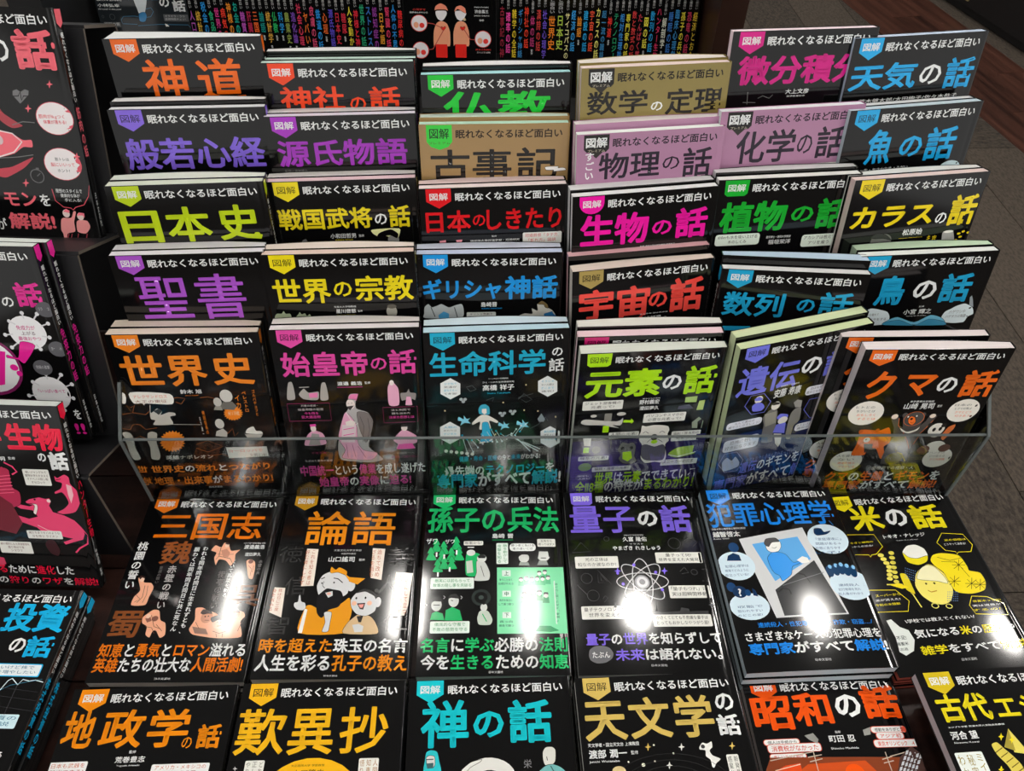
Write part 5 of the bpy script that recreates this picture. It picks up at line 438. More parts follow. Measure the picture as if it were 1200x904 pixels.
"kome":{"col":"f2e21a","badge":"k","cover":"k","ser":"w","items":[["T","title","米",22,14.5,57.2,47.7,"c",0.04],["T","title","の",61.6,21.8,86.3,44.5,"w",0.04],["T","title","話",90,18.2,128.4,50.2,"c",0.04],["T","author_name","トキオ・ナレッジ",49.2,54.2,96.6,59,"w",0.02],["T","author_name","Tokio Knowledge",61.3,61.8,86.1,62.9,"w",0],["L","illustration",[8.8,50.2,40,52.6,43.4,68.1,32.9,76.7,27.4,77.1,25.3,79.6,24.5,76.8,6.4,74.9,8.8,50.2],0.7,"c"],["T","illustration","ふるさと納税の",5.2,60,35.6,62.3,"c",0],["T","illustration","ふるからの返金?",3.4,64.7,33.7,66.9,"w",0],["L","illustration",[116.2,56.7,139.3,59.6,143.7,73.2,137.7,81.5,123.5,81.2,120.9,83.4,120.5,80.4,110.2,78.2,105.2,68,116.2,56.7],0.7,"c"],["T","illustration","米の価格は",114.7,64.2,139.6,67.1,"c",0],["T","illustration","どうやって決まる?",112.1,69.5,136.9,72.4,"w",0],["L","illustration",[1.3,116.9,35.5,119.7,44.2,132.8,38.2,143.9,2.6,142,1.3,116.9],0.7,"c"],["T","illustration","スーパーから",11.9,123.1,38.4,125.9,"c",0],["T","illustration","米が消えた!",9.7,128.3,36.1,131,"w",0],["T","illustration","令和の米騒動",7.6,133.4,33.8,136.1,"c",0],["L","illustration",[111.9,132.8,127.6,134.5,142,143.1,139.9,155.5,106.6,152.3,104.6,142.5,111.9,132.8],0.7,"c"],["T","illustration","備蓄米って何?",110,137.5,140.9,139.8,"c",0],["T","illustration","実は消費が",107.5,142.4,138.3,144.7,"w",0],["T","illustration","するの?",105,147.2,135.7,149.5,"c",0],["S","illustration",[73.1,97.1,82.3,93.1,89.2,96.3,97.4,109.4,95.9,124.5,87.8,136.3,77.8,139.9,67.5,137.1,60,127.9,58.2,116.5,64.3,104.2],"f0e270"],["S","illustration",[71.8,98.3,81.1,94.1,88.8,97.3,93.9,109.1,93.8,116.8,83.5,113.4,63.9,109.3],"e8e4b8"],["E","illustration",70.6,115.4,1.1,1.2,"3a3610"],["E","illustration",79.5,115.6,1.1,1.2,"3a3610"],["L","illustration",[69,122.9,72,125.1,78.3,124.1],1,"b08020"],["O","illustration",68.7,140.3,3.4,2.6,0,1,"c8c060"],["O","illustration",82.9,142,3.1,2.3,0,1,"c8c060"],["S","illustration",[61.3,77.6,69.8,69.6,80.1,68.8,87.4,74.3,88,82.4,84,88.8,71.4,93,62.6,88.4],"e0e0d8"],["S","illustration",[61.5,77.1,66.1,83.3,74.9,85.4,87.3,82.9,83.4,90,72.4,93.4,62.3,88.9],"d8c81c"],["S","illustration",[93.2,82.8,103.9,81,121.6,85.1,124.6,98.6,124.4,103.8,134.7,107.2,135.4,117.6,129.1,127.2,113.2,130.4,98.2,127.2,96.1,117,95.2,104.1,89.5,95.8,87.8,89.1],"e0cc1c"],["L","illustration",[108.8,96,122.9,97.1],0.5,"3a3408"],["L","illustration",[113.3,91.4,118.4,101.7],0.5,"3a3408"],["L","illustration",[119.4,90,112.4,103.1],0.5,"3a3408"],["L","illustration",[123.3,92.5,108.5,100.6],0.5,"3a3408"],["L","illustration",[95,114.3,108.8,115.4],0.5,"3a3408"],["L","illustration",[99.3,109.9,104.4,119.8],0.5,"3a3408"],["L","illustration",[105.3,108.5,98.6,121.2],0.5,"3a3408"],["L","illustration",[109.2,111,94.7,118.8],0.5,"3a3408"],["L","illustration",[112.2,118.3,126,119.4],0.5,"3a3408"],["L","illustration",[116.6,113.8,121.6,123.7],0.5,"3a3408"],["L","illustration",[122.6,112.4,115.7,125.1],0.5,"3a3408"],["L","illustration",[126.4,114.9,111.8,122.7],0.5,"3a3408"],["L","illustration",[120.8,120.2,134.6,121.3],0.5,"3a3408"],["L","illustration",[125.2,115.8,130.1,125.7],0.5,"3a3408"],["L","illustration",[131.2,114.4,124.2,127],0.5,"3a3408"],["L","illustration",[135,116.9,120.4,124.6],0.5,"3a3408"],["L","illustration",[96.7,85.8,109,90.7,125,88],0.5,"3a3408"],["L","illustration",[98.9,91.3,115.1,93.1,120.6,111.3],0.5,"3a3408"],["E","illustration",37,78.4,3.3,2.4,"d8cc58"],["E","illustration",49.5,76.7,3.1,2.4,"c8bc48"],["E","illustration",38.1,83.3,3.3,2.3,"d8cc58"],["E","illustration",47.9,82.4,3.1,2.4,"c8bc48"],["E","illustration",39.2,88.1,3.3,2.3,"d8cc58"],["E","illustration",46.4,88.2,3.1,2.2,"c8bc48"],["E","illustration",40.2,92.9,3.2,2.3,"d8cc58"],["E","illustration",44.9,93.8,3,2.3,"c8bc48"],["E","illustration",38.5,97.5,3.2,2.2,"d8cc58"],["E","illustration",43.4,99.4,3,2.2,"c8bc48"],["E","illustration",36.8,102,3.2,2.2,"d8cc58"],["E","illustration",41.9,105,3,2.2,"c8bc48"],["E","illustration",35.1,106.5,3.2,2.2,"d8cc58"],["E","illustration",40.5,110.5,2.9,2.2,"c8bc48"],["L","illustration",[29,112.9,45,114.1,51.5,125.9,54,140.9],1.4,"d8cc58"],["S","illustration",[48.2,101.6,54.6,103.4,54.8,118.7,53.8,126.1,46.9,120.6,46.7,110.5],"d0c020"],["P","illustration",[30.1,112.9,43.3,112.7,50.2,118.3,42.8,119],"e0cc1c"],["E","illustration",56.8,95.8,0.5,0.6,"5a78a0"],["E","illustration",89.1,126.5,0.5,0.5,"5a78a0"],["E","illustration",55.6,98.6,0.5,0.5,"5a78a0"],["E","illustration",87.9,128.9,0.5,0.5,"5a78a0"],["E","illustration",54.3,101.3,0.5,0.6,"5a78a0"],["E","illustration",86.7,131.2,0.5,0.6,"5a78a0"],["E","illustration",53.1,104.1,0.5,0.5,"5a78a0"],["E","illustration",85.6,133.6,0.5,0.5,"5a78a0"],["E","illustration",51.9,106.8,0.5,0.5,"5a78a0"],["E","illustration",84.4,136,0.5,0.5,"5a78a0"],["E","illustration",58.6,96.7,0.5,0.5,"5a78a0"],["E","illustration",91.1,126.6,0.5,0.6,"5a78a0"],["E","illustration",57.3,99.5,0.5,0.5,"5a78a0"],["E","illustration",89.9,129,0.5,0.5,"5a78a0"],["E","illustration",56.1,102.2,0.5,0.5,"5a78a0"],["E","illustration",88.8,131.4,0.5,0.5,"5a78a0"],["E","illustration",54.8,105,0.6,0.5,"5a78a0"],["E","illustration",87.6,133.8,0.5,0.5,"5a78a0"],["E","illustration",53.6,107.7,0.5,0.5,"5a78a0"],["E","illustration",86.4,136.2,0.5,0.5,"5a78a0"],["E","illustration",60.3,97.6,0.5,0.6,"5a78a0"],["E","illustration",93.2,126.8,0.5,0.5,"5a78a0"],["E","illustration",59.1,100.4,0.5,0.5,"5a78a0"],["E","illustration",92,129.2,0.5,0.5,"5a78a0"],["E","illustration",57.8,103.2,0.5,0.6,"5a78a0"],["E","illustration",90.8,131.6,0.5,0.5,"5a78a0"],["E","illustration",56.6,105.9,0.5,0.6,"5a78a0"],["E","illustration",89.6,134,0.5,0.5,"5a78a0"],["E","illustration",55.4,108.6,0.5,0.6,"5a78a0"],["E","illustration",88.5,136.3,0.5,0.5,"5a78a0"],["E","illustration",62.1,98.6,0.5,0.5,"5a78a0"],["E","illustration",95.2,127,0.5,0.5,"5a78a0"],["E","illustration",60.8,101.3,0.5,0.6,"5a78a0"],["E","illustration",94,129.4,0.5,0.5,"5a78a0"],["E","illustration",59.6,104.1,0.5,0.5,"5a78a0"],["E","illustration",92.8,131.7,0.5,0.6,"5a78a0"],["E","illustration",58.3,106.8,0.5,0.5,"5a78a0"],["E","illustration",91.7,134.1,0.5,0.5,"5a78a0"],["E","illustration",57.1,109.5,0.5,0.5,"5a78a0"],["E","illustration",90.5,136.5,0.5,0.5,"5a78a0"],["E","illustration",63.8,99.5,0.5,0.5,"5a78a0"],["E","illustration",97.3,127.1,0.5,0.6,"5a78a0"],["E","illustration",62.6,102.2,0.5,0.5,"5a78a0"],["E","illustration",96.1,129.5,0.5,0.5,"5a78a0"],["E","illustration",61.3,105,0.5,0.5,"5a78a0"],["E","illustration",94.9,131.9,0.5,0.5,"5a78a0"],["E","illustration",60.1,107.7,0.5,0.5,"5a78a0"],["E","illustration",93.7,134.3,0.5,0.5,"5a78a0"],["E","illustration",58.8,110.4,0.5,0.5,"5a78a0"],["E","illustration",92.5,136.6,0.5,0.5,"5a78a0"],["E","illustration",65.6,100.4,0.5,0.5,"5a78a0"],["E","illustration",99.3,127.3,0.5,0.5,"5a78a0"],["E","illustration",64.3,103.2,0.5,0.6,"5a78a0"],["E","illustration",98.1,129.7,0.5,0.5,"5a78a0"],["E","illustration",63.1,105.9,0.6,0.6,"5a78a0"],["E","illustration",96.9,132.1,0.5,0.5,"5a78a0"],["E","illustration",61.8,108.6,0.5,0.6,"5a78a0"],["E","illustration",95.7,134.4,0.5,0.5,"5a78a0"],["E","illustration",60.6,111.3,0.5,0.6,"5a78a0"],["E","illustration",94.6,136.8,0.5,0.5,"5a78a0"],["P","text_label",[11.7,151.8,17.1,151,22.4,159.7,29.7,163.8,31.3,174.3,25.7,185.1,16,189.2,11.2,185,13.6,170.5],"d4dad6"],["T","text_label","不足!",14,169,24,173,"2a3a3a",0.01],["T","text_label","備蓄米",12,175.3,23.6,178.8,"2a3a3a",0.01],["T","text_label","流通",12.3,181.2,20.7,184.1,"2a3a3a",0],["T","slogan","\\学校では教えてくれない/",30.2,152.5,103.6,156.7,"w",0.01],["T","slogan",[["気になる","w"],["米","c"],["の","w"],["歴史","c"],["や","w"]],33.9,163.7,139.9,173.1,"c",0.03],["T","slogan",[["雑学","c"],["をすべて","w"],["解説!","c"]],32.9,181,145.2,190.6,"c",0.03],["T","slogan","日本文芸社",68.7,196.3,84.2,199.1,"w",0]]},
"chisei":{"col":"f5900f","badge":"w","cover":"k","ser":"w","items":[["T","title","地",-2.6,19.9,29,52.6,"c",0.03],["T","title","政",35.1,20.1,72.3,53.6,"c",0.03],["T","title","学",76.2,20.5,111.9,54.1,"c",0.03],["T","title","の",108.5,45.9,117.1,55.7,"c",0.01],["T","title","話",120.5,35.2,141.4,56.2,"c",0.04],["T","author_name","荒巻豊志",54.9,60.6,80.1,65.8,"w",0.02],["T","author_name","監修",65.1,55.7,70.9,58.2,"w",0],["T","author_name","Toyoshi Aramaki",57.4,67.5,76.8,69.2,"w",0],["B","text_label","dcdcdc",-0.7,63.5,32.4,75.7,1.2,"b8562a",["日本も武器を","輸出できる?"]],["B","text_label","dcdcdc",87.6,68.1,136.7,78.9,1.2,"b8562a",["アメリカ・メキシコの","国境にある壁"]]]},
"tannisho":{"col":"edb41a","badge":"k","cover":"k","ser":"w","items":[["T","title","歎",1.3,23.5,44.8,63.2,"c",0.02],["T","title","異",48.1,24.5,87.1,64,"c",0.02],["T","title","抄",92.4,23.8,134.9,63.7,"c",0.02],["E","illustration",72.7,104,44.6,37.4,"c"],["T","author_name","大正国際大学 学部教授",54.3,71.8,82.7,73.7,"4a3a10",0],["T","author_name","山口隆夫",56.7,76,83.3,81,"4a3a10",0.01],["B","text_label","e",14.8,67.5,31.3,85,1.2,"6a6a60",["Vどれが","V正しい","Vやり方"]],["B","text_label","e",111.8,68,128.8,87.5,1.2,"9a6a30",["V人間の","V知恵も","V悟りへ"]],["P","illustration",[6.5,71.6,7.4,73.2,9.2,73.8,7.6,74.3,7.4,75.8,6.5,74.3,5,73.7,6.3,73.2],"aaa"]]},
"zen":{"col":"12b9c4","badge":"w","cover":"k","ser":"w","bserif":1,"items":[["T","title","禅",11.9,19,54.4,60.6,"c",0.03],["T","title","の",58.4,30,85.7,53,"c",0.04],["T","title","話",89.6,20.7,128.8,58.8,"c",0.04],["T","illustration","栄",101.7,72.5,108.6,79.7,"77777a",0],["S","illustration",[16,81,16.3,70.9,17.4,63.9,21.4,61.8,26.9,63.5,29.1,71.4,30.7,81.6],"2ab4bc"],["S","illustration",[17.6,68.4,20.2,66.5,24.7,67.4,25.4,73.8,23.6,76.5,19.1,76.1],"c4c4c0"],["P","illustration",[17.7,72.9,24,72.5,23.9,76.9,18.8,77.1],"3a5a5c"],["L","illustration",[17.6,69.7,23.9,69.6],0.8,"2a3a3a"],["E","illustration",71.3,88,23.9,18.1,"d0d0cc"],["E","illustration",71.9,92.9,14.6,12.9,"1a1a1a"],["S","illustration",[48,79.6,56.1,73.3,65.5,71.1,64.2,73.2,56,77.4,50.7,82.3],"d0d0cc"],["S","illustration",[118.8,66.7,121.8,62.9,127.3,62.8,130.1,65.8,129.1,74.8,124.8,78.5,120.1,77.7,118.6,73.2],"cacac4"],["S","illustration",[114.2,84.5,116.5,80.8,121.4,77.8,127.6,77.3,134.1,80.1,137.7,85.3],"6aa8a8"],["L","illustration",[121.9,70.7,122.4,74],0.7,"4a4a48"],["L","illustration",[124.8,78.5,128.3,85],1,"3a5a5a"]]},
"tenmon":{"col":"c4a958","badge":"k","cover":"k","ser":"w","items":[["T","title","天",4.7,22.2,41.7,56.1,"c",0.03],["T","title","文",44.6,19.8,81.6,55.9,"c",0.03],["T","title","学",85.1,19.4,119.8,56.6,"c",0.03],["T","title","の",123.9,19.3,140.9,34.7,"w",0.03],["T","title","話",121.6,37.9,142,56.1,"w",0.04],["T","author_name","渡部 潤一",5.6,63.2,38.4,70.4,"w",0.03],["T","author_name","監修",42,65.2,48.1,68.3,"w",0],["T","author_name","天文学者・国立天文台 上席教授",5.6,57.8,50,61.1,"w",0.01],["T","author_name","Junichi Watanabe",5.3,72,31.2,74.4,"w",0],["P","illustration",[57.9,59.4,58.3,62.1,60.1,63,58,63.6,56.8,66.2,56.4,63.6,54.5,62.7,56.7,62.1],"c"],["P","illustration",[86.9,60.7,87.2,63.4,89.1,64.2,86.9,64.9,85.6,67.5,85.3,64.8,83.5,64,85.6,63.3],"e"],["P","illustration",[73.7,75.2,74,77.9,75.8,78.7,73.7,79.3,72.5,81.9,72.2,79.3,70.3,78.4,72.4,77.8],"e"],["P","illustration",[131.3,61.6,131.4,64.3,133.3,65.2,131.1,65.8,129.6,68.5,129.5,65.8,127.6,64.9,129.8,64.3],"c"],["E","illustration",62.6,61.5,0.8,0.8,"e8e4d0"],["E","illustration",78.3,69.1,0.8,0.8,"e8e4d0"],["E","illustration",51,77.2,1.6,1.5,"e8e4d0"],["E","illustration",38.6,74.3,0.8,0.8,"e8e4d0"],["E","illustration",61.3,74.7,0.8,0.7,"e8e4d0"],["S","illustration",[101.6,64.8,105.1,61.1,108.9,62.2,113.3,60.5,113.2,65.3,110.2,68,111.7,71.8,118,74.9,116.1,77.1,113.8,78.5,111,82.1,109.2,81.1,108.9,75.5,105.6,72.5,106.2,67.8,101.7,67.1],"d8d8d4"],["E","illustration",104.9,64.5,1.8,1.7,"3a3a3a"],["B","text_label","e",123.3,71.9,133.8,95.3,1.2,"3a3a30",["V新発見の","V惑星とは"]],["O","illustration",72.6,98.5,34.7,19.4,0,0.4,"2c2c2c"],["O","illustration",72.6,98.5,44,24.4,0,0.4,"2c2c2c"],["O","illustration",72.6,98.5,53.2,29.4,0,0.4,"2c2c2c"],["E","illustration",29.6,81.3,5.8,4,"c4b080"]]},
"showa":{"col":"f0560f","badge":"w","cover":"k","ser":"w","items":[["T","title","昭",3.1,17.5,40.3,48.9,"c",0.04],["T","title","和",42.4,15.3,78.2,46.4,"c",0.04],["T","title","の",82.6,18.2,107.3,39.5,"w",0.04],["T","title","話",109.2,10,148.2,41.9,"c",0.05],["T","author_name","町田 忍",67.6,55.4,92,61.5,"w",0.02],["T","author_name","監修",75.2,51.3,80.4,53.7,"w",0],["T","author_name","Shinobu Machida",66.9,65.9,92.5,67.7,"w",0],["R","text_label",6.5,56.6,40.1,62.1,2.5,"d0503a"],["R","text_label",7.1,57,39.5,61.7,2.3,"dcdcdc"],["T","text_label","個人は手紙から",10.4,58,37.1,60.9,"4a4a4a",0.01],["R","text_label",8.7,61,58.5,68.8,2.5,"d0503a"],["R","text_label",9.3,61.5,57.9,68.4,2.3,"dcdcdc"],["T","text_label","消費税がなかった",12.6,62.5,55.5,67.6,"c84030",0.01],["R","text_label",8.9,69.3,42.8,74.7,2.5,"d0503a"],["R","text_label",9.5,69.7,42.1,74.3,2.3,"dcdcdc"],["T","text_label","楽しいラジオ時代",12.7,70.8,39.7,73.5,"c84030",0.01],["R","text_label",109,48.5,142.8,54.7,2.5,"d0503a"],["R","text_label",109.6,49,142.2,54.2,2.3,"dcdcdc"],["T","text_label","感動をありがとう",112.9,50.1,139.7,53.4,"4a4a4a",0.01],["R","text_label",112.1,53.9,138.8,60.5,2.5,"d0503a"],["R","text_label",112.8,54.3,138.1,60,2.3,"dcdcdc"],["T","text_label","アジア初",116,55.4,135.7,59.2,"d04028",0.01],["R","text_label",107.5,60.4,152.2,67.5,2.5,"d0503a"],["R","text_label",108.1,60.9,151.6,67.1,2.3,"dcdcdc"],["T","text_label","東京オリンピック1964",111.4,61.9,149.2,66.3,"d04028",0.01],["P","illustration",[45.6,54.6,54.3,52.7,57.7,58.4,55.6,62.2,49.1,58.5],"8a8a86"],["P","illustration",[101.7,51.4,109.6,49,107.7,55.7,101.3,56.6],"8a8a86"],["P","illustration",[-7.8,86,9.4,72.3,127.5,76.1,151.1,91.7],"7c3a20"],["P","illustration",[27.9,87.3,41.6,79.4,94.6,78.1,104,90],"c04a1c"],["E","illustration",82,89.2,9,8.6,"c"],["L","illustration",[49.7,67.9,49.1,88.1],0.8,"b8a898"],["L","illustration",[43.4,73.5,56.5,71.8],0.8,"b8a898"],["L","illustration",[44,77.4,56.1,75.2],0.8,"b8a898"],["L","illustration",[115.5,71.3,115.6,90.4],0.8,"b8a898"],["L","illustration",[110.4,77.6,120.4,75.4],0.8,"b8a898"],["L","illustration",[110.8,80.8,120.6,79],0.8,"b8a898"],["L","illustration",[49.3,69,8.6,75],0.8,"b8a898"],["L","illustration",[118.6,75.3,143.8,70.1],0.8,"b8a898"],["P","illustration",[119.6,90.6,127.5,76.1,141.6,66.8,149.8,72.5,155.6,91.9],"4a3430"],["P","illustration",[135.3,70.9,137.9,70.4,135.8,73.8,133.1,74.3],"c8ccd0"],["P","illustration",[131.7,75.6,134.2,75,132.2,78.4,129.4,78.9],"c8ccd0"],["P","illustration",[128,80.1,130.5,79.6,128.6,82.9,125.8,83.5],"c8ccd0"],["P","illustration",[124.4,84.7,126.9,84.1,125,87.4,122.3,88],"c8ccd0"],["P","illustration",[138.2,71.9,140.7,71.3,138.7,74.7,135.9,75.3],"c8ccd0"],["P","illustration",[134.5,76.5,137,76,135,79.3,132.3,79.9],"c8ccd0"],["P","illustration",[130.9,81.1,133.4,80.5,131.4,83.9,128.7,84.4],"c8ccd0"],["P","illustration",[127.3,85.6,129.8,85.1,127.8,88.4,125.1,88.9],"c8ccd0"],["P","illustration",[141.1,72.9,143.6,72.3,141.5,75.7,138.8,76.2],"c8ccd0"],["P","illustration",[137.4,77.5,139.9,76.9,137.9,80.3,135.1,80.8],"c8ccd0"],["P","illustration",[133.7,82,136.2,81.5,134.2,84.8,131.5,85.3],"c8ccd0"],["P","illustration",[130.1,86.6,132.6,86,130.6,89.3,127.9,89.8],"c8ccd0"],["P","illustration",[143.9,73.8,146.5,73.3,144.4,76.7,141.6,77.2],"c8ccd0"],["P","illustration",[140.2,78.4,142.7,77.9,140.7,81.2,138,81.8],"c8ccd0"],["P","illustration",[136.6,83,139.1,82.4,137.1,85.8,134.3,86.3],"c8ccd0"],["P","illustration",[132.9,87.5,135.4,87,133.4,90.2,130.7,90.8],"c8ccd0"],["P","illustration",[146.8,74.8,149.3,74.2,147.2,77.6,144.5,78.2],"c8ccd0"],["P","illustration",[143.1,79.4,145.6,78.8,143.5,82.2,140.8,82.7],"c8ccd0"],["P","illustration",[139.4,83.9,141.9,83.4,139.9,86.7,137.2,87.2],"c8ccd0"],["P","illustration",[135.8,88.4,138.3,87.9,136.3,91.2,133.5,91.7],"c8ccd0"],["P","illustration",[5.6,86.5,21,79.7,35.1,78.1,34.6,87.5],"d8481c"],["L","illustration",[10.9,83.6,34.8,79.1],0.7,"e0c8b0"]]},
"kodai":{"col":"dccb1c","badge":"w","cover":"k","ser":"w","bcol":"c4ac1c","items":[["T","title","古代",7.1,21,54.2,45.3,"c",0.04],["T","title","エジ",58.9,25.1,103.2,45.2,"c",0.03],["T","title","プト",111.8,25.1,135.3,46.9,"c",0.03],["T","author_name","河合 望",7.9,53,32,60.1,"w",0.03],["T","author_name","エジプト学者 筑波大学人文社会系教授",8.7,48.8,59.9,50.3,"w",0.01],["T","author_name","Nozomu Kawai",8.5,61.9,30.6,63.3,"w",0],["B","text_label","d4dad6",4.3,70.6,28.7,103.2,1.2,"8a7a20",["Vミイラの","V秘密が","Vわかる"]],["P","illustration",[61.2,53.5,67.4,69.6,82.5,78.7,56.7,73.1],"d0c25a"],["P","illustration",[61.2,53.5,58.3,72.1,50.1,68.6],"9a8c38"],["S","illustration",[39.8,65.9,45.6,64.2,49.6,69.6,53.5,74.9,57.9,83.3,57.1,93.1,48.6,92.6,45.1,82.5,40.6,74.1],"c8b850"],["L","illustration",[40.3,72.5,48.1,68.9],0.7,"5a4c18"],["L","illustration",[43,76.7,50.8,73.1],0.7,"5a4c18"],["L","illustration",[45.7,80.9,53.5,77.4],0.7,"5a4c18"],["L","illustration",[48.4,85.1,56.2,81.5],0.7,"5a4c18"],["L","illustration",[51.1,89.2,58.8,85.7],0.7,"5a4c18"],["P","illustration",[53.2,56.7,52.9,59.2,54.2,60.1,52,60.8,49.9,63.2,50.3,60.7,49,59.8,51.1,59.1],"c"],["P","illustration",[40,83,39.7,85.3,41,86.2,38.9,86.9,36.9,89.1,37.2,86.8,35.9,85.9,38,85.2],"c"],["P","illustration",[61.4,59.7,61,62.2,62.3,63.1,60.2,63.8,58,66.2,58.4,63.7,57.1,62.8,59.3,62.1],"c"]]},
"kinniku":{"col":"ee6a78","badge":"w","cover":"k","ser":"w","spine_txt":"筋肉の話","spine_low":"日本文芸社","items":[["T","title","の",82.3,25.7,100,45.3,"w",0.03],["T","title","話",104.5,17.4,142.6,52,"c",0.05],["T","title","筋肉",11.7,19.6,75.1,57.6,"c",0.05],["S","illustration",[78.5,85.9,81.3,90.6,91.5,98,96.6,101.7,85.9,104,75.8,96.5],"a03a44"],["S","illustration",[60.4,108.6,73.2,106.3,84.7,108.9,93.4,114.5,101.6,114.3,100.9,121.2,92.1,121.4,81.9,127.7,66.5,131.7,54.2,131.5],"c"],["L","illustration",[73.1,106.6,84.7,108.9,91.9,116.5,82.3,126.1,66.6,131.1],1.2,"e8d8d8"],["E","illustration",70.8,115.1,3.6,4.4,"c8b0b4"],["S","illustration",[63.7,142.3,76.7,139.9,99.7,130.2,88.9,140.6,69.9,150.3,61.8,149.5],"b83a4a"],["L","illustration",[66.4,132.1,85.3,130.6,100.2,128.2],0.8,"6a6a6a"],["L","illustration",[86.7,101,97.6,97.8,108.5,98.5],0.8,"6a6a6a"],["E","text_label",128.2,94.3,17.4,15,"cc5060"],["E","text_label",128.2,94.3,16.8,14.5,"dcd6d8"],["T","text_label","筋肉が1kgつくと",113.4,90.6,141.9,94.9,"c8404e",0.01],["T","text_label","体重が落ちる!",116.9,95.6,138.2,99.2,"c8404e",0.02],["E","text_label",126.2,136.5,17.8,15.4,"cc5060"],["E","text_label",126.2,136.5,17.2,14.9,"dcd6d8"],["T","text_label","筋トレは",119.6,130.1,133.1,133.4,"4a4a4a",0.01],["T","text_label","脳にいいって",114.7,135,137.5,138.8,"c8404e",0.01],["T","text_label","ホント?",120,141,131.7,144.2,"4a4a4a",0.01],["P","illustration",[99.2,81.6,93.9,74.2,94.9,70.4,98.8,69,101.9,71.2,106.4,68.8,109.7,70,108.5,73.8],"6a6a6c"],["L","illustration",[94.3,75.1,98.9,75,101.5,71.2,101.2,78.7,103.7,74.8,108.1,74.7],0.9,"1a1a1a"],["P","illustration",[131.2,60.2,131.3,62.9,133.5,63.8,130.9,64.8,129.5,67.6,129.3,64.8,127.2,64,129.8,63],"c"],["P","illustration",[106.3,81.9,106.4,84.8,108.6,85.7,106,86.7,104.4,89.6,104.3,86.7,102.2,85.8,104.8,84.8],"c"],["P","illustration",[87.1,151.2,87.2,154.3,89.4,155.3,86.7,156.4,85,159.6,85,156.5,82.7,155.5,85.5,154.4],"c"],["P","illustration",[141.9,125,142.1,128,144.4,129,141.7,130,140.2,133.1,140,130.1,137.8,129.1,140.5,128.1],"c"],["O","illustration",99,148.4,6.3,6.3,0,1,"5a5a5c"],["L","illustration",[99,148.4,102.6,145.7],0.8,"5a5a5c"],["R","illustration",99.2,140.3,102.3,142.1,0.5,"5a5a5c"],["T","slogan","キ",14.3,166.2,29.6,179.7,"c",0.03],["T","slogan","モン",60.9,164.7,92.8,178.1,"c",0.03],["T","slogan","を",96.1,166,105.8,177.5,"w",0.02],["T","slogan","が",46.9,190.7,56.8,202.5,"w",0.02],["T","slogan","解説!",60.1,184.7,106,201.4,"c",0.04],["T","slogan","べて",24.3,191.3,43.3,203,"w",0.02],["L","illustration",[110.1,160.5,111,172,117.6,178.1,124.8,179,126.4,181,129.2,178.2,138.2,175.4,144.3,166.8,147.1,156.3],0.7,"c8505e"],["T","illustration","理想のスタイルで",113.4,160.2,138.9,164.1,"w",0],["T","illustration","健康的な体が",117.2,164.9,135.8,168.5,"w",0],["T","illustration","手に入る!",120.4,169.5,136.3,172.6,"w",0],["S","illustration",[112.1,191.1,115.2,188.8,122.6,188.6,126.2,182.1,128.7,183.1,124.9,192.9,123.8,202.6,115.8,205.1,113.6,212.8,111,211.8,111,205.2,109.9,200.9],"e09090"],["E","illustration",118.7,184.5,3.4,3.9,"d8c4c0"],["S","illustration",[127,192.8,130.7,190.5,138,191.4,139.8,197.8,134.1,204.5,126,202.6],"e09090"],["E","illustration",132.1,187.3,3.2,3.7,"d8c4c0"],["P","illustration",[128.9,186.3,131.3,183.2,136.4,183.9,136.1,188.2,134.4,186.1],"e07080"],["P","illustration",[116.1,182.8,119.3,179.8,122.7,181.8,121.6,183.9],"e07080"],["L","illustration",[116.8,205,115.1,212.7],1,"9a3a46"],["L","illustration",[120.1,204.9,118.4,212.7],1,"9a3a46"],["L","illustration",[126.5,204.7,124.9,212.5],1,"9a3a46"],["L","illustration",[135.2,204.5,133.5,212.2],1,"9a3a46"]]},
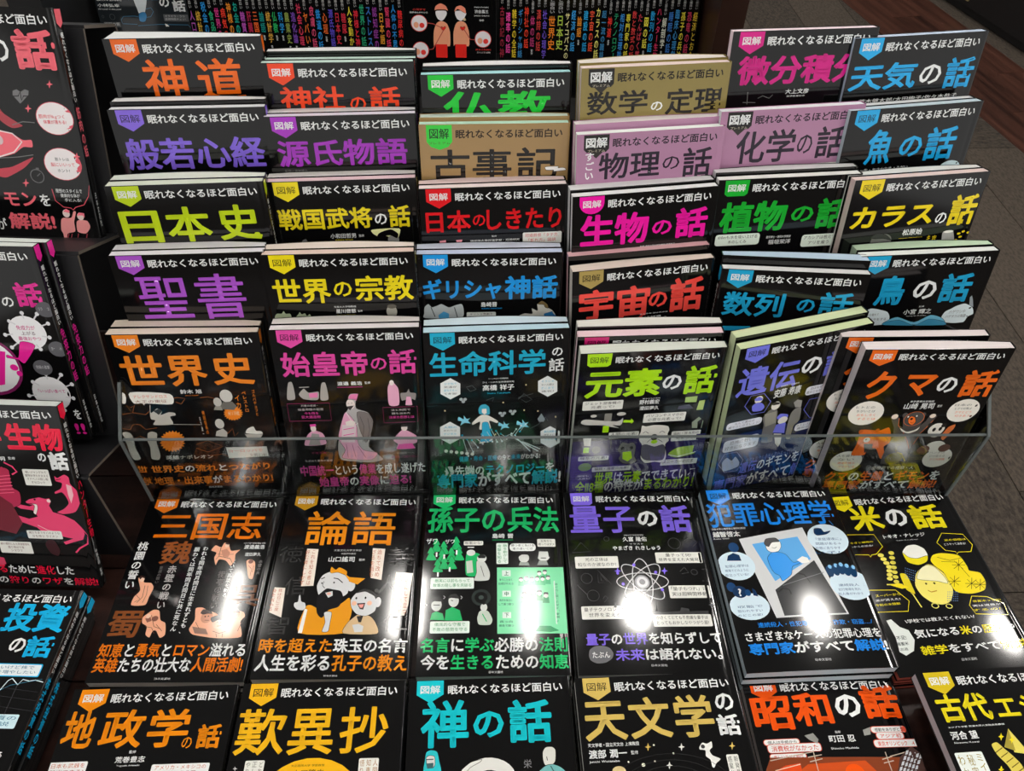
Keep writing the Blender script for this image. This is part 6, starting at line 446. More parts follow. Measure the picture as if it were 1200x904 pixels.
"meneki":{"col":"d8238e","badge":"w","cover":"k","ser":"w","spine_txt":"免疫力の話","spine_low":"日本文芸社","items":[["T","title","の",103.8,50,114.9,60,"w",0.02],["T","title","話",118.1,34.9,143.2,59.9,"c",0.04],["T","title","免疫力",44.6,37,101.9,61.6,"c",0.04],["E","text_label",118.5,86.7,17.5,17.7,"dcdcdf"],["L","text_label",[131,90.1,137.7,91.4],1.4,"c8c8cc"],["E","text_label",137.7,91.4,1.9,2.1,"d0d0d4"],["L","text_label",[123,99.3,125.8,104.3],1.4,"c8c8cc"],["E","text_label",125.8,104.3,1.9,2.1,"d0d0d4"],["L","text_label",[112.8,102.6,110.4,109],1.4,"c8c8cc"],["E","text_label",110.4,109,1.9,2.2,"d0d0d4"],["L","text_label",[105.4,98.4,98.8,103.1],1.4,"c8c8cc"],["E","text_label",98.8,103.1,1.9,2.1,"d0d0d4"],["L","text_label",[104.1,88.7,96.6,89.6],1.4,"c8c8cc"],["E","text_label",96.6,89.6,1.9,2.1,"d0d0d4"],["L","text_label",[109.6,78.3,104.7,75],1.4,"c8c8cc"],["E","text_label",104.7,75,1.9,2.1,"d0d0d4"],["L","text_label",[119.2,71.9,119,66],1.4,"c8c8cc"],["E","text_label",119,66,1.9,2,"d0d0d4"],["L","text_label",[128.4,72.3,133,66.6],1.4,"c8c8cc"],["E","text_label",133,66.6,1.9,2.1,"d0d0d4"],["L","text_label",[133.1,79.5,140.4,76.6],1.4,"c8c8cc"],["E","text_label",140.4,76.6,1.9,2.1,"d0d0d4"],["E","text_label",122.3,154.4,18.3,19.4,"dcdcdf"],["L","text_label",[135.3,158.2,142.4,159.6],1.4,"c8c8cc"],["E","text_label",142.4,159.6,2,2.3,"d0d0d4"],["L","text_label",[127,168.2,130,173.8],1.4,"c8c8cc"],["E","text_label",130,173.8,2,2.4,"d0d0d4"],["L","text_label",[116.4,171.8,113.8,178.9],1.4,"c8c8cc"],["E","text_label",113.8,178.9,2,2.4,"d0d0d4"],["L","text_label",[108.5,167.2,101.7,172.5],1.4,"c8c8cc"],["E","text_label",101.7,172.5,2.1,2.4,"d0d0d4"],["L","text_label",[107.2,156.7,99.4,157.6],1.4,"c8c8cc"],["E","text_label",99.4,157.6,2,2.3,"d0d0d4"],["L","text_label",[113,145.2,107.8,141.6],1.4,"c8c8cc"],["E","text_label",107.8,141.6,2,2.3,"d0d0d4"],["L","text_label",[122.9,138.2,122.7,131.8],1.4,"c8c8cc"],["E","text_label",122.7,131.8,2,2.3,"d0d0d4"],["L","text_label",[132.6,138.7,137.4,132.5],1.4,"c8c8cc"],["E","text_label",137.4,132.5,2,2.2,"d0d0d4"],["L","text_label",[137.5,146.5,145.2,143.3],1.4,"c8c8cc"],["E","text_label",145.2,143.3,2,2.3,"d0d0d4"],["T","text_label","免疫力が",109.1,79.1,126.6,83.9,"c03080",0.01],["T","text_label","上がる",112.2,85.3,125.3,89.4,"6a4a5a",0.01],["T","text_label","最強おやつ",108,90.9,129.3,95.3,"c03080",0.01],["T","text_label","「いっぱい食べて",110.1,149.5,136.3,153.7,"c03080",0.01],["E","illustration",141.7,62,8.6,7.9,"55555a"],["T","illustration","リラックス",135.8,59.7,148,63.2,"b8b8bc",0],["E","illustration",142.2,104,8.8,8.3,"55555a"],["T","illustration","ヨーグルト",136.1,101.5,148.7,105.2,"b8b8bc",0],["E","illustration",122,124.9,9,8.5,"55555a"],["T","illustration","究極の習慣",115.8,122.4,128.6,126.2,"b8b8bc",0],["E","illustration",158.1,95.9,8.8,8.2,"55555a"],["E","illustration",156.5,56.4,8.5,7.8,"55555a"],["E","illustration",68.5,124.2,33.2,33.7,"7a2058"],["E","illustration",68.5,124.2,30.3,30.3,"dcdcdf"],["P","illustration",[74.2,106.4,90.9,108,79.4,145.2,60.5,149.3],"c"],["S","illustration",[108.6,96.6,121.7,100.4,106.4,120.2,100.8,116.4,90.8,114.6,91.8,111.3,101.5,114.2],"c"],["E","illustration",94.2,125.5,3.9,3.6,"c"],["E","illustration",97.5,132.1,2.8,3.2,"c"],["T","slogan","を",138.1,173,144.8,184.6,"w",0.02],["T","slogan","!!",134.6,189.9,145.2,203,"c",0.02]]},
"hunter":{"col":"e8183f","badge":"w","cover":"k","ser":"w","spine_txt":"ハンター生物","spine_low":"今泉忠明 監修","items":[["T","title","生物",92.6,18.7,148.8,47.9,"c",0.05],["T","title","ター",43.7,23.2,88.7,48.1,"c",0.05],["T","title","の",118,50.4,125.9,59.6,"w",0.04],["T","title","話",127.8,48.6,147.5,68.9,"w",0.05],["T","author_name","監修",89.9,55.3,96.6,58.4,"w",0],["T","author_name","今泉忠明",60.2,55.1,86.7,60,"w",0.02],["B","text_label","e",99.9,68.4,124.8,86.6,1.2,"4a2a2a",["暗いジャングルで","獲物を待ちかまえる","オドベノの隠し場","オセロット"]],["S","illustration",[129.2,75,131.8,77.3,138.7,73.4,142.5,76.8,142.6,84.1,148,92.3,148.4,103.4,141,116.2,128.8,119.2,123,117,130.2,112.9,136.2,106.4,135.2,99,132.3,93.8,126,95.7,125.7,93.3,132.2,89.4,134.6,83.2,129.3,81],"d8406a"],["P","illustration",[138.4,84.2,143.1,86.5,143.1,96.2,138.9,106.3,137.9,96.4],"e8b0b8"],["L","illustration",[129.6,79.8,134.6,78.4],0.8,"5a1020"],["P","illustration",[94.7,105.7,99.2,102.6,109.1,100.2,114.9,101.9,118.7,101,119.5,104.6,116.7,109.7,118.8,117.1,128.5,120.5,137.7,126.4,143.3,135.1,144.5,142.7,141.4,149.4,132.3,152.4,122.9,155.9,121.5,152.9,132,148.5,122.9,146.3,111.2,141.7,102.9,140.7,98.8,135.8,88.2,131.1,76.6,127.1,73.8,122.9,80.2,120.9,93.7,125.8,102.8,122.9,100.8,117.9,99.3,115.5,88.1,114,82.4,110,86.3,108.6,97.2,111.1,101.8,109.1,104.2,107.8,99.7,109.2,95.9,107.7],"d8406a"],["S","illustration",[95.5,107.7,100.9,108.4,102.4,110.9,99.7,118,101.7,120.4,105.1,112.7,104.5,108.3],"e8d8d4"],["E","illustration",117.6,104,1.9,2,"e8c8c8"],["L","illustration",[143,136.4,147.9,143.9,145.1,154.4,136,160.1,131.2,165.6],1.8,"d8406a"],["L","illustration",[100.4,133.2,109.6,139.1,119.8,141.3],0.8,"e8b0b8"],["E","illustration",104.3,102.8,1.1,1,"2a0a10"],["S","illustration",[78.3,70,83.1,67.5,87.3,70.8,85.9,88.9,91.7,94.8,89.5,108.4,79.8,113.8,65.8,119.5],"a82c4c"],["P","illustration",[70.9,99.4,81,108.8,86.1,131.2,76.5,144.5,60.6,140.1],"6a2430"],["L","illustration",[76.5,77.3,87.1,75.9],0.8,"e86080"],["L","illustration",[75.5,81.2,87,79.7],0.8,"e86080"],["L","illustration",[74.5,85.1,86.8,83.6],0.8,"e86080"],["L","illustration",[73.6,89,86.7,87.4],0.8,"e86080"],["L","illustration",[72.6,92.9,86.6,91.3],0.8,"e86080"],["L","illustration",[71.6,96.9,86.4,95.3],0.8,"e86080"],["L","illustration",[84.6,61.5,91.6,65.9,94.6,71.7,89.4,74.8],1.6,"d8406a"],["B","text_label","e",87.5,139.7,121.9,149.4,1.2,"6a3a3a",["親だちまでキバのような","牙を持つ ライオン"]],["B","text_label","e",55.9,154.1,88.5,168.5,1.2,"6a3a3a",["敵の標的になる草食動物を","蹴り飛ばす角","シマウマ"]],["S","illustration",[107.1,150.4,113.1,151.9,115.9,163.6,112.3,170.4,105.6,166.8,102.5,156.4],"3a1a20"],["P","illustration",[50.9,173.9,56.5,175.1,57,182.4,51.1,187,47.9,185.7],"c84060"],["T","slogan",[["る","c"],["ために","w"],["進化","c"],["した","w"]],48.6,183.2,123.8,194.3,"c",0.03],["T","slogan",[["の","w"],["狩り","c"],["の","w"],["ワザ","c"],["を","w"],["解説!","c"]],44.8,197.7,146.1,207.6,"c",0.03]]},
"toshi":{"col":"14a9dc","badge":"w","cover":"k","ser":"w","spine_txt":"株式投資の話","spine_low":"監修","items":[["T","title","投資",85.2,14.3,143.2,43.6,"c",0.04],["T","title","株式",19.8,17.8,78.6,47.3,"c",0.04],["T","title","の",101.8,49.5,116.3,63.5,"w",0.03],["T","title","話",116.5,47.1,141.8,68.1,"c",0.04],["B","text_label","14a9dc",85.6,74,140.1,86,1.5,"1a6a8a",[]],["B","text_label","dce4e8",85.4,74.8,139.1,85.1,1.2,"1a6a8a",["こわいけど株で","将来を増やしたい"]],["B","text_label","c8e4ec",106.9,119.2,138.3,131.2,1.2,"1a6a8a",["投資の","解説"]],["L","illustration",[111.6,98.7,115.1,89.7,118,87.7,125.1,93.3,127.7,88.3,133.9,89.8,139.1,88.7,146.5,90.5],0.8,"c8d8dc"],["L","illustration",[111.6,98.7,118.8,93.8,144.4,87.7],0.4,"3a7a94"],["L","illustration",[110.3,95.9,145.5,99.4],0.3,"3a3a3e"],["L","illustration",[113.7,103.4,148.7,106.9],0.3,"3a3a3e"],["L","illustration",[117.9,112.5,152.5,116],0.3,"3a3a3e"],["L","illustration",[124.9,92.8,124.8,119.7],0.3,"4a4a4e"],["T","slogan","る",133.1,150.3,137.7,155.3,"w",0.02]]},
"pair":{"col":"d83a34","badge":"w","cover":"k","ser":"w","items":[["S","illustration",[45.6,129.6,46.1,108.6,50.4,96.6,55.6,92.5,62.5,92.5,68.4,96.3,72.7,108.2,72.6,127.6,68.2,130.1,49.2,127.1],"e49a78"],["R","illustration",48.9,126.9,67.5,147.5,1,"d82a24"],["S","illustration",[50.2,78.5,52.8,76.9,66.4,76.7,68.3,81.4,64.3,88.5,60.5,91.7,57.7,91.7,53.2,88.6,50.5,83.2],"dcd8dc"],["S","illustration",[61.7,106,57.9,102.4,58.8,100.1,61.9,101.3,64.7,99.7,66,101.9],"d82a24"],["S","illustration",[77.9,129.2,78.1,108.2,82,96.1,86.8,92.1,93.7,92,99.1,95.9,103.4,107.8,103.6,127.2,99.4,129.7,81.3,126.7],"e49a78"],["R","illustration",80.7,126.5,98.8,147.1,1,"d82a24"],["S","illustration",[81.2,78.1,83.8,76.5,97.4,76.3,99.3,81,95.5,88.1,91.6,91.3,88.9,91.3,84.3,88.2,81.6,82.8],"dcd8dc"],["S","illustration",[93.1,105.6,89.2,101.9,90.1,99.7,93.2,100.9,95.9,99.3,97.3,101.5],"d82a24"],["S","illustration",[48.9,76.2,50.9,70,58.7,66,67,69.7,70.2,76.7,66,75.2,53.2,75.3],"e48a70"],["S","illustration",[80.3,78.1,83.1,71.1,90.7,68.6,97.4,72.4,98.7,80.2,90.6,76.4,85.5,74.1],"e48a70"],["P","illustration",[92.9,88.9,97.2,86.5,98.8,90.4,95.4,91.2],"c8b48a"],["E","illustration",23.3,95.8,13.4,12.7,"c83a34"],["E","illustration",23.3,95.8,12.4,11.7,"dcd8dc"],["E","illustration",18.4,98.3,4.1,4.5,"e4a080"],["E","illustration",27.6,98.9,4.1,3.9,"d83a34"],["E","illustration",23.9,136.4,13.6,13.1,"c83a34"],["E","illustration",23.9,136.4,12.5,12.1,"dcd8dc"],["E","illustration",18.9,139,4.2,4.6,"e4a080"],["E","illustration",28.2,139.7,4.1,4,"d83a34"],["E","illustration",125.8,118.5,13.6,13,"c83a34"],["E","illustration",125.8,118.5,12.5,12,"dcd8dc"],["E","illustration",120.9,121,4.1,4.5,"e4a080"],["E","illustration",130.3,121.7,4.2,3.9,"d83a34"],["L","illustration",[36.2,95.2,45.6,96.2,60.8,102.8],1.2,"b04a44"],["L","illustration",[37.3,135.4,44,134.5,62.4,105.2],1.2,"b04a44"],["L","illustration",[95.2,103.9,105.3,119.1,113.1,119.3],1.2,"b04a44"],["T","illustration","心理学で",14.2,73.9,34.2,76.9,"c83a34",0.01],["T","illustration","相手の心がわかる",8.9,78.6,37.7,81.1,"w",0],["T","author_name","早稲田大学名誉教授",111.9,70.1,134.8,72,"w",0],["T","author_name","渋谷昌三",112.7,74.8,134.5,79.8,"w",0.02],["T","author_name","SHOZO SHIBUYA",111.8,82.6,136.2,84.5,"w",0],["T","author_name","監修",120.2,88.8,127.6,91.6,"w",0],["T","illustration","好きの気持ち",113.8,133.2,139.1,135.8,"c83a34",0.01],["T","illustration","恋人になる時",115.9,137.5,137.6,140,"w",0]]},
"jiritsu":{"col":"3a9ac0","badge":"w","cover":"23282c","ser":"w","items":[["T","title","の",102.3,80.2,118.2,94.2,"w",0.03],["T","title","話",122.7,83.6,142.6,100.9,"w",0.04],["T","title","自律神経",36,68,101.3,84.3,"c",0.04],["T","author_name","小林弘幸",-0.1,90.5,37.6,95.4,"w",0.02],["T","author_name","順天堂大学 医学部教授",1.2,84.5,42.8,86.5,"w",0],["T","author_name","Hiroyuki Kobayashi",0.5,97.7,38.8,100.1,"w",0],["S","illustration",[62.9,79,84.3,78.7,76.2,103.2,70.7,112.8,66.6,112.9,65.6,104.3],"c4ccd0"],["S","illustration",[65.4,105.3,71.7,102.3,76.9,102.8,77.5,108.9,73.7,115.7,68.6,117.1,64.4,114.8],"3a7cae"],["L","illustration",[59.4,120.7,35.8,120,34.9,114.3,39.7,109.1,57.4,108.2,65.5,109.1],0.9,"3a6a88"],["L","illustration",[78.6,97.5,87.3,95.5,90.1,101.1,84.1,108.8,76.6,109.9],0.9,"3a6a88"],["L","illustration",[60,122.6,95.8,120.2,141.4,120.5,144.7,124.4],0.9,"3a6a88"],["B","text_label","55585a",104.4,105,144.1,115.5,1.2,"b8b8b8",["イライラ・うつ・","自律神経チェック"]],["B","text_label","55585a",5.2,117.8,32.5,125.4,1.2,"c8c8c8",["睡眠の質"]],["O","illustration",21.6,110.1,4.1,4.2,0,0.8,"44484a"],["O","illustration",6.6,109.9,1.6,1.9,0,0.6,"44484a"],["P","illustration",[103.9,119.1,107.3,119.6,110.7,122.9,105.4,123.5],"e0e0dc"]]}}''')

for ch in sorted(set(json.dumps(DATA, ensure_ascii=False) + '図解眠れなくなるほど面白いプレミアム日本文芸社監修の話話筋肉免疫力ハンター生物株式投資世界史')):
    if ord(ch) > 32: glyph(ch, 0)

# ================================================================ structure
def stripe_mat(name, c1, c2, rough, freq, nscale, bump):
    """woven or grained surface, stripes along local Y, varied per object"""
    m = bpy.data.materials.new(name); m.use_nodes = True; nt = m.node_tree; N = nt.nodes; L = nt.links; b = N['Principled BSDF']
    tc = N.new('ShaderNodeTexCoord'); oi = N.new('ShaderNodeObjectInfo'); ad = N.new('ShaderNodeVectorMath'); ad.operation = 'ADD'
    sc = N.new('ShaderNodeVectorMath'); sc.operation = 'SCALE'; sc.inputs['Scale'].default_value = 7; L.new(oi.outputs['Random'], sc.inputs[0])
    L.new(tc.outputs['Object'], ad.inputs[0]); L.new(sc.outputs[0], ad.inputs[1])
    mp = N.new('ShaderNodeMapping'); mp.inputs['Scale'].default_value = (freq, freq * nscale, 1); L.new(ad.outputs[0], mp.inputs[0])
    n1 = N.new('ShaderNodeTexNoise'); n1.inputs['Scale'].default_value = 1; n1.inputs['Detail'].default_value = 4; L.new(mp.outputs[0], n1.inputs['Vector'])
    n2 = N.new('ShaderNodeTexNoise'); n2.inputs['Scale'].default_value = 260; L.new(tc.outputs['Object'], n2.inputs['Vector'])
    a2 = N.new('ShaderNodeMath'); a2.operation = 'MULTIPLY_ADD'; a2.inputs[1].default_value = .35; L.new(n2.outputs['Fac'], a2.inputs[0]); L.new(n1.outputs['Fac'], a2.inputs[2])
    a3 = N.new('ShaderNodeMath'); a3.operation = 'MULTIPLY_ADD'; a3.inputs[1].default_value = .22; L.new(oi.outputs['Random'], a3.inputs[0]); L.new(a2.outputs[0], a3.inputs[2])
    cr_ = N.new('ShaderNodeValToRGB'); cr_.color_ramp.elements[0].position = .5; cr_.color_ramp.elements[1].position = .98
    cr_.color_ramp.elements[0].color = lin(c1); cr_.color_ramp.elements[1].color = lin(c2); L.new(a3.outputs[0], cr_.inputs[0]); L.new(cr_.outputs[0], b.inputs['Base Color'])
    b.inputs['Roughness'].default_value = rough
    bp = N.new('ShaderNodeBump'); bp.inputs['Strength'].default_value = bump; bp.inputs['Distance'].default_value = .002; L.new(a2.outputs[0], bp.inputs['Height']); L.new(bp.outputs[0], b.inputs['Normal'])
    return m
def struct(o): o['kind'] = 'structure'; return o
FLOOR = -EYE
M_carpet = stripe_mat('carpet_loop', '28231e', '584e44', .97, 130, .45, .7)
M_wood = stripe_mat('red_brown_wood', '28140f', '5e3a2e', .38, 34, .05, .15)
M_table = stripe_mat('dark_red_table_wood', '180d0a', '402620', .35, 40, .06, .1)
M_sub = mat('floor_base', '2a2622', rough=.9); M_black = mat('black_board', '101012', rough=.55, rvar=.1, scale=5)
M_board = mat('black_foam_board', '17171a', rough=.5, rvar=.08, scale=6); M_edge = mat('board_cut_edge', '5c544c', rough=.6)
M_white = mat('ceiling_paint', 'c8c8c6', rough=.9, noise=.1, scale=2); M_lamp = mat('lamp_diffuser', 'ffffff', emit=LAMP_POWER)
M_frame = mat('lamp_frame', 'd0d0d0', rough=.4); M_wall = mat('wall_paint', '8a8680', rough=.9, noise=.1, scale=2)
M_panel = mat('shelf_brown_laminate', '3a241c', rough=.32, noise=.5, scale=14); M_dark = mat('shelf_black_laminate', '0e0d0e', rough=.45, rvar=.08)
M_acr = mat('clear_acrylic', 'f4fafa', rough=.02, trans=1, rvar=.01); M_acre = mat('acrylic_polished_edge', '5e6464', rough=.55, spec=.3, rvar=.05)
M_brass = mat('brass_catch', 'd8c890', rough=.3, metal=.6)

LEFT = '人口学:9a4a9a 統計:c8a03a 税金の話:2a8ad0 食品学:28a070 世界の話:d03a88 病気の話:e03a2a 神様の話:e08a2a お金の話:1a9a8a 糖質:b050b0 肝臓:b02a4a 三国志:e0602a 論語:1a8a84 統計学:d0a040 仏教:2ab060 科学:2a90d0 農業史:8a9a4a 進化論:7a4ab0 社会心理:d03a5a ヤバい:e0702a 皮膚の話:d04a70 鉄道の話:2a90d8 心理:d0602a 源氏物語の:5a4ac0 日本史:c03040 糖尿:c83040 人を動かす:d8c83a 神様と神社:d02a3a 世界の話:2aa070 ストレスの:3a70b8 認知症の:8a3a90 日本語:d0902a 腎臓の話:d03a60 人体の不思議:2a88d0 糖尿病の話:e03030'.split()
RIGHT = '古事記の神:902a3a 確率の話:e04aa0 雑学の全話:d8c030 ギリシャ神話:3a80b8 神社の話:e0402a 体の話:b03a70 漢詩の話:c0403a 社会心理学:6a50c0 世界史:f08a2a 日本史:a8c04a サイコパスの:e8e0a0 経済の話:3a98d8 論語:e08a2a 建設の話:2aa0d8 宇宙の話:f0583a カラスの話:d8d06a 超一流の雑談:3a80b0 神道:e83a30 テクノロジー:2a9a68 相対性理論:3a88d0 専門家の話:d8cc3a 数と数式の話:c83a3a たんぱく質:b83a4a 図の話:e0d84a 数列の話:2a98d0 ハンター生物:c8305a 解剖学:d8d8c8 睡眠の話:3a70b8 臨床心理学:3a88c0 孫子の兵法:d8c83a 恐竜の話:c03a5a 経済とお金:d8b83a'.split()
for ch in set(''.join(LEFT + RIGHT)): glyph(ch, 0)
floor = struct(link('floor', boxmesh('floor', -3500, 4200, -5200, 6000, -60, -6), None, [M_carpet]))
plank = boxmesh('carpet_plank', -123.6, 123.6, -498.6, 498.6, -6, 0); plank.materials.append(M_carpet)
fy = math.radians(3); FO = Vector((700, 300))
def place_plank(cx, cyy, ang):
    x = FO.x + cx * math.cos(fy) - cyy * math.sin(fy); y = FO.y + cx * math.sin(fy) + cyy * math.cos(fy)
    wx = 1560 + (3780 - y) * .2045            # left edge of the wooden walkway
    if x > wx + 330 or x < 620 or y > 4600 or y < 100: return
    o = bpy.data.objects.new('carpet_plank', plank); COL.objects.link(o); o.parent = floor
    o.matrix_world = Matrix.Translation(Vector((x * MM, y * MM, 0))) @ Matrix.Rotation(fy + ang, 4, 'Z')
W_ = 250
for a in range(-30, 40):
    for b in range(-8, 9):
        hx, hy = a + 4 * b, a - 4 * b
        place_plank((hx + 2) * W_, (hy + .5) * W_, math.pi / 2); place_plank((hx + .5) * W_, (hy + 3) * W_, 0)
wp = boxmesh('wood_plank', -71, 71, -450, 450, -6, 1); wp.materials.append(M_wood)
wa = math.radians(11.6)
for i in range(3):
    for j in range(9):
        s = (j - 2) * 902 + (i * 337) % 902; bx = 1560 + 75 + i * 143
        o = bpy.data.objects.new('wood_plank', wp); COL.objects.link(o); o.parent = floor
        o.matrix_world = Matrix.Translation(Vector(((bx - s * math.sin(wa) + (3780 - 3000) * .2045) * MM, (3000 + s * math.cos(wa)) * MM, 0))) @ Matrix.Rotation(wa, 4, 'Z')
CEIL = 1250
struct(link('ceiling', boxmesh('ceiling', -3500, 4200, -5200, 6000, CEIL + EYE, CEIL + EYE + 60), None, [M_white]))
struct(link('wall_back', boxmesh('wall_back', -3500, 4200, 5940, 6000, 0, CEIL + EYE), None, [M_wall]))

def cyl(name, r, z0, z1, n=28):
    V = [(r * math.cos(2 * math.pi * i / n), r * math.sin(2 * math.pi * i / n), z) for z in (z0, z1) for i in range(n)]
    F = [(i, (i + 1) % n, n + (i + 1) % n, n + i) for i in range(n)] + [tuple(range(n))[::-1], tuple(range(n, 2 * n))]
    return mesh(name, V, F)
fr = cyl('frame', 98, -12, 0); fr.materials.append(M_frame); df = cyl('diffuser', 68, -16, -12); df.materials.append(M_lamp)
XN = {-990: 'left', -370: 'centre left', 110: 'centre', 475: 'centre right', 1165: 'right', 1965: 'far right'}
fs = boxmesh('frame', -34, 34, -145, 145, -12, 0); fs.materials.append(M_frame); ds = boxmesh('diffuser', -19, 19, -120, 120, -16, -12); ds.materials.append(M_lamp)
for x in XN:
    for y, yn in ((-3900, 'farthest behind the viewer'), (-2500, 'well behind the viewer'), (-1100, 'behind the viewer'), (150, 'above the viewer'), (1400, 'above the display'), (3000, 'above the carpet beyond the shelf'), (4500, 'near the back wall')):
        slim = -1000 < x < 200
        e = empty('ceiling_light', at(x, y, CEIL), '%s white ceiling light, %s column, %s' % ('slim strip' if slim else 'round', XN[x], yn), 'ceiling light', 'ceiling lights')
        for n_, me in (('frame', fs if slim else fr), ('diffuser', ds if slim else df)): link(n_, me, e)

# black cabinet standing on the walkway's far side
c = empty('cabinet', at(2250, 3000, FLOOR, wa + .035), 'low black cabinet at top right with a small brass catch near its foot', 'cabinet')
V, F = [], []; box(V, F, 0, 900, -1600, 1900, 40, 760); link('body', mesh('body', V, F), c, [M_dark])
link('plinth', boxmesh('plinth', 25, 880, -1580, 1880, 0, 40), c, [M_dark]); link('catch', boxmesh('catch', -8, 0, 835, 875, 62, 105), c, [M_brass])

# ---------------------------------------------------------------- table under everything
TZ = -768.
ty = math.radians(2.3)
t = empty('display_table', at(0, 0, FLOOR), 'dark red-brown wooden display table carrying all the books', 'table')
V, F = [], []; box(V, F, -760, 470, -260, 1040, 0, EYE + TZ - 30); b_ = link('body', mesh('body', V, F), t, [M_dark])
n_pl = 11; X0, X1 = -790., 512.
for i in range(n_pl):
    y0 = -300 + i * 125.; o = link('plank', boxmesh('plank', y0 + 1, y0 + 124, -X1, -X0, EYE + TZ - 28, EYE + TZ), t, [M_table])
    o.rotation_euler = (0, 0, math.pi / 2 + ty)

# ---------------------------------------------------------------- back shelf with its books
SZ = -637.6
sh = empty('book_shelf', at(0, 1300, FLOOR), 'dark shelf behind the racks with a brown end panel on its right', 'shelf')
def part(name, par, m, *b):
    x0, x1, y0, y1, z0, z1 = b
    return link(name, boxmesh(name, x0, x1, y0 - 1300, y1 - 1300, z0 + EYE, z1 + EYE), par, [m])
part('shelf_board', sh, M_dark, -760, 292, 1200, 1560, SZ - 25, SZ); part('base', sh, M_dark, -740, 292, 1230, 1540, FLOOR, SZ - 25)
part('end_panel', sh, M_panel, 292, 332, 1205, 1575, FLOOR, -120)
bb = part('back_board', sh, M_black, -760, 292, 1300, 1306, SZ, -300)
bb.matrix_basis = Matrix.Translation(Vector((0, .14, SZ * MM + EYE * MM))) @ Matrix.Rotation(-.2094, 4, 'X') @ Matrix.Translation(Vector((0, 0, -SZ * MM - EYE * MM)))
part('side_board', sh, M_black, -752, -702, 1180, 1560, SZ, -330); part('front_lip', sh, mat('grey_lip', '6a6662', rough=.5), -745, -655, 1180, 1200, -530, -512)

LEAN = .2094
def spine_book(i, x, wd, txt, col, label, group, dy=0):
    root = empty('paperback_book', at(x, 1268.5 + dy + (x + 115) * .03, SZ + .3, .03) @ Matrix.Rotation(-LEAN, 4, 'X'), label, 'book', group)
    g = .25; V, F = [], []; box(V, F, -wd / 2 + g, wd / 2 - g, 0, .4, 0, 210); box(V, F, -wd / 2 + g, -wd / 2 + g + .4, .4, 148, 0, 210); box(V, F, wd / 2 - g - .4, wd / 2 - g, .4, 148, 0, 210)
    link('cover', mesh('cover', V, F), root, [cover_mat('k')])
    link('page_block', boxmesh('page_block', -wd / 2 + g + .45, wd / 2 - g - .45, .5, 147.5, .5, 209.5), root, [page_mat('e6e6e2')])
    def side(nm, groups):
        V, Fc = [], []
        for vs, fs, c in groups:
            n = len(V); V += [(a - wd / 2, -.08, 210 - v) for a, v in vs]; Fc += [tuple(n + q for q in f) for f in fs]
        link(nm, mesh(nm, V, Fc), root, [ink(groups[0][2])])
    v0 = 83 if len(txt) < 4 else random.choice((70, 74, 78)); v1 = min(147, v0 + (15.5 if wd < 12 else 17) * len(txt)); q = 1.3 if wd < 12 else 1.2
    side('spine_series_title', text2d([('るほど面白い', 'a4a4a4')], True, .02, (2.8, 46, wd - 2.8, v0 - 4), 'a4a4a4'))
    side('spine_title', text2d([(txt, col)], True, .02, (q, v0, wd - q, v1), col))
    if v1 < 132: side('spine_publisher', text2d([('監修', 'w')], True, 0, (wd / 2 - 1.5, v1 + 4, wd / 2 + 1.5, v1 + 12), 'w'))
ORD = ['first', 'second', 'third', 'fourth', 'fifth', 'sixth', 'seventh', 'eighth', 'ninth', 'tenth', 'eleventh', 'twelfth', 'thirteenth', 'fourteenth', 'fifteenth', 'sixteenth', 'seventeenth', 'eighteenth', 'nineteenth', 'twentieth'] + ['twenty-' + q for q in ('first', 'second', 'third', 'fourth', 'fifth', 'sixth', 'seventh', 'eighth', 'ninth')] + ['thirtieth'] + ['thirty-' + q for q in ('first', 'second', 'third', 'fourth', 'fifth')]
def cname(h):
    r, g, b = [int(h[i:i + 2], 16) for i in (0, 2, 4)]; mx, mn = max(r, g, b), min(r, g, b)
    if mx - mn < 45: return 'pale'
    if r == mx and b > g + 30: return 'magenta' if r > 170 or b > 110 and r > b + 30 else 'purple'
    if r == mx: return 'yellow' if g > .72 * r else ('orange' if g > .42 * r else 'red')
    if g == mx: return 'green' if b < .85 * g else 'teal'
    return 'purple' if r > g else 'blue'
n = len(LEFT); wd = 341 / n
for i, s in enumerate(LEFT):
    tx, cl = s.split(':'); spine_book(i, -531 + wd * (i + .5), wd, tx, cl, '%s-titled spine, %s left of the two-figure cover on the back shelf' % (cname(cl), ORD[n - 1 - i]), 'paperbacks standing spine-out on the back shelf, left run', random.uniform(-1, 1))
ws = [13.4 if tx.startswith(('世界史', '日本史')) else 1 for tx in RIGHT]; rest = (321 - 26.8) / (len(RIGHT) - 2); x = -36.
for i, s in enumerate(RIGHT):
    tx, cl = s.split(':'); wd = 13.4 if ws[i] > 2 else rest
    spine_book(i, x + wd / 2, wd, tx, cl, '%s-titled spine, %s right of the two-figure cover on the back shelf' % (cname(cl), ORD[i]), 'paperbacks standing spine-out on the back shelf, right run', random.uniform(-1, 1)); x += wd
DATA['pair']['items'] += []
book('paperback_book', pose_matrix(POSE['pair']), DATA['pair'], 'cover-out black paperback with two salmon-topped cartoon figures, among spines on the back shelf', 'cover-out books on the back shelf')
book('paperback_book', pose_matrix(POSE['jiritsu']), DATA['jiritsu'], 'dark grey cover-out paperback with pale torso and blue figure, left end of back shelf', 'cover-out books on the back shelf')

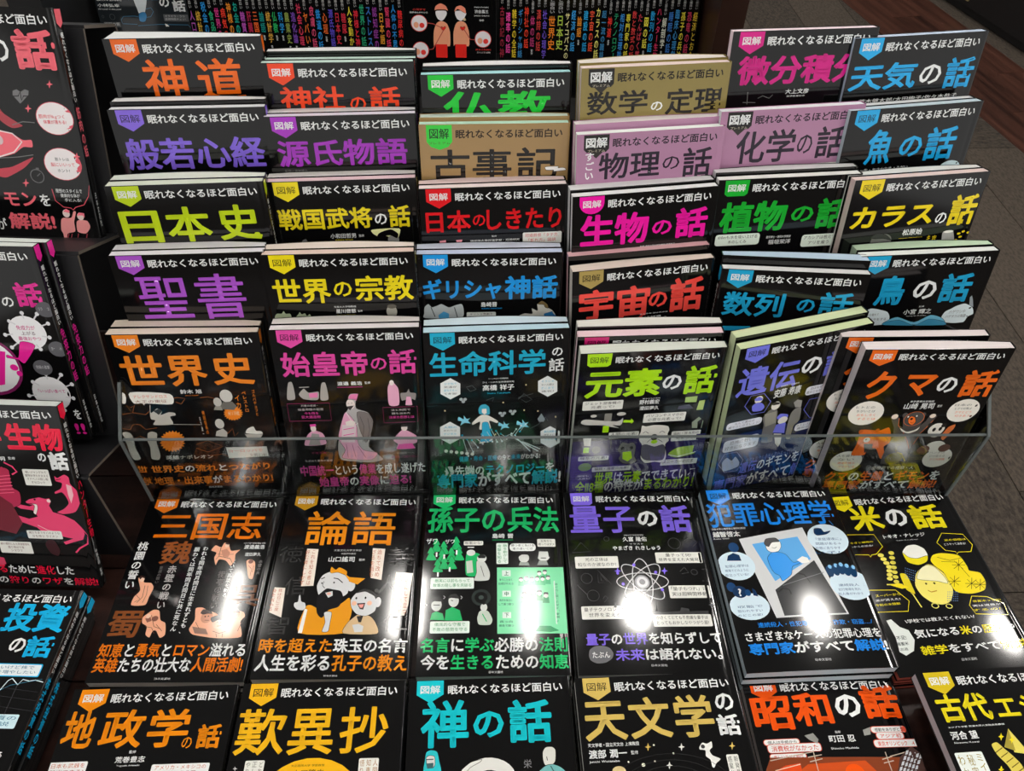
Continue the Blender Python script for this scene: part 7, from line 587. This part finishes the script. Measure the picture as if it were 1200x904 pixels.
# ---------------------------------------------------------------- the racks
def folded(name, label, cat, group, x0, x1, pts, th, names, yaw=0, ox=0, oy=0):
    """a stand folded from board: each fold a separate part, cut edges a little lighter"""
    root = empty(name, at(ox, oy, TZ, yaw), label, cat, group)
    for (a, b), nm in zip(zip(pts[:-1], pts[1:]), names):
        dx, dz = b[0] - a[0], b[1] - a[1]; l = math.hypot(dx, dz); nx, nz = dz / l * th, -dx / l * th
        ex, ez = dx / l * .0, dz / l * .0
        Q = [(a[0], a[1]), (b[0], b[1]), (b[0] + nx, b[1] + nz), (a[0] + nx, a[1] + nz)]
        V = [(x, q[0] - oy, q[1] - TZ) for x in (x0, x1) for q in Q]
        F = [(3, 2, 1, 0), (4, 5, 6, 7), (0, 1, 5, 4), (1, 2, 6, 5), (2, 3, 7, 6), (3, 0, 4, 7)]
        link(nm, mesh(nm, V, F, [1, 1, 0, 0, 0, 0]), root, [M_board, M_edge if cat == 'book stand' and group is None else M_board])
    return root
COLS = [('shinto', 'hannya', 'nihonshi', 'seisho', 'sekaishi'), ('jinja', 'genji', 'sengoku', 'shukyo', 'shikotei'), ('bukkyo', 'kojiki', 'shikitari', 'girisha', 'seimei'),
        ('sugaku', 'butsuri', 'seibutsu', 'uchu', 'genso'), ('bisekibun', 'kagaku', 'shokubutsu', 'suretsu', 'iden'), ('tenki', 'sakana', 'karasu', 'tori', 'kuma')]
CN = ['first', 'second', 'third', 'fourth', 'fifth', 'sixth']
def base_of(k):
    x, y, z, yaw, lean, rl = POSE[k]; M = pose_matrix(POSE[k]); return M.translation.x / MM, M.translation.y / MM, M.translation.z / MM - EYE
for ci, colk in enumerate(COLS):
    B = [base_of(k) for k in colk]; L0 = .2; px = sum(b[0] for b in B) / 5; yaw = .09
    c_, s_ = math.cos(L0), math.sin(L0); pts = []
    R = [(b[1] - 1.5, b[2] - 2.2) for b in B[::-1]]                    # front row first
    R[0] = (R[0][0], max(R[0][1], TZ + 6))
    for i, (y, z) in enumerate(R):
        pts.append((y, z)); ny = R[i + 1][0] if i < 4 else y + 52
        pts.append((ny, z - (ny - y) * math.tan(L0)))
    y, z = pts[-1]; pts.append((y + 16, z + 80)); pts.append((y + 22, TZ + 2))
    low = R[0][1] > TZ + 12
    if low: pts = [(pts[0][0], TZ + 2)] + pts
    nm = (['riser'] if low else []) + ['tread', 'riser'] * 4 + ['tread', 'backrest', 'rear_leg']
    ym = sum(p[0] for p in pts) / len(pts); xl, xr = -69 - (3 if ci == 0 else 0), 67
    folded('stepped_book_stand', 'black stepped book stand under the %s column of tiered books from the left' % CN[ci], 'book stand', 'black stepped stands of the centre display', xl, xr, pts, -2, nm, yaw, px, ym)

LP = [(452, -766), (453, -628), (530, -660), (588, -462), (668, -498), (742, -316), (800, -338), (806, -766)]
folded('stepped_book_stand', 'black folded stepped stand with pale cut edges on the far left', 'book stand', None, -770, -410, LP, -3, ['riser', 'tread', 'backrest', 'tread', 'backrest', 'tread', 'rear_leg'])

# clear acrylic tray: fence, two side plates, floor plate
XL, XR = -395., 500.
ya = math.atan2(38, XR - XL); fl = math.hypot(38, XR - XL)
ac = empty('acrylic_book_tray', at(XL, 503, TZ, ya), 'clear acrylic tray with a low front fence around the front row of tiered books', 'display tray')
z0, z1 = 27., 139.
link('front_fence', boxmesh('front_fence', 0, fl, -3, 0, z0, z1 - .9), ac, [M_acr]); link('fence_edge', boxmesh('fence_edge', 0, fl, -3, 0, z1 - .9, z1), ac, [M_acre])
link('base_plate', boxmesh('base_plate', 0, fl, -3, 3, 24, 27), ac, [M_acr])
for x0, x1 in ((-3.2, -.2), (fl + .2, fl + 3.2)):
    PT = [(-3, z0), (-3, z1), (48, z1 + 46), (300, z1 + 46), (300, z0)]
    V = [(x, a, b) for x in (x0, x1) for a, b in PT]; n = 5
    F = [tuple(range(n))[::-1], tuple(range(n, 2 * n))] + [(i, (i + 1) % n, n + (i + 1) % n, n + i) for i in range(n)]
    link('side_plate', mesh('side_plate', V, F), ac, [M_acr]); m_ = 1.3
    for (a, b), (c2, d2) in ((PT[0], PT[1]), (PT[1], (PT[1][0] + 42, PT[1][1] + 42))):
        l = math.hypot(c2 - a, d2 - b); nx, nz = (d2 - b) / l * m_, -(c2 - a) / l * m_
        Q = [(a, b), (c2, d2), (c2 - nx, d2 - nz), (a - nx, b - nz)]; V = [(x, p, q) for x in (x0 - .1, x1 + .1) for p, q in Q]
        link('plate_edge', mesh('plate_edge', V, [(0, 1, 2, 3), (7, 6, 5, 4), (0, 4, 5, 1), (1, 5, 6, 2), (2, 6, 7, 3), (3, 7, 4, 0)]), ac, [M_acre])

# ---------------------------------------------------------------- the tiered books
# key: (label words, page tint, [(thickness, rise, fore-edge thickness, bulge, page tint) of the copies behind], bulge of the front book, fore-edge thickness)
G1 = 'paperbacks in the tiered centre display'; G2 = 'spare copies tucked behind the tiered paperbacks'
TI = {
 'shinto': ('black paperback with two-character orange title and orange badge, back row far left', 'e4e6e8', [], 4, 34),
 'jinja': ('black paperback with red-orange title and red badge, back row second from left', 'c4dcd2', [(10.5, 0, 10.5, 0, 'c4dcd2'), (9, 5, 12, 7, 'dcdcdc')], 1, 0),
 'bukkyo': ('black paperback with green two-character title, back row third from left', 'a8dce0', [(11, 4.5, 13, 7, 'dedede')], 2, 0),
 'sugaku': ('khaki paperback with dark title and black badge, back row fourth from left', 'e0ccc8', [(12, 1, 14, 10, 'dcd4ce')], 2, 12),
 'bisekibun': ('black left-bound paperback with heavy magenta title, back row fifth from left', 'ecd8e0', [], 0, 0),
 'tenki': ('black paperback with sky-blue title and pale-blue page edges, back row far right', 'c0cfe4', [], 0, 0),
 'hannya': ('black paperback with four-character violet title, second row from back, far left', 'e4e6ea', [(9, 4, 14, 5, 'e2e2e2')], 0, 0),
 'genji': ('black paperback with purple title and purple badge, second row from back, second from left', 'dcd6e4', [(10, 0, 13, 6, 'dadada')], 0, 0),
 'kojiki': ('tan paperback with thin black title and green ribbon badge, second row from back', 'b8dcc8', [(10, 3, 12, 4, 'c8d8cc')], 0, 0),
 'butsuri': ('mauve paperback with dark title beside small white vertical word, second row from back', 'e8f0ea', [(10, 6, 12, 4, 'e4dcdc')], 0, 0),
 'kagaku': ('mauve paperback half hidden by its right neighbour, second row from back, fifth from left', 'e2e6ea', [], 0, 0),
 'sakana': ('black paperback with light-blue title over a pale blob, second row from back, right', 'c0d0d8', [(9, 0, 9, 1, 'dadada')], 0, 0),
 'nihonshi': ('black paperback with yellow-green three-character title, middle row far left', 'dfe6d4', [(11, 0, 14, 6, 'e2e6da')], 1, 13),
 'sengoku': ('black paperback with yellow title and black-lettered yellow badge, middle row second from left', 'e6c8cc', [(10, 0, 12, 5, 'e6e4dc')], 0, 0),
 'shikitari': ('black paperback with bright red title and red badge, middle row third from left', 'ecdcdc', [(10, 0, 11, 5, 'e8d0d0')], 0, 0),
 'seibutsu': ('black paperback with hot-pink title and rounded pink badge, middle row fourth from left', 'e6e8e8', [(12, 2, 14, 6, 'dfe0e0')], 0, 0),
 'shokubutsu': ('black paperback with green title and two pale rounded captions, middle row fifth from left', 'e6e6e2', [(10, 3, 11, 4, 'd8d8d8')], 0, 0),
 'karasu': ('black paperback with yellow katakana title and small crow picture, middle row far right', 'e4cdc8', [(9, 0, 9, 5, 'dcdcd8')], 0, 0),
 'seisho': ('black paperback with angular purple two-character title, fourth row from back, far left', 'e6e2ea', [(10, 0, 13, 5, 'e2dee6')], 0, 0),
 'shukyo': ('black paperback with bold yellow title above small temple drawings, fourth row from back', 'e8cfc4', [(10, 0, 12, 5, 'e6d8d0')], 0, 0),
 'girisha': ('black paperback with blue title above grey reclining figures, fourth row from back', 'c4d0e8', [(10, 0, 12, 4, 'd4dcec')], 0, 0),
 'uchu': ('black paperback with coral title and gold badge, fourth row from back, fourth from left', 'd8ccc0', [(10, 7, 12, 4, 'e8b8bc')], 3, 15),
 'suretsu': ('black left-bound paperback with teal-blue title, tilted across its right neighbour, fourth row from back', 'dcdcdc', [(10, 9, 15, 2, 'b8cce0')], 0, 0),
 'tori': ('black paperback with blue title and pale cloud captions, fourth row from back, far right', 'e6eae8', [(10, 1, 13, 5, 'c4dcc0')], 0, 0),
 'sekaishi': ('black paperback with orange three-character title and orange starburst captions, front tier far left', 'e8d8c8', [(11, 0, 15, 5, 'ecdccc')], 1, 13),
 'shikotei': ('black paperback with pink title and robed emperor drawing, front tier second from left', 'e6dfe4', [(10, 0, 12, 5, 'e2dcdc')], 0, 0),
 'seimei': ('black paperback with teal title, walking girl and white hexagon captions, front tier third from left', 'c0dce8', [(11, 0, 13, 5, 'd0e0e8')], 1, 12),
 'genso': ('black paperback with lime title and laughing bulldog drawing, front tier fourth from left', 'd8dcd2', [(11, 7, 11, 0, 'ecccd4'), (10, 10, 12, 3, 'dcdcd4')], 2, 14),
 'iden': ('black paperback with periwinkle title and family drawing, partly covered on its right, front tier fifth', 'cfdcae', [(12, 5, 12, 0, 'd0dcb0')], 0, 0),
 'kuma': ('black paperback with orange title above a bear and panda drawing, front tier far right', 'e6dcdc', [], 2, 13),
}
SPINES = {'shinto', 'jinja', 'hannya', 'genji', 'nihonshi', 'sengoku', 'seisho', 'shukyo', 'sekaishi', 'shikotei', 'girisha', 'shikitari', 'suretsu', 'bisekibun', 'kojiki', 'bukkyo'}
short = lambda s: s.split(' with ')[0] if False else s
for k, (lab, pc, beh, bl, tf) in TI.items():
    d = DATA[k]; t0 = 10.5
    book('paperback_book', pose_matrix(POSE[k]), d, lab, G1, t=t0, tf=(tf or None), bulge=bl, bow=.5, pages=pc, spine=k in SPINES)
    dy = t0 + 1.0 + bl; ang = math.atan2((tf or t0) - t0, BW); e = (tf or t0) - t0
    for i, (tt, rise, ff, bu, pcol) in enumerate(beh):
        P = list(POSE[k]); M = pose_matrix(P, dy=dy + e / 2 + .6, dz=rise, dx=random.uniform(-.8, .8) + (1.5 if k in ('jinja', 'bukkyo', 'sugaku') else 0)) @ Matrix.Rotation(-ang, 4, 'Z')
        which = '' if len(beh) == 1 else ('nearer' if i == 0 else 'rear')
        dd = dict(d); dd['spine'] = d.get('spine')
        if k == 'genso' and i == 0: dd['col'] = 'b01860'
        book('paperback_book', M, dd, ('%s spare copy behind the %s' % (which, lab.split(', ')[0])).strip(), G2, t=tt, tf=ff if ff != tt else None, bulge=bu, bow=.2, pages=pcol, printed=None if k in ('genso',) and i == 0 else False, spine=False)
        dy += tt + .9 + bu + (.3 if rise else 0)
# the second bear book stands clear behind the first, leaning to the left
P = list(POSE['kuma']); M = pose_matrix(P, dy=17.5, dz=2, dx=-18)
book('paperback_book', M, DATA['kuma'], 'second bear paperback, behind the front one, its left page edge and pink-tinged top showing', G2, t=10.5, bow=.6, pages='e0d4d4', printed=True)

# ---------------------------------------------------------------- flat books on the table, each on its own pile
FT = {
 'sangoku': ('flat black paperback with orange three-character title and peach warriors, left end of upper flat row', 3, 'e2ded8'),
 'rongo': ('flat black paperback with thin orange title, bearded sage and laughing boy, upper flat row', 3, 'e2ded8'),
 'sonshi': ('flat black paperback with green title, fir trees and green comic panel, upper flat row', 3, 'd4e2d8'),
 'ryoshi': ('flat black paperback with violet title and white atom drawing, upper flat row', 3, 'dcdcdc'),
 'hanzai': ('flat black paperback, blue title, man in a picture frame, upper flat row', 4, 'c4d4dc'),
 'kome': ('flat black paperback with yellow title and smiling rice grain, right end of upper flat row', 4, 'c86050'),
 'chisei': ('flat black paperback with orange-yellow title, left end of lowest row', 4, 'e2ded8'),
 'tannisho': ('flat black paperback with thin golden title over a golden disc, lowest row second from left', 4, 'dcdcd0'),
 'zen': ('flat black paperback with turquoise title and white brush ring, lowest row third from left', 4, 'c8dcdc'),
 'tenmon': ('flat black paperback with beige-gold title and floating astronaut, lowest row fourth from left', 5, 'dcdcd4'),
 'showa': ('flat black paperback with red-orange title and sunset street, its top edge under the upper row', 2, 'dcd4d0'),
 'kodai': ('flat black paperback with mustard title and mummy drawing, bottom right corner', 6, 'c8bcc0'),
}
G3 = 'paperbacks lying face up on the table'; G4 = 'spare copies beneath the face-up paperbacks'
for k, (lab, n, pc) in FT.items():
    p = POSE[k]; tt = (p[2] - TZ - .8) / n - .75; sh_ = 7. if k == 'kodai' else 0
    bow = {'hanzai': 1.3, 'showa': 1.6, 'ryoshi': .7, 'kome': 1.0}.get(k, .4)
    book('paperback_book', pose_matrix(p), DATA[k], lab, G3, t=tt, bow=bow, pages=pc, spine=k in ('toshi',))
    for i in range(1, n):
        M = pose_matrix(p, dy=i * (tt + .75), dx=(sh_ * i if sh_ else random.uniform(-1.2, 1.2)), dz=random.uniform(-1, .5) - (1.5 if k != 'kome' else -1))
        book('paperback_book', M, DATA[k], 'copy %s beneath the %s' % (['', 'directly', 'two', 'three', 'four', 'five'][i], ' '.join(lab.split(', ')[0].split(' ')[:11])), G4, t=tt, bow=.0, pages=pc, printed=False)

# ---------------------------------------------------------------- left display
LT = {
 'kinniku': ('large-looking black paperback with salmon-pink title and fish-like muscle drawing, top left', 12.5, 1),
 'meneki': ('black paperback with magenta title and white virus-shaped captions, left edge middle', 10.5, 2),
 'hunter': ('black paperback with crimson title and leaping pink lioness, left edge below the middle', 11, 1),
 'toshi': ('flat black paperback with cyan title, bottom left corner', 11, 2),
}
G5 = 'paperbacks on the left display'
for k, (lab, tt, n) in LT.items():
    p = POSE[k]
    for i in range(n):
        M = pose_matrix(p, dy=i * (tt + 1.2), dx=(5.5 if k == 'meneki' else 2.5) * i, dz=random.uniform(-1, 1) * (i > 0))
        l2 = lab if i == 0 else 'second copy right behind the %s, spine visible' % lab.split(', ')[0] if k == 'meneki' else lab if i == 0 else 'second copy directly under the %s, spine visible' % lab.split(', ')[0]
        book('paperback_book', M, DATA[k], l2, G5, t=tt, bow=1.0, pages='dfe6e0', printed=(i == 0), spine=True)
# filler copies carrying the flat cyan-titled book down to the table
p = POSE['toshi']; h0 = p[2] - 2 * 12.2 - TZ; m = max(1, int(h0 // 12)); tq = h0 / m - .9
for i in range(m):
    M = pose_matrix(p, dy=2 * 12.2 + .3 + i * (tq + .8), dx=-3 - 4 * i, dz=-1)
    book('paperback_book', M, DATA['toshi'], 'lower copy %s in the pile at bottom left corner, almost hidden' % ['three', 'four', 'five', 'six', 'seven'][i], G5, t=tq, bow=0, pages='dcdcdc', printed=False)

bpy.data.objects.remove(_fo); bpy.data.curves.remove(_fc)
